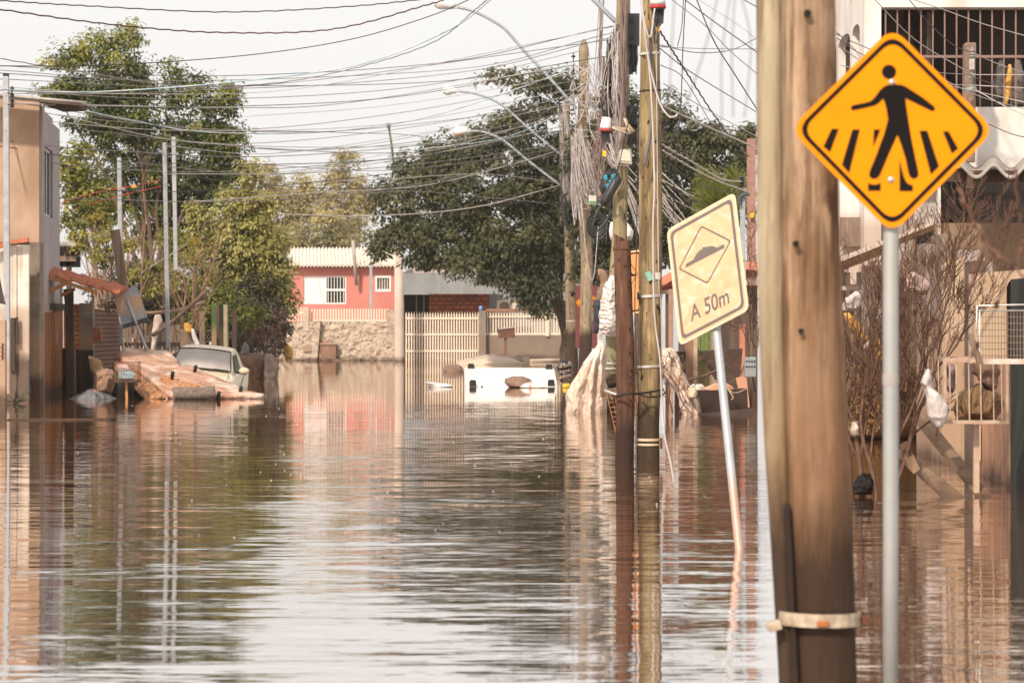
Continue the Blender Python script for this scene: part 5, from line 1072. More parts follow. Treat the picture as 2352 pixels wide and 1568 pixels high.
tag(MB().tube(spline([P(1411,912,30.9),P(1440,904,30.75),P(1470,903,30.8),P(1505,898,30.85),P(1523,893,30.95)]), .012, 6).build('binding_wire', BLK, smooth=True), 'upper black wire binding the stub to the honey-brown pole', 'wire', 'black wires binding the near poles')
tag(MB().tube(spline([P(1463,902,30.9),P(1485,911,30.8),P(1512,910,30.85),P(1527,903,30.95)]), .010, 6).build('binding_wire', BLK, smooth=True), 'lower black wire sagging round the honey-brown pole only', 'wire', 'black wires binding the near poles')

# --- things behind the near poles
tag(MB().bag([(688,1363,1376),(705,1363,1381),(740,1364,1380),(765,1364,1373)], 80, .25, .06, 2, seed=31).build('navy_jacket', mat('navy_cloth', (.045,.045,.065), (.03,.03,.04), scale=4), smooth=True), 'dark navy jacket hanging beside the pale pointed pole', 'jacket')
tag(MB().tube(spline([P(1366,740,86),P(1376,690,86),P(1388,652,86),P(1384,630,86),P(1373,628,86)]), [.12]*12+[.14]*9, 10, jit=.06).build('gnarled_trunk', mat('pale_dead_wood', (.30,.19,.13), (.2,.12,.08)), smooth=True), 'gnarled pale dead trunk curling beside the pale pointed pole', 'tree trunk')
tag(MB().pbox(1322,655,1372,800,92,.3).build('red_hoarding', mat('maroon_board', (.16,.045,.04), (.11,.03,.03), scale=3)), 'maroon hoarding standing between the two further poles', 'hoarding')
tag(MB().bag([(510,1402,1440),(530,1400,1452),(552,1404,1450)], 52, .3, .06, 2, seed=33).build('white_sack', WHP, smooth=True), 'white sack bulging out behind the slender pole above the stub', 'sack')
# ================================================================== road signs
AMB = mat('sign_amber', (.80,.255,.0), (.75,.235,.0), rough=.5, spec=.12, scale=6, detail=8, rust=(23,.74,(.55,.20,.01))); SBLK = mat('sign_black', (.012,.010,.010), (.010,.009,.009), rough=.7, spec=.05)
FADED = mat('sign_faded', (.66,.42,.255), (.58,.35,.20), rough=.6, spec=.1, scale=5, detail=8, grain=(11,(1,1,1.6),(.68,.52,.39),.7)); FGREY = mat('faded_grey', (.15,.125,.115), (.125,.105,.095), rough=.6); FEDGE = mat('faded_edge', (.68,.52,.36), (.60,.45,.30), rough=.6)
BOLT = mat('bolt_steel', (.62,.60,.58), rough=.3, metal=.6)
def rounded(pts, r, n=7):
    """polygon with rounded corners (2-D)"""
    out = []; k = len(pts)
    for i in range(k):
        p, a, b = Vector(pts[i]).to_2d(), Vector(pts[i-1]).to_2d(), Vector(pts[(i+1) % k]).to_2d()
        u, v = (a-p).normalized(), (b-p).normalized(); s_, e_ = p+u*r, p+v*r
        for j in range(n+1): t_ = j/n; out.append(s_*(1-t_)**2 + p*2*t_*(1-t_) + e_*t_**2)
    return out
def ring(mb, outer, inner, f, d):
    o3 = [f(p) for p in outer]; i3 = [f(p) for p in inner]; n = len(o3); d = Vector(d); vs = o3 + i3 + [p-d for p in o3] + [p-d for p in i3]
    fs = []
    for i in range(n):
        j = (i+1) % n; fs += [(i, j, n+j, n+i), (2*n+j, 2*n+i, 3*n+i, 3*n+j), (j, i, 2*n+i, 2*n+j), (n+i, n+j, 3*n+j, 3*n+i)]
    mb.add(vs, fs)
def scale2(pts, k, c):
    c = Vector(c); return [c + (Vector(p).to_2d()-c)*k for p in pts]
def crossing_sign(t, cx, cy, hd, Z, figure=True):
    """amber diamond with a walker on a zebra; hd = half diagonal in picture units"""
    k = hd/218.0; f = lambda p, dz=0: P(cx + (p[0]-2050)*k, cy + (p[1]-300)*k, Z) + Vector((0, dz, 0))
    sq = [(2050,62),(2286,299),(2049,538),(1814,297)]; pl = rounded(sq, 42)
    MB().prism([f(p) for p in pl], (0,.003,0)).build('plate', AMB, t)
    c = (2050,300); mb = MB(); ring(mb, scale2(rounded(sq, 40), .938, c), scale2(rounded(sq, 39), .880, c), lambda p: f(p,-.0012), (0,.0004,0)); mb.build('border', SBLK, t)
    g = lambda z: (1837.5+.293*z[0], .293*z[1])
    def poly(name, pts, dz=-.0014): MB().prism([f(g(p), dz) for p in pts], (0,.0006,0)).build(name, SBLK, t)
    MB().prism([f((2041.7+16.7*math.cos(a), 165.5+16.7*math.sin(a)), -.0014) for a in [i*math.pi/16 for i in range(32)]], (0,.0006,0)).build('figure_head', SBLK, t)
    body = [(712,664),(680,668),(650,684),(622,712),(600,745),(572,778),(545,797),(480,812),(415,825),(398,838),(397,856),(415,868),(500,850),(590,828),(622,806),(650,775),(662,800),(675,850),(689,930),(676,990),(655,1060),(600,1210),(548,1335),(541,1362),(546,1388),(566,1402),(592,1402),(614,1390),(630,1366),(700,1200),(764,1058),(790,1130),(828,1250),(850,1360),(862,1388),(884,1402),(908,1400),(925,1384),(930,1358),(905,1240),(872,1080),(850,940),(834,840),(826,772),(860,788),(1030,872),(1050,872),(1060,856),(1052,836),(960,764),(860,700),(830,680),(800,667),(760,662)]
    poly('figure_body', body)
    for pts in ([(248,1010),(305,1010),(235,1195),(182,1150)],[(410,1015),(470,1015),(385,1360),(327,1292)],[(578,1015),(632,1015),(572,1158)],[(935,1025),(998,1025),(1090,1305),(1025,1370)],[(1118,1030),(1165,1030),(1240,1165),(1190,1205)],[(533,1432),(560,1446),(600,1446),(632,1432),(632,1497),(533,1497)],[(779,1240),(792,1300),(812,1380),(832,1425),(858,1446),(885,1452),(885,1500),(779,1500)]): poly('zebra_bar', pts)
    for p in ((720,645),(712,1410)): MB().lathe(f(g(p), -.001), [(.012*k/1,0),(.010*k/1,-.004),(.004*k/1,-.006)], 14, axis=(0,1,0)).build('bolt', BOLT, t, smooth=True)
Zs = 10.0
t = thing('crossing_sign', 'big amber diamond crossing sign on a grey steel post at the right', 'road sign', P(2047,HY,Zs)*1); t.location.z = 0
crossing_sign(t, 2050, 300, 218, Zs-.045)
PST = mat('post_galvanised', (.36,.365,.35), (.30,.305,.29), rough=.5, metal=.25, scale=3, grain=(7,(1,1,.3),(.42,.40,.36),.5))
MB().tube([P(2051,100,Zs),P(2046,600,Zs),P(2046,1200,Zs),P(2045,1760,Zs)], .0275, 24).build('post', PST, t, smooth=True)
MB().lathe(P(2046,872,Zs), [(.028,-.02),(.0292,-.018),(.0292,.018),(.028,.02)], 24).build('sleeve', mat('post_band', (.40,.36,.33)), t)
Zs = 84
t = thing('crossing_sign', 'small far amber diamond sign mostly hidden by the pale pointed pole', 'road sign', P(1350,HY,Zs)*1); t.location.z = 0
crossing_sign(t, 1350, 695, 26.5, Zs-.06); MB().tube([P(1350,680,Zs),P(1350,850,Zs)], .03, 10).build('post', PST, t, smooth=True)

# --- leaning speed bump warning sign; local axes recovered from its four corners
Zb = 19.7
def bump_sign(t, O, U, V, mats, text=True, thick=(0,.004,0)):
    plate, ink, edge = mats; nrm = U.cross(V).normalized()
    if nrm.y > 0: nrm = -nrm
    f = lambda p, h=0.0: O + U*p[0] + V*p[1] + nrm*h
    asp = V.length/U.length
    def rr(ins, r):
        w_, h_ = 1-2*ins, 1-2*ins/asp; pts = rounded([(ins*1, ins/asp*asp), (1-ins, ins), (1-ins, asp-ins), (ins, asp-ins)], r); return [Vector((p.x, p.y/asp)) for p in pts]
    MB().prism([f(p,0) for p in rr(0,.085)], -nrm*.004).build('plate', edge, t)
    MB().prism([f(p,.0012) for p in rr(.03,.075)], -nrm*.0006).build('face', plate, t)
    mb = MB(); ring(mb, rr(.05,.07), rr(.085,.06), lambda p: f(p,.0026), -nrm*.0006); mb.build('border', ink, t)
    det = 583*(-970) - (-105)*(-300)
    def iv(z):
        dx, dy = z[0]-245, z[1]-1430; return ((dx*-970 - -105*dy)/det, (583*dy - -300*dx)/det)
    dm = [iv(p) for p in ((440,430),(692,562),(490,918),(243,792))]; c = (sum(p[0] for p in dm)/4, sum(p[1] for p in dm)/4)
    mb = MB(); ring(mb, scale2(rounded(dm,.03),1.0,c), scale2(rounded(dm,.03),.935,c), lambda p: f(p,.0026), -nrm*.0006); mb.build('diamond', ink, t)
    MB().prism([f(iv(p),.0026) for p in ((305,782),(306,750),(358,722),(372,712),(400,665),(430,636),(470,614),(510,605),(545,606),(566,616),(580,616),(630,590),(633,622))], -nrm*.0006).build('bump_symbol', ink, t)
    for p in ((460,605),(505,1015)): MB().lathe(f(iv(p),.002), [(.014,0),(.012,.004),(.004,.007)], 12, axis=nrm).build('bolt', BOLT, t, smooth=True)
    if text:
        cu = bpy.data.curves.new('lettering','FONT'); cu.body = 'A 50m'; cu.size = 1; cu.offset = .012; tmp = bpy.data.objects.new('lettering', cu); COL.objects.link(tmp); dg = bpy.context.evaluated_depsgraph_get(); me = bpy.data.meshes.new_from_object(tmp.evaluated_get(dg)); bpy.data.objects.remove(tmp)
        xs = [v.co.x for v in me.vertices]; ysv = [v.co.y for v in me.vertices]; x0, x1, y1 = min(xs), max(xs), max(ysv); a, b = iv((350,1226)), iv((672,1072)); org = root_origin(t)
        hgt = .135
        for v in me.vertices:
            u_ = (v.co.x-x0)/(x1-x0); p = (a[0]+(b[0]-a[0])*u_, a[1]+(b[1]-a[1])*u_ + hgt*v.co.y/y1); v.co = f(p,.0032) - org
        o = bpy.data.objects.new('lettering', me); COL.objects.link(o); o.parent = t; me.materials.clear(); me.materials.append(ink)
BLp, BRp, TLp = P(1560,795,Zb-.17+.21), P(1720,712,Zb-.17-.21), P(1531,528,Zb+.16+.21)
U, V = BRp-BLp, TLp-BLp
t = thing('speed_bump_sign', 'leaning faded yellow speed bump sign lettered A 50m', 'road sign', P(1698,1260,wl(1262))*1); t.location.z = 0
bump_sign(t, BLp, U, V, (FADED, FGREY, FEDGE))
pm = mat('rust_tide_post', (.42,.43,.44), (.33,.34,.35), rough=.5, metal=.25, scale=4, mud=.42, mudc=(.48,.23,.13))
pb = P(1698,1262,wl(1262)); pt = BLp.lerp(BRp,.5).lerp(TLp.lerp(TLp+U,.5), .6) + Vector((.06,.07,-.02)); pn = pb + (pb-pt)*.2
pmid = P(1646,760,Zb-.12)
MB().tube([pt, pmid, pb, pb + (pb-pmid)*.25], .029, 20).build('post', pm, t, smooth=True)
# --- another speed bump sign half hidden between the near poles
t = thing('speed_bump_sign', 'orange speed bump sign glimpsed between the stub and the honey-brown pole', 'road sign', P(1448,HY,36)*1); t.location.z = 0
bump_sign(t, P(1416,724,36.2), P(1472,718,35.8)-P(1416,724,36.2), P(1416,581,36.2)-P(1416,724,36.2), (mat('sign_orange', (.70,.29,.10), (.62,.25,.09), rough=.5), SBLK, FEDGE), text=False)
MB().tube([P(1440,720,36.1),P(1441,1100,36.1)], .028, 12).build('post', PST, t, smooth=True)

# --- the big near pole
WN = wood_mat('near_pole', (.47,.33,.22), (.11,.058,.03), (.31,.20,.12), wet=.78, moss=(.33,.27,.17), specks=False, fs=34, mud=(1.55,(.155,.070,.028)))
LOBE = [(1765,-80,60),(1766,0,60),(1768,400,62),(1770,640,60),(1778,900,57),(1793,1200,46),(1810,1568,36),(1816,1800,34)]
WL = wood_mat('pale_split_side', (.48,.40,.275), (.25,.185,.115), (.38,.30,.195), wet=.85, moss=(.36,.32,.21), specks=False, fs=34, mud=(1.25,(.20,.11,.05)))
pn_ = wood_pole('near_pole', 'very near thick wooden pole with a split seam and a pale clamp', [(1849,-80,136),(1850,0,136),(1858,560,142),(1868,900,152),(1880,1200,156),(1894,1568,148),(1900,1800,146)], 10.3, WN, n=72, rough=.03)
lp = spline([Vector((P(x,y,10.3).x, 10.285, P(0,y,10.3).z)) for x, y, w_ in LOBE], 48); lw = [m(np.interp(i/48, [k/(len(LOBE)-1) for k in range(len(LOBE))], [q[2] for q in LOBE]), 10.3)/2 for i in range(len(lp))]
MB().tube(lp, lw, 28, jit=.012, squash=1.3).build('split_side', WL, pn_, smooth=True)
sp = MB(); sp.tube(spline([Vector((P(x,y,10.3).x, 10.215, P(0,y,10.3).z)) for x, y in ((1802,1150),(1806,1200),(1811,1300),(1815,1400),(1824,1568),(1832,1800))]), [.002]+[.013]*24+[.014], 8); sp.build('split', mat('split_dark', (.030,.016,.010), (.018,.010,.007), scale=20), pn_, smooth=True)
CLP = mat('clamp_cream', (.52,.42,.31), (.26,.19,.13), rough=.65, scale=22, detail=8)
strap(pn_, 1878, 1416, 182, 10.3, 30, -.02, CLP, 'clamp_band')
MB().obox(P(1778,1436,10.22), (.024,0,.006), (0,.03,0), (-.004,0,.016)).build('clamp_lug', CLP, pn_, bevel=.004); MB().obox(P(1985,1424,10.3), (.022,0,0), (0,.02,0), (0,0,.014)).build('clamp_lug', mat('rust', (.17,.06,.03)), pn_, bevel=.003)
MB().obox(P(1890,1432,10.15), (.022,0,0), (0,.012,0), (0,0,.010)).build('clamp_bolt', mat('orange_rust', (.42,.15,.04), (.3,.1,.03)), pn_, bevel=.003)
MB().lathe(P(1888,1410,10.148), [(.007,0),(.007,.02)], 12, axis=(0,1,0)).build('clamp_hole', VOID, pn_)
for x, y, r in ((1855,31,.014),(1828,560,.012),(1840,760,.010)): MB().lathe(P(x,y,10.165), [(r,0),(r*.8,.03)], 12, axis=(0,1,0)).build('knot', VOID, pn_)
# ================================================================== right bank
WHW = mat('limewash', (.70,.66,.62), (.60,.55,.51), rough=.9, scale=1.6, detail=9, grain=(2.4,(1,1,.5),(.46,.35,.27),.55), rust=(5,.68,(.20,.14,.10)), mud=2.9, mudc=(.36,.235,.155))
BARS = mat('primer_bars', (.24,.15,.125), (.18,.11,.09), rough=.6)
INNER = mat('patchy_dark_wall', (.055,.040,.034), (.022,.017,.015), scale=1.3, detail=8, lo=.45, hi=.5)  # dark brown with near-black blotches
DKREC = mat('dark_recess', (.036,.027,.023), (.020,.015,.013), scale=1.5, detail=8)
BEIGEW = mat('beige_render', (.27,.185,.12), (.18,.12,.08), scale=1.5, detail=9, rough=.95, grain=(3,(1,1,.25),(.13,.085,.055),.7), rust=(1.6,.58,(.36,.26,.18)))
Zu = 38.0; Xc = P(1985,HY,Zu).x
t = thing('balcony_house', 'white two-storey house with a barred upper opening at the right edge', 'house', Vector((P(2160,HY,Zu).x, Zu, 0)))
MB().pbox(1985,-60,2470,17,Zu,.3).build('beam', WHW, t); MB().pbox(1985,17,2024,640,Zu,.35).build('pillar', WHW, t); MB().pbox(2024,246,2470,385,Zu+.02,.25).build('parapet', WHW, t)
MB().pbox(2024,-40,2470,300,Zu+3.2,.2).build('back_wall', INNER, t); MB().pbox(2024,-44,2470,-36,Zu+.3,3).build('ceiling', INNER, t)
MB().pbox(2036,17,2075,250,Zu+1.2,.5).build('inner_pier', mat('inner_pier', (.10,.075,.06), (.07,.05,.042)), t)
gr = MB()
for k in range(17): x = 2034 + 27.2*k; gr.pbox(x-1.7, 17, x+1.7, 246, Zu+.08, .02)
g_ = gr.build('grille', BARS, t); MB().pbox(2024,127,2470,133,Zu+.075,.03).build('crossbar', BARS, g_)
# side wall with two arched openings looking on the street
def S(Zv, z): return Vector((Xc, Zv, z))
z_top, z_spr, z_sill = P(0,20,Zu).z, P(0,60,Zu).z, P(0,246,Zu).z
mb = MB(); th = (.22,0,0)
def panel(a, b, z0, z1): mb.prism([S(a,z0),S(b,z0),S(b,z1),S(a,z1)], th)
panel(Zu+.36,Zu+6,-.3,z_sill); panel(Zu+.36,Zu+6,z_top,z_top+1.2)
ops = [(Zu+.5,Zu+1.35),(Zu+1.6,Zu+3.0),(Zu+3.3,Zu+4.7)]; pr = Zu+.36
for a, b in ops:
    panel(pr,a,z_sill,z_top); arch = [S(a + (b-a)*(.5-.5*math.cos(math.pi*i/10)), z_spr + (z_top-.12-z_spr)*math.sin(math.pi*i/10)) for i in range(11)]
    mb.prism([S(b,z_top),S(a,z_top)] + arch, th); pr = b
panel(pr,Zu+6,z_sill,z_top); mb.build('side_wall', WHW, t)
mb = MB()
for a, b in ops:
    for i in range(14): zv = a + (b-a)*(i+.5)/14; mb.box(Xc+.10,Xc+.13,zv-.012,zv+.012,z_sill,z_top)
mb.build('side_grille', DKWOOD, t); MB().box(Xc+.9,Xc+.95,Zu+.4,Zu+6,z_sill,z_top).build('inner_wall', mat('inner_pier', (.1,.07,.06)), t)
# ground floor front
MB().pbox(1930,385,2062,700,Zu+.6,.2).build('lower_wall', WHW, t); MB().pbox(2062,385,2156,1010,Zu+.5,.2).build('lower_wall', mat('grey_limewash', (.45,.41,.38), (.36,.32,.29), scale=2, grain=(4,(1,1,.3),(.25,.18,.14),.6), mud=2.4), t)
MB().pbox(2154,385,2161,560,Zu+.3,.25).build('edge_strip', WHW, t)
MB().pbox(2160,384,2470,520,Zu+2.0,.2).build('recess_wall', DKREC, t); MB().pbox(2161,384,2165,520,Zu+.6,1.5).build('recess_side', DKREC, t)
MB().pbox(2100,512,2470,760,Zu+.4,.3).build('dado', BEIGEW, t)
b_ = MB().pbox(1931,499,1981,566,Zu+.4,.1).build('shutter', mat('brown_shutter', (.22,.15,.11), (.14,.09,.065), scale=4, grain=(24,(1,1,.06),(.30,.22,.17),.6)), t)
def cr(u, v):
    p = P(2196+300*u, 391, 35.2).lerp(P(2196+300*u, 372, 37.9), v); p.z += .075*math.cos(u*2*math.pi*300/79 - .6); return p
mb = MB(); mb.grid(cr, 150, 6); o = mb.build('porch_roof', CORR, t, smooth=True); q = o.modifiers.new('thick','SOLIDIFY'); q.thickness = .035
MB().bar(P(2160,405,35.6), P(2470,405,35.6), .12, .14).build('porch_beam', DKWOOD, t); MB().pbox(2222,392,2236,432,35.5,.08).build('porch_bracket', mat('raw_timber', (.30,.19,.12), (.2,.12,.08), scale=9), t)
for lab, rows, mt_, Zr in (('yellow cloth hanging inside the barred balcony', [(148,2316,2322),(170,2310,2326),(205,2308,2322),(242,2305,2316)], YEL, Zu+.5), ('grey garment hanging left of the yellow cloth on the balcony', [(135,2296,2302),(160,2286,2308),(200,2283,2306),(243,2284,2302)], mat('grey_garment', (.12,.105,.10), (.07,.06,.06), scale=6), Zu+.7), ('grey striped garment hanging right of the yellow cloth on the balcony', [(138,2335,2342),(165,2325,2350),(243,2318,2352)], mat('taupe_garment', (.17,.14,.13), (.10,.08,.075), scale=5, stretch=(6,1,.3)), Zu+.5)):
    tag(MB().bag(rows, Zr, .06, .03, 6).build('hung_garment', mt_, smooth=True), lab, 'garment', 'garments hung on the balcony')
t = thing('service_stub', 'pitted concrete post stub with insulators in front of the barred balcony', 'post', P(2228,330,37.4)*1)
MB().pprism([(2216,101),(2219,98),(2240,98),(2242,101),(2240,372),(2212,372)], 37.3, .16).build('shaft', mat('pitted_concrete', (.27,.18,.13), (.15,.10,.075), scale=16, bump=.01), t)
mb = MB(); mb.bar(P(2233,106,37.15), P(2231,215,37.15), .03)
for y in (117,124,130,172,178): mb.lathe(P(2233,y,37.15), [(.03,-.02),(.05,0),(.03,.02)], 14)
mb.build('insulator', mat('porcelain_grey', (.30,.28,.27), (.2,.18,.17), rough=.3), t, smooth=True); MB().pbox(2227,135,2238,160,37.1,.05).build('bracket', STRAP, t); MB().ball(P(2231,206,37.1), .07,.05,.04, amp=.3).build('connector', mat('verdigris', (.30,.34,.30), (.2,.2,.18)), t)

# --- porch canopy and odds and ends left of the shrub
t = thing('sloping_canopy', 'sloping canopy with a white fascia and brown soffit behind the crossing sign post', 'canopy', P(2040,HY,34)*1); t.location.z = 2
MB().prism([P(1925,592,33.6),P(2146,507,33.6),P(2146,515,33.6),P(1925,604,33.6)], (0,.05,0)).build('fascia', WHW, t)
MB().prism([P(1925,604,33.68),P(2146,515,33.68),P(2146,519,35.8),P(1925,606,35.8)], (0,.0,-.06)).build('soffit', mat('brown_soffit', (.30,.17,.09), (.2,.11,.06), scale=3), t)
MB().pprism([(1925,605),(2080,543),(2062,572),(1925,625)], 33.72, .05).build('hanging_board', mat('brown_soffit', (.30,.17,.09)), t)
tag(MB().pbox(1982,610,2030,800,35,.15).build('limewashed_board', WHW), 'pale limewashed panel behind the twigs left of the steel post', 'panel')
tag(MB().pbox(2104,520,2146,600,36.5,.1).build('dark_doorway', VOID), 'dark doorway leaf under the sloping canopy', 'door')
def slat(name, label, xa, xb, yt, cat, mt_, dx=0, d=.06, yb=None, group=None, Xo=0.0):
    za, zb = (4.69-.0)*F/(xa-CX), None
    X_ = lambda x: 4.40 + .0087*((4.62*F/(x-CX)))
    za = X_(xa)*F/(xa-CX); zb = X_(xb)*F/(xb-CX); a, b = P(xa,HY,za), P(xb,HY,zb); zm = (za+zb)/2; ztop = P(0,yt,zm).z; zbot = -.3 if yb is None else P(0,yb,zm).z
    dv = Vector((d,.0,0)); a.x += Xo; b.x += Xo
    return MB().prism([(a.x,a.y,zbot),(b.x,b.y,zbot),(b.x,b.y,ztop),(a.x,a.y,ztop)], dv)
GB = mat('grey_boards', (.26,.20,.165), (.17,.125,.10), scale=3, stretch=(1,1,.3), grain=(30,(1,1,.03),(.11,.075,.055),.5), wet=.1, mud=1.5)
t = thing('grey_board_gate', 'grey board gate with a dark gap beyond the leaning planks', 'gate', Vector((4.66,31.8,0)))
slat('','',2105,2128,560,'',GB).build('board', GB, t); slat('','',2129,2138,640,'',VOID,Xo=.05).build('gap', VOID, t); slat('','',2138,2164,540,'',GB).build('board', GB, t)
def ribbed(u, v):
    x = 2164 + 52*u; X_ = 4.40 + .0087*(4.62*F/(x-CX)); z_ = X_*F/(x-CX); p = P(x,HY,z_); p.z = P(0,590,29.8).z*(1-v) - .3*v; p.x += -.012*math.sin(u*2*math.pi*13); return p
o = MB().grid(ribbed, 156, 1).build('ribbed_screen', mat('ribbed_cream', (.50,.36,.25), (.38,.26,.17), scale=2, mud=1.4, wet=.1, grain=(26,(1,1,.02),(.22,.13,.08),.7)), smooth=True); tag(o, 'cream ribbed panel standing in the water behind the steel cage', 'panel')
tag(slat('','',2215,2237,600,'',None,d=.12).build('brown_post', mat('brown_post', (.14,.09,.065), (.09,.055,.04), scale=8, wet=.2)), 'dark brown post between the ribbed panel and the rusty board', 'post')
t = thing('rusty_board', 'tall rusty board with a pale strip of square vents behind the steel cage', 'panel', Vector((4.55,27,0)))
slat('','',2236,2321,828,'',None).build('sheet', mat('rusty_sheet', (.40,.21,.12), (.24,.115,.065), scale=2.2, detail=9, grain=(10,(1,1,.12),(.50,.31,.20),.5), wet=.12), t)
sb = slat('','',2243,2255,975,'',None,d=.02,yb=1056,Xo=-.03).build('vent_strip', mat('vent_cream', (.56,.42,.31), (.48,.35,.25)), t)
for i, y in enumerate((979,985,991,997,1012,1018,1024,1030,1036,1042)): slat('','',2246,2252,y,'',None,d=.01,yb=y+3.6,Xo=-.034).build('vent_hole', VOID, sb)
tag(slat('','',2321,2352,640,'',None,d=.2).build('dark_pillar', mat('dark_green_pillar', (.030,.035,.028), (.018,.016,.014), scale=3)), 'near-black greenish pillar at the right picture edge', 'pillar')  # near-black green all over
t = thing('pale_cabinet', 'pale plywood cabinet with a dark round-cornered opening at the right edge', 'cabinet', P(2300,836,27)*1)
MB().pprism([(2240,628),(2312,622),(2312,836),(2240,836)], 27.2, .4).build('front', mat('pale_ply', (.52,.37,.25), (.42,.29,.19), scale=2, stretch=(1,1,.3), grain=(9,(1,1,.12),(.27,.17,.105),.6)), t)
MB().pprism([(2312,622),(2400,615),(2400,642),(2322,642),(2316,650),(2312,660)], 27.2, .4).build('frame', MATS['pale_ply'], t); MB().pbox(2308,636,2400,836,27.45,.5).build('opening', mat('dark_opening', (.055,.038,.028), (.025,.018,.014), scale=5, detail=9), t)  # dark mottled block stands in for the open hollow
tag(MB().pbox(2236,600,2280,630,31,.2).build('grey_slab', mat('grey_slab', (.36,.29,.25), (.28,.22,.19), scale=3)), 'plain grey slab standing above the pale cabinet', 'slab')
tag(MB().pbox(2196,575,2262,770,33.5,.15).build('mauve_board', mat('mauve_panel', (.40,.32,.29), (.32,.25,.22), scale=2)), 'mauve-grey panel behind the dark brown post', 'panel')
# steel rubbish cage and what it holds
Zk = 24.6
t = thing('rubbish_cage', 'pale steel rubbish cage with upright bars at the right', 'rubbish cage', P(2240,970,Zk)*1)
CGM = mat('cage_steel', (.48,.34,.25), (.34,.22,.15), rough=.7, scale=10); CGW = mat('cage_bar', (.50,.38,.29), (.32,.22,.16), rough=.6, scale=12)
mb = MB()
for y0, y1 in ((822,832),(965,973)):
    mb.pbox(2167,y0,2317,y1,Zk,.03); mb.pbox(2152,y0-4,2300,y1-5,Zk+.55,.03)
    mb.bar(P(2169,(y0+y1)/2,Zk+.02), P(2154,(y0+y1)/2-4,Zk+.55), .03); mb.bar(P(2315,(y0+y1)/2,Zk+.02), P(2298,(y0+y1)/2-4,Zk+.55), .03)
for x in (2167,2310): mb.pbox(x,822,x+7,973,Zk-.002,.03)
mb.build('frame', CGM, t); mb = MB()
for x in (2181,2197,2225,2252,2281,2300): mb.tube([P(x,830,Zk+.01),P(x+2,968,Zk+.01)], .0065, 8)
for k in range(5): mb.tube([P(2155+.0*k,828,Zk+.1*k+.05),P(2155+2-.0*k,964,Zk+.1*k+.05)], .005, 6)
mb.build('bars', CGW, t); MB().bar(P(2242,975,Zk+.25), P(2242,1250,Zk+.25), .05).build('stand', CGM, t)
mb = MB(); mb.box(P(2167,0,Zk).x, P(2300,0,Zk).x, Zk+.02, Zk+.55, P(0,969,Zk).z, P(0,967,Zk).z); mb.build('floor', CGM, t)
tag(MB().bag([(880,2245,2252),(893,2225,2262),(905,2205,2288),(920,2196,2300),(940,2192,2298),(962,2200,2290)], Zk+.25, .2, .05, 5, seed=41).build('olive_sack', mat('olive_sack', (.23,.135,.06), (.10,.055,.027), scale=5, detail=8, crease=(6,.08,(1,1,.6)), rust=(3.2,.56,(.42,.22,.13))), smooth=True), 'olive-brown sack slumped on the floor of the steel cage', 'sack')
tag(MB().bag([(834,2236,2290),(850,2240,2292),(870,2246,2290),(890,2262,2290),(897,2270,2286)], Zk+.3, .12, .06, 7, seed=42).build('hanging_rag', mat('brown_rag', (.19,.11,.075), (.10,.055,.038), scale=8), smooth=True), 'twisted brown rags hanging from the top of the steel cage', 'rag')
tag(MB().bag([(836,2175,2190),(860,2172,2194),(885,2173,2194),(902,2180,2188)], Zk+.3, .1, .03, 6, seed=43).build('printed_bag', mat('printed_bag', (.33,.22,.18), (.16,.12,.12), scale=9), smooth=True), 'greyish printed bag hanging at the left inside the steel cage', 'bag')
t = thing('wire_shelf', 'tilted white wire shelf leaning over the steel cage', 'wire shelf', P(2300,836,24.2)*1); mb = MB()
def wsp(u, v): return P(2252 - 12*v*0 + 115*u - 2 + (-18*(1-abs(2*v-1)))*(1-u)*.6, 713 + 118*v, 24.1 + .35*(1-v))
for i in range(17): mb.tube([wsp(i/16,0),wsp(i/16,1)], .0035, 5)
for j in range(9): mb.tube([wsp(0,j/8),wsp(1,j/8)], .0035, 5)
mb.build('mesh', mat('wire_grey', (.22,.16,.12), (.14,.10,.07)), t); mb = MB()
mb.tube([P(2243,767,24.4),P(2244,704,24.4),P(2250,702,24.4),P(2370,699,24.4)], .007, 6); mb.tube([wsp(0,1),wsp(0,0),wsp(1,0)], .008, 6); mb.build('rim', mat('wire_white', (.72,.68,.64)), t, smooth=True)
MB().pbox(2252,824,2400,836,24.05,.05).build('rail', mat('flaking_white', (.62,.50,.42), (.45,.32,.25), scale=12), t)
tag(MB().bar(P(2229,768,24.0), P(2252,836,24.0), .035, .05).build('split_board', GREYW), 'short split grey board leaning at the corner of the wire shelf', 'board')
WBAG = mat('white_bag', (.58,.52,.50), (.44,.37,.34), rough=.5, scale=3, detail=8, crease=(9,.018,(1,1,.4)))
tag(MB().bag([(847,2128,2134),(865,2118,2140),(880,2113,2141),(890,2122,2140),(905,2126,2160),(930,2128,2174),(955,2132,2175),(970,2144,2170),(982,2154,2163)], 24.4, .09, .025, 6, seed=44, n=60).build('plastic_bag', WBAG, smooth=True), 'long white plastic bag tied to a bare stem beside the steel cage', 'bag')
tag(MB().bag([(625,2086,2096),(640,2080,2128),(655,2076,2134),(668,2080,2132),(676,2100,2130)], 25.5, .09, .04, 7, seed=45).build('plastic_bag', mat('pink_bag', (.62,.46,.40), (.50,.33,.27), rough=.5, scale=6), smooth=True), 'pinkish plastic bag snagged high in the bare shrub right of the steel post', 'bag')
tag(MB().bag([(668,1966,1974),(685,1945,1978),(700,1936,1976),(714,1938,1962)], 25.8, .08, .04, 8, seed=46).build('plastic_bag', WBAG, smooth=True), 'crumpled white plastic caught in twigs close to the near pole', 'bag')
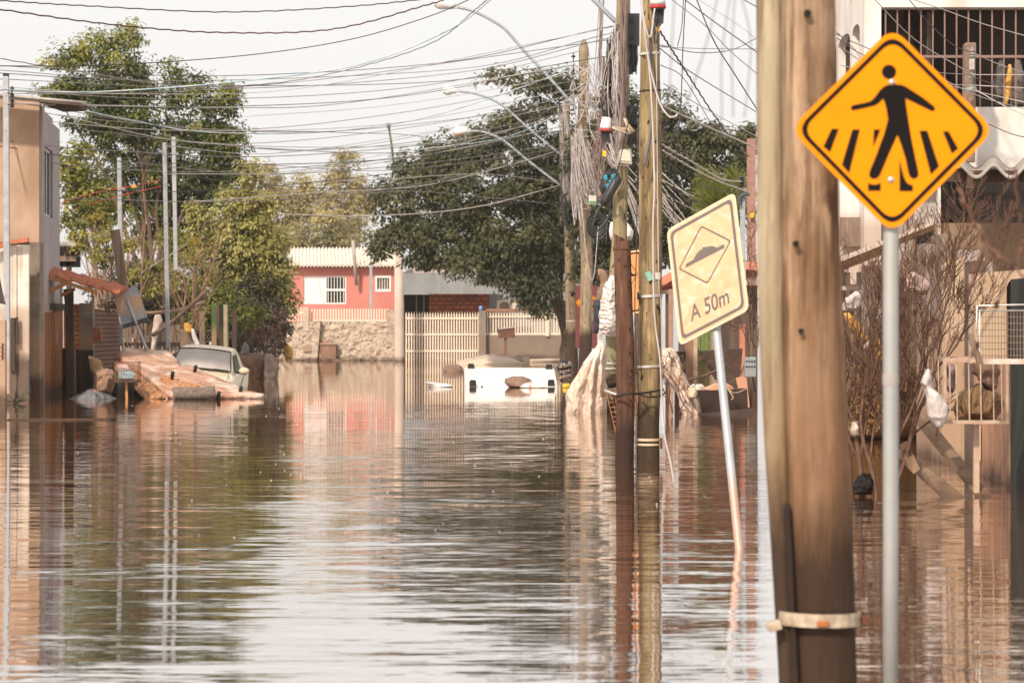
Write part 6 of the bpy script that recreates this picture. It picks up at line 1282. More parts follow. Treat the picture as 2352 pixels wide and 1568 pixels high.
tag(MB().bag([(718,1938,1948),(735,1942,1966),(755,1952,1980),(775,1968,1992),(790,1978,1988)], 25.6, .07, .03, 8, seed=47).build('yellow_bag', YEL, smooth=True), 'yellow plastic strip sagging in the twigs close to the near pole', 'bag')
tag(MB().bag([(779,2008,2028),(800,2006,2026),(832,2012,2024)], 26, .06, .03, 8, seed=48).build('yellow_bag', YEL, smooth=True), 'pale yellow bag half hidden behind the steel sign post', 'bag')
tag(MB().bag([(968,1958,1966),(985,1955,1972),(1000,1958,1970)], 24.9, .06, .03, 8, seed=49).build('plastic_bottle', mat('clear_film', (.50,.40,.33), (.34,.25,.19), rough=.25), smooth=True), 'cloudy plastic scrap stuck low in the bare shrub', 'scrap')
tag(MB().bag([(1088,1984,1990),(1100,1968,1996),(1115,1960,2002),(1135,1964,1998)], 24.9, .13, .06, 6, seed=50).build('black_bag', mat('black_film', (.022,.015,.012), (.012,.009,.008), rough=.6, spec=.15, crease=(12,.04,(1,1,.6))), smooth=True), 'torn black bag at the foot of the bare shrub', 'bag')
# leaning planks
PLK = mat('muddy_plank', (.26,.165,.10), (.17,.10,.06), scale=4, stretch=(1,1,1), grain=(14,(1,1,.5),(.11,.065,.04),.5), wet=.07)
for lab, pts, Zp_ in (('long plank slanting into the water, right-hand of the two below the steel cage', [(2104,940,26.6),(2126,950,26.5),(2283,1146,24.7),(2246,1146,24.7),(2103,972,26.6)], None), ('lower plank slanting into the water beside the steel sign post', [(2064,1030,26.2),(2105,1055,25.6),(2224,1146,24.65),(2166,1146,24.65),(2063,1050,26.2)], None), ('short thick plank end lying over the lower slanting plank', [(2066,1020,25.3),(2084,1012,25.4),(2113,1077,25.0),(2098,1088,25.0),(2078,1066,25.2)], None)):
    tag(MB().prism([P(*p) for p in pts], (.01,.05,.0)).build('leaning_plank', PLK), lab, 'plank', 'planks leaning into the water on the right')
t = thing('straw_mound', 'golden-brown mound of dead straw behind the steel sign post', 'brush', P(2020,1005,37)*1); t.location.z = 0
mb = MB(); mb.bag([(838,1960,2103),(870,1945,2110),(940,1940,2112),(1010,1940,2112)], 37.5, .5, .08, 3); mb.build('core', mat('straw', (.24,.13,.055), (.12,.06,.025), scale=14, detail=9, bump=.03), t, smooth=True)
crown(t, [(2080,880,40,50),(2010,880,70,50),(2050,950,80,50),(1970,950,50,50)], 37.0, leaf_mat('straw_blades', [(0,(.12,.06,.02)),(.5,(.30,.16,.06)),(1,(.45,.28,.12))], trans=.2), leaf=.08, dens=1.2, clump=.16, droop=.6, aspect=.3, name='straw', depth=.3)
# bare shrubs
def stems(name, label, specs, Z, mt, seed, group, **kw):
    rr = random.Random(seed); mb = MB(); b0 = P(specs[0][0], HY, Z); b0.z = 0
    for (x0, y0, x1, y1, L_, r, d) in specs:
        r *= 1.35 if y0 > 1000 else 1.1; p, q = P(x0, y0, Z + rr.uniform(-.15,.15)), P(x1, y1, Z + rr.uniform(-.35,.35)); p.z = max(-.05, p.z) if y0 < 1130 else -.05
        twig_tree(mb, p, q-p, L_, r, d, rr, **kw)
    return tag(mb.build(name, mt, smooth=True, base=b0), label, 'shrub', group)
SH = mat('shrub_wood', (.165,.085,.055), (.085,.045,.03), rough=.85, scale=14)
KW = dict(curl=.34, up=.05, split=(3,4), shrink=.68, minr=.0022, ang=.72)
stems('bare_shrub', 'bare brown shrub with straight stems between the near pole and the steel sign post', [(1980,1138,1990,950,.72,.021,4),(1957,1138,1966,900,.70,.017,4),(2014,1138,2002,960,.70,.018,4),(1962,950,1955,780,.5,.010,4),(1996,900,2010,700,.5,.011,4),(1985,1000,2020,820,.6,.012,4),(1950,820,1945,660,.5,.008,4),(2005,780,1990,620,.45,.007,4)], 25, SH, 3, None, **KW)
stems('bare_shrub', 'bare brown shrub fanning out right of the steel sign post over the slanting planks', [(2040,1138,2085,960,.78,.023,4),(2050,1138,2120,980,.80,.021,4),(2040,1100,2070,860,.72,.017,4),(2070,990,2150,820,.66,.014,5),(2060,1030,2075,760,.6,.013,4),(2100,900,2190,700,.62,.012,4),(2150,800,2230,560,.6,.010,4),(2120,760,2150,560,.5,.009,4),(2190,680,2185,500,.4,.007,4),(2250,640,2290,520,.4,.006,3),(2080,900,2100,720,.6,.011,4),(2090,740,2070,600,.5,.008,4),(2140,860,2200,760,.6,.011,4),(2200,720,2260,600,.5,.008,4),(2170,650,2200,480,.45,.007,4),(2150,1000,2200,860,.5,.010,4),(2075,820,2110,640,.5,.009,4)], 25, SH, 8, None, **KW)
rr = random.Random(17); mb = MB()
for a, b, r in (((2200,430),(2262,560),.009),((2262,560),(2360,640),.010),((2262,560),(2215,690),.006),((2330,390),(2350,560),.009),((2350,560),(2290,700),.006),((2300,680),(2210,860),.005)):
    p, q = P(*a, 8.2), P(*b, 8.2 + rr.uniform(-.1,.1)); pts = [p.lerp(q, i/8) + Vector((rr.uniform(-1,1), rr.uniform(-1,1), rr.uniform(-1,1)))*.006 for i in range(9)]; mb.tube(pts, [r*.55*(1-.3*i/8) for i in range(9)], 8)
    for k in range(3): c = pts[rr.randint(1,8)]; mb.ball(c, .008,.007,.012, 8, 6, .3)
tag(mb.build('near_branch', SH, smooth=True), 'out-of-focus bare branch hanging close at the right picture edge', 'branch')

# --- jumble behind the leaning sign
ORP = mat('salmon_paint', (.58,.22,.14), (.46,.16,.10), scale=3, mud=.8)
t = thing('plank_hut', 'brown plank hut with a pink gable board behind the leaning sign', 'hut', P(1640,HY,58)*1); t.location.z = 0
MB().pbox(1530,655,1740,1000,58.5,.3).build('wall', mat('hut_wood', (.10,.065,.047), (.055,.036,.027), scale=4, stretch=(1,1,.1), grain=(14,(1,1,.04),(.19,.125,.09),.5), wet=.3), t)
MB().bar(P(1519,648,57.6), P(1600,598,57.6), .10, .16).build('gable_board', ORP, t); MB().bar(P(1600,598,57.6), P(1740,612,57.6), .10, .16).build('gable_board', ORP, t)
MB().prism([P(1516,655,57.7),P(1600,602,57.7),P(1745,618,57.7),P(1745,628,60),P(1516,668,60)], (0,0,-.05)).build('roof', TILE, t); MB().bar(P(1512,672,57.5), P(1600,664,57.5), .08).build('beam', GREYW, t)
tag(MB().pbox(1536,664,1547,1000,56,.12).build('timber_post', mat('pinkish_timber', (.36,.22,.16), (.26,.155,.11), scale=6)), 'pinkish timber post right beside the honey-brown pole', 'post')
tag(MB().pbox(1547,660,1558,1000,55.8,.12).build('steel_upright', mat('pale_blue_steel', (.42,.45,.48), (.34,.37,.40), rough=.5)), 'pale blue steel upright left of the leaning sign', 'post')
tag(MB().grid(lambda u,v: Vector((P(1549+26*u,HY,54).x, 54+.02*math.sin(u*50), P(0,807,54).z*(1-v)-.2*v)), 60, 1).build('ribbed_drum', SHEETD, smooth=True), 'dark ribbed sheet standing in the water right of the steel upright', 'metal sheet')
t = thing('green_shed', 'green boarded shed wall with timber posts under the leaning sign', 'shed', P(1610,HY,55)*1); t.location.z = 0
mb = MB()
for k in range(5): mb.pbox(1600+9*k, 760, 1608.6+9*k, 1000, 55+.02*(k % 2), .06)
mb.build('wall', mat('green_boards', (.17,.22,.07), (.11,.14,.045), scale=3, mud=.7), t); MB().pbox(1574,772,1592,1000,54.6,.15).build('plank', mat('plank_brown', (.27,.16,.10), (.18,.10,.065), scale=5, stretch=(1,1,.2)), t); MB().pbox(1593,768,1602,1000,54.5,.12).build('post', mat('pale_post2', (.48,.34,.24), (.36,.24,.17), scale=7), t); MB().pbox(1634,765,1646,1000,54.5,.12).build('post', MATS['pale_post2'], t)
tag(MB().prism([P(1609,806,51),P(1706,800,52),P(1700,868,51.5),P(1645,872,51)], (0,.4,0)).build('woven_hamper', brick_mat('weave', (.17,.10,.07), (.11,.065,.045), (.05,.03,.02), w=.05, h=.035, mort=.006)), 'brown woven hamper tipped behind the leaning sign post', 'hamper')
tag(MB().bar(P(1603,823,50.8), P(1632,818,50.8), .06, .08).build('short_beam', DKWOOD), 'short dark beam sticking out left of the woven hamper', 'beam')
tag(MB().tube(spline([P(1568,875,50),P(1620,862,50.2),P(1668,838,50.4)]), .022, 6).build('thin_branch', TWD, smooth=True), 'thin dark branch slanting over the dark floating box', 'branch')
for lab, x0, x1, y0 in (('salmon painted post left of the reddish concrete pole', 1699, 1711, 745), ('narrow brown post close by the near pole', 1720, 1727, 700)):
    tag(MB().pbox(x0, y0, x1, 1000, 53, .12).build('painted_post', ORP if x0 < 1710 else GREYW), lab, 'post')
tag(MB().prism([P(1690,868,50.5),P(1714,860,50.5),P(1722,935,50.2),P(1706,938,50.2)], (0,.06,0)).build('salmon_board', ORP), 'salmon board leaning behind the dark floating box', 'board')
t = thing('blue_crate', 'pale blue-grey perforated crate hooked on the bare vines by the near pole', 'crate', P(1723,865,50)*1); MB().pbox(1711,820,1737,866,50,.25).build('body', mat('crate_blue', (.30,.31,.31), (.21,.21,.21), scale=9), t, bevel=.02)
for i in range(4):
    for j in range(2): MB().lathe(P(1715+6*i,830+12*j,50), [(.017,0),(.017,-.004)], 10, axis=(0,1,0)).build('hole', VOID, t)
t = thing('floating_box', 'dark wooden box afloat behind the leaning sign post, heaped with rubbish', 'box', P(1660,HY,48)*1); t.location.z = 0
DBX = mat('dark_box', (.050,.028,.020), (.030,.017,.013), scale=3, rough=.7)
MB().prism([P(1602,897,48.0),P(1716,893,48.2),P(1719,955,48.2),P(1606,957,48.0)], (0,.7,0)).build('body', DBX, t); MB().prism([P(1604,949,47.5),P(1736,936,47.6),P(1728,952,47.5),P(1606,957,47.4)], (0,.5,-.02)).build('lip', DBX, t)
MB().tube(spline([P(1672,893,47.9),P(1680,905,47.85),P(1684,912,47.85),P(1680,918,47.85)]), .012, 6).build('rope', mat('rope', (.42,.33,.22), (.3,.22,.14)), t, smooth=True); MB().tube(spline([P(1672,893,47.9),P(1688,902,47.85),P(1712,894,47.9)]), .008, 6).build('rope', MATS['rope'], t, smooth=True)
tag(MB().bag([(880,1642,1668),(888,1622,1684),(898,1612,1690)], 48.4, .3, .04, 3, seed=61).build('orange_bundle', mat('orange_cloth', (.50,.20,.09), (.55,.36,.26), scale=3.5), smooth=True), 'orange and cream bundle heaped in the dark floating box', 'bundle')
tag(MB().bag([(882,1590,1612),(889,1580,1620),(900,1580,1620)], 48.8, .3, .03, 3, seed=62).build('white_basin', mat('white_gloss', (.75,.74,.74), (.66,.65,.66), rough=.3), smooth=True), 'white basin upturned beside the draped cream sack', 'basin')
tag(MB().bag([(890,1580,1596),(902,1578,1601),(915,1582,1596)], 47.4, .15, .04, 6, seed=63).build('printed_packet', mat('printed_packet', (.52,.40,.27), (.25,.42,.45), scale=7, lo=.36, hi=.42), smooth=True), 'cream packet with blue print at the corner of the dark floating box', 'packet')
stems('dead_brush', 'dry brush tangle at the foot of the draped cream sack', [(1545,948,1540,900,.5,.014,4),(1560,948,1590,905,.5,.012,4),(1590,952,1570,915,.45,.012,4),(1535,948,1530,880,.5,.012,4),(1610,948,1600,920,.4,.01,3)], 47.2, SH, 31, None, curl=.5, up=.0, split=(2,3), shrink=.72, minr=.004, ang=.8)
stems('bare_vine', 'tangle of bare vines in front of the plank hut by the near pole', [(1735,900,1700,760,.9,.016,5),(1735,800,1690,720,.9,.014,5),(1700,860,1730,740,.8,.012,5),(1735,740,1710,650,.8,.014,4)], 50.5, SH, 37, None, curl=.5, up=-.03, split=(2,3), shrink=.75, minr=.005, ang=.8)
tag(MB().bag([(800,1516,1522),(830,1514,1524),(870,1516,1526)], 48.6, .05, .02, 4, seed=65).build('hanging_strip', CLOTHW, smooth=True), 'narrow pale strip hanging at the edge of the honey-brown pole', 'strip')
t = thing('concrete_post', 'slim reddish concrete pole rising beside the near pole', 'pole', P(1725,HY,61)*1); t.location.z = 0
MB().bar(P(1725,319,61), P(1727,880,61), m(19,61), m(19,61)).build('shaft', mat('reddish_concrete', (.33,.19,.145), (.24,.13,.10), scale=9, detail=8), t); MB().pbox(1722,488,1733,500,60.8,.05).build('tag', ORT, t)
t = thing('meter_post', 'grey steel meter post with a curved conduit behind the leaning sign', 'post', P(1706,HY,50)*1); t.location.z = 0
MB().bar(P(1705,452,50), P(1708,700,50), .085).build('shaft', mat('post_blue', (.34,.37,.38), (.27,.29,.30), rough=.5, scale=6), t); MB().tube(spline([P(1700,470,49.9),P(1698,456,49.9),P(1706,448,49.9),P(1722,446,49.9)]), .03, 10).build('conduit', mat('conduit_grey', (.10,.11,.115)), t, smooth=True)
mb = MB()
for y in (408,414,420,426): mb.lathe(P(1704,y,49.9), [(.03,-.02),(.06,0),(.03,.02)], 12)
mb.bar(P(1704,402,49.9), P(1704,455,49.9), .02); mb.build('insulator', mat('porcelain_dark', (.05,.04,.035)), t)
t = thing('far_meter_pole', 'thin plain post between the cable fans and the pointed pole', 'post', P(1384,310,70)*1); MB().bar(P(1492.5-1.2*88,130,70)+Vector((0,0,0)), P(1384,320,70), .06).build('shaft', GREYW, t)

HW = MATS['hut_wood']
t = thing('dark_backing', 'dark plank backing added so gaps behind the bare shrub read dark', 'fence', Vector((P(2020,HY,38).x, 38, 0)))  # dark backing added so the gaps between the boards read dark
mb = MB(); rr = random.Random(91)
for k in range(13): x = 1926 + k*14; mb.pbox(x, 640 + rr.uniform(-24,30), x+13, 1060, 38.05 + .03*(k % 3), .05)
mb.build('boards', HW, t); MB().pbox(1926,700,2108,712,37.98,.06).build('rail', GREYW, t); MB().pbox(1926,860,2108,872,37.98,.06).build('rail', GREYW, t)
tag(MB().pbox(2036,600,2058,1020,36.2,.08).build('upright_board', mat('umber_board', (.17,.10,.065), (.10,.06,.04), scale=5, stretch=(1,1,.2))), 'umber board standing upright just right of the steel sign post', 'board')
tag(MB().bar(P(1928,662,35.6), P(2150,654,35.6), .06, .05).build('cross_timber', mat('pale_rail2', (.52,.42,.35), (.36,.27,.21), scale=8)), 'pale level timber crossing behind the bare shrub', 'timber')
tag(MB().bar(P(1940,900,35), P(1975,690,35.2), .09, .05).build('leaning_board', GREYW), 'grey board leaning by the near pole behind the bare shrub', 'board')
tag(MB().bag([(700,2066,2090),(730,2060,2098),(800,2062,2096),(850,2068,2090)], 35.4, .08, .04, 6, seed=71, pleat=(6,.2)).build('hanging_cloth', mat('dun_cloth', (.36,.25,.19), (.22,.145,.105), scale=4, crease=(6,.06,(1,1,.4))), smooth=True), 'dun cloth hung over the pale level timber', 'cloth')
tag(MB().prism([P(2108,596,37),P(2150,588,37),P(2156,700,37),P(2110,706,37)], (0,.05,0)).build('loose_sheet', mat('rust_sheet2', (.22,.115,.075), (.13,.07,.045), scale=5)), 'small rusty sheet propped beneath the sloping canopy', 'metal sheet')
# ================================================================== overhead cables
WD = mat('cable_dark', (.055,.05,.048), (.035,.03,.03), rough=.6); WGY = mat('cable_grey', (.26,.235,.22), (.17,.15,.14), rough=.6); WLT = mat('cable_pale', (.52,.47,.44), (.40,.35,.32), rough=.5); WBL = mat('cable_blue', (.34,.50,.56), (.62,.64,.64), rough=.5, scale=1.4, lo=.45, hi=.55); WRD = mat('cable_red', (.55,.06,.06), rough=.5)
def cable(label, pts, mt_=None, r=.009, group=None, twist=0, name='overhead_cable', n=30):
    P3 = spline([P(*p) for p in pts], n)
    if twist:
        for i, p in enumerate(P3): p.z += twist*math.sin(i*1.9); p.x += twist*math.cos(i*1.9)
    return tag(MB().tube(P3, r, 5).build(name, mt_ or WGY, smooth=True), label, 'cable', group)
G1, L1 = 'cables fanning across the sky to the left', 'thin cable sagging across the sky between the far poles and the left bank'
fan = [ # left end, middle, right end (picture x, y, distance)
 ((-20,160,58),(420,186,62),(1060,158,70),(1410,75,49)), ((-20,167,58),(480,196,62),(1000,188,70),(1405,128,52)), ((-20,181,58),(560,203,64),(1060,166,68),(1405,86,49)),
 ((-20,198,58),(300,216,60),(700,202,66),(1410,62,49)), ((-20,216,60),(360,212,62),(760,180,68),(1412,90,49)), ((-20,236,58),(420,246,62),(900,224,70),(1318,150,77)),
 ((-20,242,60),(300,282,64),(760,302,70),(1318,240,77)), ((-20,267,58),(420,300,64),(900,284,72),(1318,205,77)), ((-20,320,56),(260,346,62),(700,356,72),(1292,300,99)),
 ((-20,333,56),(300,372,62),(800,372,75),(1292,330,99)), ((60,240,56),(500,298,66),(900,262,74),(1318,186,77)), ((120,262,60),(480,330,68),(980,330,80),(1292,270,99)),
 ((200,300,62),(560,330,70),(960,290,80),(1316,222,77)), ((-20,150,60),(480,175,64),(1010,145,70),(1408,60,49)), ((276,370,66),(620,400,74),(1000,372,86),(1294,330,99)),
 ((378,335,63),(640,352,72),(1000,300,84),(1316,238,77)), ((400,322,71),(700,345,76),(1010,318,88),(1294,260,99)), ((276,376,66),(560,420,74),(900,430,88),(1290,380,99)),
 ((130,455,62),(560,462,72),(920,430,88),(1290,352,99)), ((380,400,63),(700,395,76),(1000,352,88),(1292,290,99)), ((520,300,72),(800,305,80),(1000,320,90),(1290,400,99)),
 ((590,340,80),(860,352,88),(1080,340,94),(1290,300,99)), ((560,375,80),(860,392,88),(1080,372,94),(1290,340,99)), ((600,420,84),(880,412,90),(1100,400,94),(1290,420,99)),
 ((640,480,90),(900,440,94),(1100,452,97),(1290,470,99)), ((840,400,92),(980,430,95),(1130,462,97),(1290,468,99)), ((640,350,90),(860,330,93),(1100,280,97),(1316,214,78)), ((600,400,84),(840,372,90),(1060,330,94),(1290,262,99)),
 ((-20,350,58),(220,385,62),(560,392,70),(1000,352,84),(1294,290,99)), ((135,430,62),(420,440,66),(800,410,80),(1290,345,99)), ((-20,208,60),(480,228,64),(980,196,72),(1330,118,78)), ((560,268,72),(860,246,76),(1120,208,77),(1318,168,77))]
for i, pts in enumerate(fan): cable(L1, pts, [WGY, WD, WGY, WLT][i % 4], .0085 if pts[-1][2] < 90 else .0105, G1)
cable('topmost twisted cable grazing the upper edge above the tall ficus', [(-30,0,40),(200,14,44),(520,28,46),(820,14,46),(1060,-12,44)], WD, .010, twist=.006, n=90)
cable('reddish twisted cable sagging across the sky above the tall ficus', [(-30,18,40),(250,56,44),(500,75,46),(760,68,46),(980,12,44),(1060,-14,42)], mat('cable_redbrown', (.11,.05,.045)), .012, twist=.007, n=110)
cable('dark cable with drooping loops joining the reddish twisted one', [(-30,152,42),(240,150,45),(560,128,47),(800,92,47),(980,40,46),(1100,-10,44)], WD, .008, n=60)
cable('bluish cable rising from the left edge past the spire of the ficus', [(-30,204,42),(200,212,45),(520,190,46),(820,150,47),(1030,70,46),(1140,-10,44)], WBL, .011, n=60)
cable('twisted cable sagging from the left edge and climbing beyond the first lamp arm', [(0,135,48),(200,168,50),(420,198,52),(640,190,54),(840,150,54),(1000,95,52),(1090,24,50),(1130,-10,48)], WGY, .010, twist=.006, n=110)
cable('blue and white cable leaving the eave of the tan house', [(182,252,58),(300,276,62),(480,304,66),(760,302,72),(1010,262,76),(1318,158,77.5)], WBL, .014, n=70)
cable('pale thick cable crossing before the shade tree at bough height', [(440,464,72),(700,445,84),(960,428,92),(1130,390,96),(1286,345,99)], WLT, .016)
cable('pale cable looping lowest before the shade tree', [(640,492,88),(860,496,92),(1090,476,96),(1290,425,99)], WLT, .018)
cable('blue cable between the tree tops and the further poles', [(600,410,90),(900,352,94),(1150,318,97),(1286,262,99)], WBL, .014)
cable('upper red cable between the leaning brown post and a steel post', [(137,466,64),(230,440,65),(300,428,65),(370,414,64)], WRD, .009, n=16); cable('lower red cable between the leaning brown post and a steel post', [(200,470,64),(290,446,65),(371,428,64)], WRD, .009, n=16)
tag(MB().pbox(301,425,312,431,64.8,.05).build('cable_tag', mat('orange_plastic', (.72,.2,.05))), 'orange tag on the upper red cable', 'tag')
cable('loose pale wire dangling from the leaning brown post', [(310,640,63),(360,604,63),(400,580,64),(430,560,64)], WLT, .010); cable('double pale line running just over the eave of the tan house', [(20,238,53.9),(240,243,60),(520,247,68),(800,236,74),(1316,150,77.5)], WLT, .014)
# right-hand fan from the honey-brown pole
G2, L2 = 'cables fanning right from the honey-brown pole', 'thin cable running from the honey-brown pole towards the near pole'
for i, pts in enumerate([((1530,-10,31),(1616,56,30),(1680,120,29),(1745,175,28)), ((1560,-10,31),(1640,50,30),(1745,125,28)), ((1516,108,31),(1620,112,36),(1745,113,40)), ((1516,104,31),(1600,121,33),(1680,115,35),(1745,84,36)), ((1516,112,31),(1590,168,34),(1745,262,40)), ((1524,192,31),(1620,250,38),(1740,315,45)), ((1518,150,31),(1570,180,36),(1625,270,42),(1660,330,46)), ((1520,246,31),(1640,300,40),(1725,336,45)), ((1590,-10,22),(1700,60,21),(1760,110,20)), ((1690,-10,24),(1745,20,24)), ((1520,360,31),(1600,420,42),(1704,452,49)), ((1525,446,31),(1590,480,40),(1660,510,50)), ((1524,470,31),(1590,530,44),(1640,560,52)), ((1522,420,31),(1620,470,42),(1704,500,49))]): cable(L2, pts, [WGY, WD, WLT][i % 3], .006, G2)
cable('black twisted cable dropping from the orange clamp to the meter post', [(1516,72,30.9),(1552,128,32),(1590,187,34),(1640,264,40),(1690,330,46),(1720,360,46)], WD, .010, twist=.006, n=80)
cable('upper pale twisted line ending at the insulators of the meter post', [(1520,332,31),(1600,378,38),(1660,412,45),(1704,417,50)], WLT, .012, twist=.005, n=60)
cable('lower pale twisted line ending at the conduit of the meter post', [(1522,346,31),(1600,392,38),(1660,420,45),(1722,442,49)], WLT, .013, twist=.005, n=60)
cable('thick white cable swooping from the honey-brown pole to the right', [(1521,243,30.9),(1560,262,33),(1640,298,39),(1728,336,45)], WLT, .013)
cable('black line falling steeply across the sky beside the near pole', [(1596,-10,26),(1640,95,26),(1690,175,27),(1745,262,28)], WD, .006)
cable('near-vertical black line right of the honey-brown pole', [(1575,-10,28),(1568,120,28),(1564,230,28),(1550,402,28),(1546,500,29)], WD, .0055); cable('second near-vertical black line ending in mid-air', [(1570,-10,28),(1566,60,28),(1556,107,28)], WD, .0045)
G3 = 'blurred lines hanging close by'
for i, pts in enumerate([((1550,-20,7.6),(1542,120,7.6),(1536,230,7.6),(1524,330,7.7)), ((1652,-20,7.6),(1618,115,7.6),(1576,240,7.7),(1540,330,7.8)), ((1678,-20,7.5),(1658,128,7.5),(1658,270,7.5)), ((1688,-20,7.5),(1681,128,7.5),(1684,270,7.5)), ((1700,-20,7.5),(1724,100,7.5),(1710,270,7.5))]): cable('blurred near line hanging down the sky left of the near pole', pts, mat('cable_lilac', (.20,.17,.19)), .0016, G3)
# lines to the right-hand house
G4, L4 = 'lines strung across the balcony house', 'pale line strung across the front of the balcony house'
for i, pts in enumerate([((1920,72,33),(1960,110,33.5),(2020,160,34),(2240,210,37),(2400,245,37)), ((1920,78,33),(1990,110,34),(2130,162,36),(2232,172,37.1)), ((2000,-10,32),(2100,90,34),(2200,152,36),(2228,166,37.1)), ((2080,-10,32),(2140,60,34),(2190,104,36),(2228,120,37.1)), ((2060,-12,30),(2160,20,31),(2260,56,32),(2400,95,33)), ((2240,124,37.1),(2300,150,36),(2400,182,35)), ((2232,172,37.1),(2300,172,36),(2400,172,35)), ((2236,178,37.1),(2300,200,36),(2400,230,35)), ((1930,150,33),(2100,190,35),(2232,196,37.1),(2400,205,36)), ((2170,185,36),(2260,225,35),(2400,262,34)), ((2240,206,37),(2310,245,36),(2400,285,34)), ((2270,285,36),(2330,310,35),(2400,322,34)), ((1925,104,33),(1985,145,34),(2050,175,35)), ((1922,88,33),(1990,130,34),(2130,180,36))]): cable(L4, pts, [WLT, WGY, WLT, WD][i % 4], .006, G4)
# lines down the near poles
cable('white cord running down the honey-brown pole into the water', [(1470,-10,30.8),(1486,110,30.85),(1496,220,30.8),(1503,420,30.75),(1500,520,30.75),(1503,718,30.8),(1516,828,30.8),(1524,981,30.7),(1540,1060,29),(1552,1132,26.2)], WLT, .0115, name='loose_cable', n=70)
cable('grey conduit cable down the middle of the honey-brown pole', [(1492,60,30.8),(1496,190,30.82),(1494,300,30.8),(1480,380,30.8)], mat('conduit_mid', (.16,.15,.15)), .016, name='loose_cable')
cable('thin pale cord on the right side of the honey-brown pole', [(1506,-10,30.85),(1509,300,30.8),(1513,640,30.8),(1518,700,30.85),(1521,900,30.85)], WLT, .006, name='loose_cable', n=50)
cable('white hanging loop swinging across the honey-brown pole', [(1470,-10,30.7),(1482,60,30.7),(1490,84,30.7),(1496,80,30.7),(1501,40,30.7),(1504,20,30.7)], WLT, .011, name='loose_cable')
cable('thick white cable peeling off the honey-brown pole down to the right', [(1473,-10,30.7),(1488,128,30.7),(1513,230,30.7),(1535,266,30.6),(1550,268,30.5),(1556,262,30.5)], WLT, .011, name='loose_cable')
cable('thin dark wire hanging down in front of the orange sign', [(1464,300,30.9),(1462,560,30.9),(1458,700,30.9),(1462,860,30.9)], WD, .006, name='loose_cable')
cable('black wire slanting left of the stub to the slender pole', [(1450,250,45),(1400,480,46),(1392,560,46)], WD, .008, name='loose_cable')
cable('white wire dangling in a long loop down the pale pointed pole', [(1336,470,76.6),(1344,560,76.5),(1352,620,76.4),(1359,644,76.4),(1366,620,76.4),(1374,520,76.8)], WLT, .010, name='loose_cable')
# ---- the uncountable tangles of drop wires
def tangle(label, Z, jobs, seed, mts=('p',)):
    """jobs: (count, x0, x1, y0, y1 spread points..., sag)"""
    rr = random.Random(seed); mbs = MB()
    for cnt, a, b, sag, r in jobs:
        for k in range(cnt):
            p = (rr.uniform(*a[0]), rr.uniform(*a[1])); q = (rr.uniform(*b[0]), rr.uniform(*b[1])); mid = ((p[0]+q[0])/2 + rr.uniform(-1,1)*sag*.7, (p[1]+q[1])/2 + sag*rr.uniform(.1,1.3)); z0 = Z + rr.uniform(-.2,.2)
            mbs.tube(spline([P(p[0],p[1],z0), P(mid[0],mid[1],z0+rr.uniform(-.25,.15)), P(q[0],q[1],Z + rr.uniform(-.15,.2))], 14), r*rr.uniform(.7,1.2), 4, cap=False)
    return mbs
def tang(name, label, Z, jobs, seed, mt_): o = tangle(label, Z, jobs, seed).build(name, mt_, smooth=True); tag(o, label, 'cables', kind='stuff'); return o
tang('pale_cable_tangle', 'pale tangle of drop wires round the slender pole', 49.1, [(40,((1404,1426),(40,200)),((1406,1434),(240,330)),7,.009),(16,((1396,1420),(90,160)),((1384,1412),(200,300)),26,.007),(26,((1400,1425),(60,180)),((1412,1432),(140,320)),16,.008),(10,((1412,1430),(180,300)),((1414,1424),(330,420)),4,.009)], 51, WLT)
tang('brown_cable_tangle', 'brownish bundle of thin wires running down past the slender pole', 48.8, [(34,((1424,1442),(-20,0)),((1424,1438),(255,330)),3,.007),(10,((1430,1440),(200,260)),((1418,1428),(330,420)),3,.006)], 52, mat('cable_brown', (.30,.22,.19), (.22,.15,.13)))
tang('dark_cable_tangle', 'dark tangle of wires and clips left of the slender pole', 49.3, [(30,((1392,1410),(90,130)),((1384,1412),(190,240)),8,.010),(26,((1376,1398),(200,250)),((1396,1412),(250,300)),10,.009),(10,((1395,1410),(60,110)),((1402,1414),(180,260)),8,.009)], 53, WD)
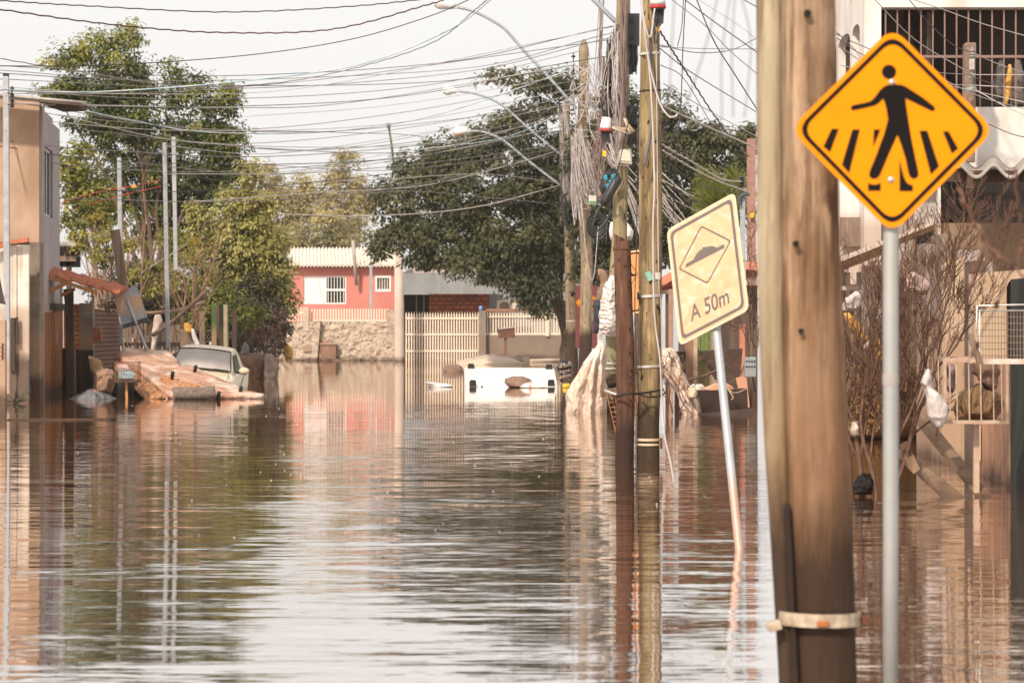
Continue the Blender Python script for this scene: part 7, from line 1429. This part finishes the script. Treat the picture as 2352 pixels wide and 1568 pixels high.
tang('fanned_wires', 'fan of fine brown wires spreading down left of the slender pole', 50.2, [(40,((1386,1410),(205,245)),((1350,1392),(330,430)),6,.005),(20,((1370,1398),(250,300)),((1362,1386),(400,450)),4,.005),(9,((1376,1394),(-20,-5)),((1362,1384),(180,215)),2,.006)], 54, MATS['cable_brown'])
tang('pale_wire_loops', 'pale loops of drop wire bunched between the two further poles', 77.2, [(70,((1316,1340),(290,350)),((1340,1376),(430,470)),18,.010),(60,((1318,1352),(320,400)),((1350,1388),(400,480)),34,.008),(16,((1346,1360),(110,220)),((1384,1404),(180,300)),44,.008),(22,((1310,1330),(300,340)),((1318,1345),(470,520)),14,.010)], 55, WLT)
tang('pale_pole_wires', 'pale wires lashed along the further pole by the fence', 99.0, [(44,((1288,1306),(270,340)),((1292,1318),(430,520)),6,.012),(20,((1280,1300),(235,290)),((1290,1312),(300,400)),12,.011),(16,((1292,1308),(420,480)),((1296,1322),(500,545)),10,.014)], 56, WLT)
tang('dark_wire_clutter', 'dark clutter of wire ends round the further pole by the fence', 98.6, [(22,((1284,1300),(430,480)),((1296,1330),(480,530)),14,.012),(14,((1316,1350),(470,520)),((1330,1360),(490,540)),14,.014)], 57, WD)
tang('white_swags', 'white cables swagging from rod to rod on the pale pointed pole', 77.3, [(3,((1316,1319),(140,150)),((1352,1356),(150,156)),40,.018),(3,((1316,1319),(180,190)),((1354,1357),(176,186)),62,.018),(3,((1316,1319),(214,226)),((1354,1358),(206,216)),66,.018),(5,((1316,1340),(230,260)),((1356,1376),(120,230)),70,.010)], 58, WLT)
tang('spiral_lines', 'pale spiral-wrapped lines descending from the further poles behind the stub', 60, [(10,((1376,1398),(250,300)),((1460,1480),(500,570)),4,.010),(8,((1350,1372),(300,345)),((1440,1470),(395,450)),4,.011),(12,((1466,1475),(330,420)),((1560,1600),(430,560)),4,.010)], 59, WLT)
tag(MB().tube(spline([P(1377,452,76),P(1384,430,76),P(1391,408,76)]), [.05]*20+[.06], 8, jit=.2).build('dangling_wood', mat('pale_dead_wood', (.30,.19,.13)), smooth=True), 'pale stick hanging in the wires between the poles', 'stick')

# every standing thing says so
for o in list(COL.objects):
    if o.parent is None and o.type in ('MESH','EMPTY') and 'kind' not in o: o['kind'] = 'thing'
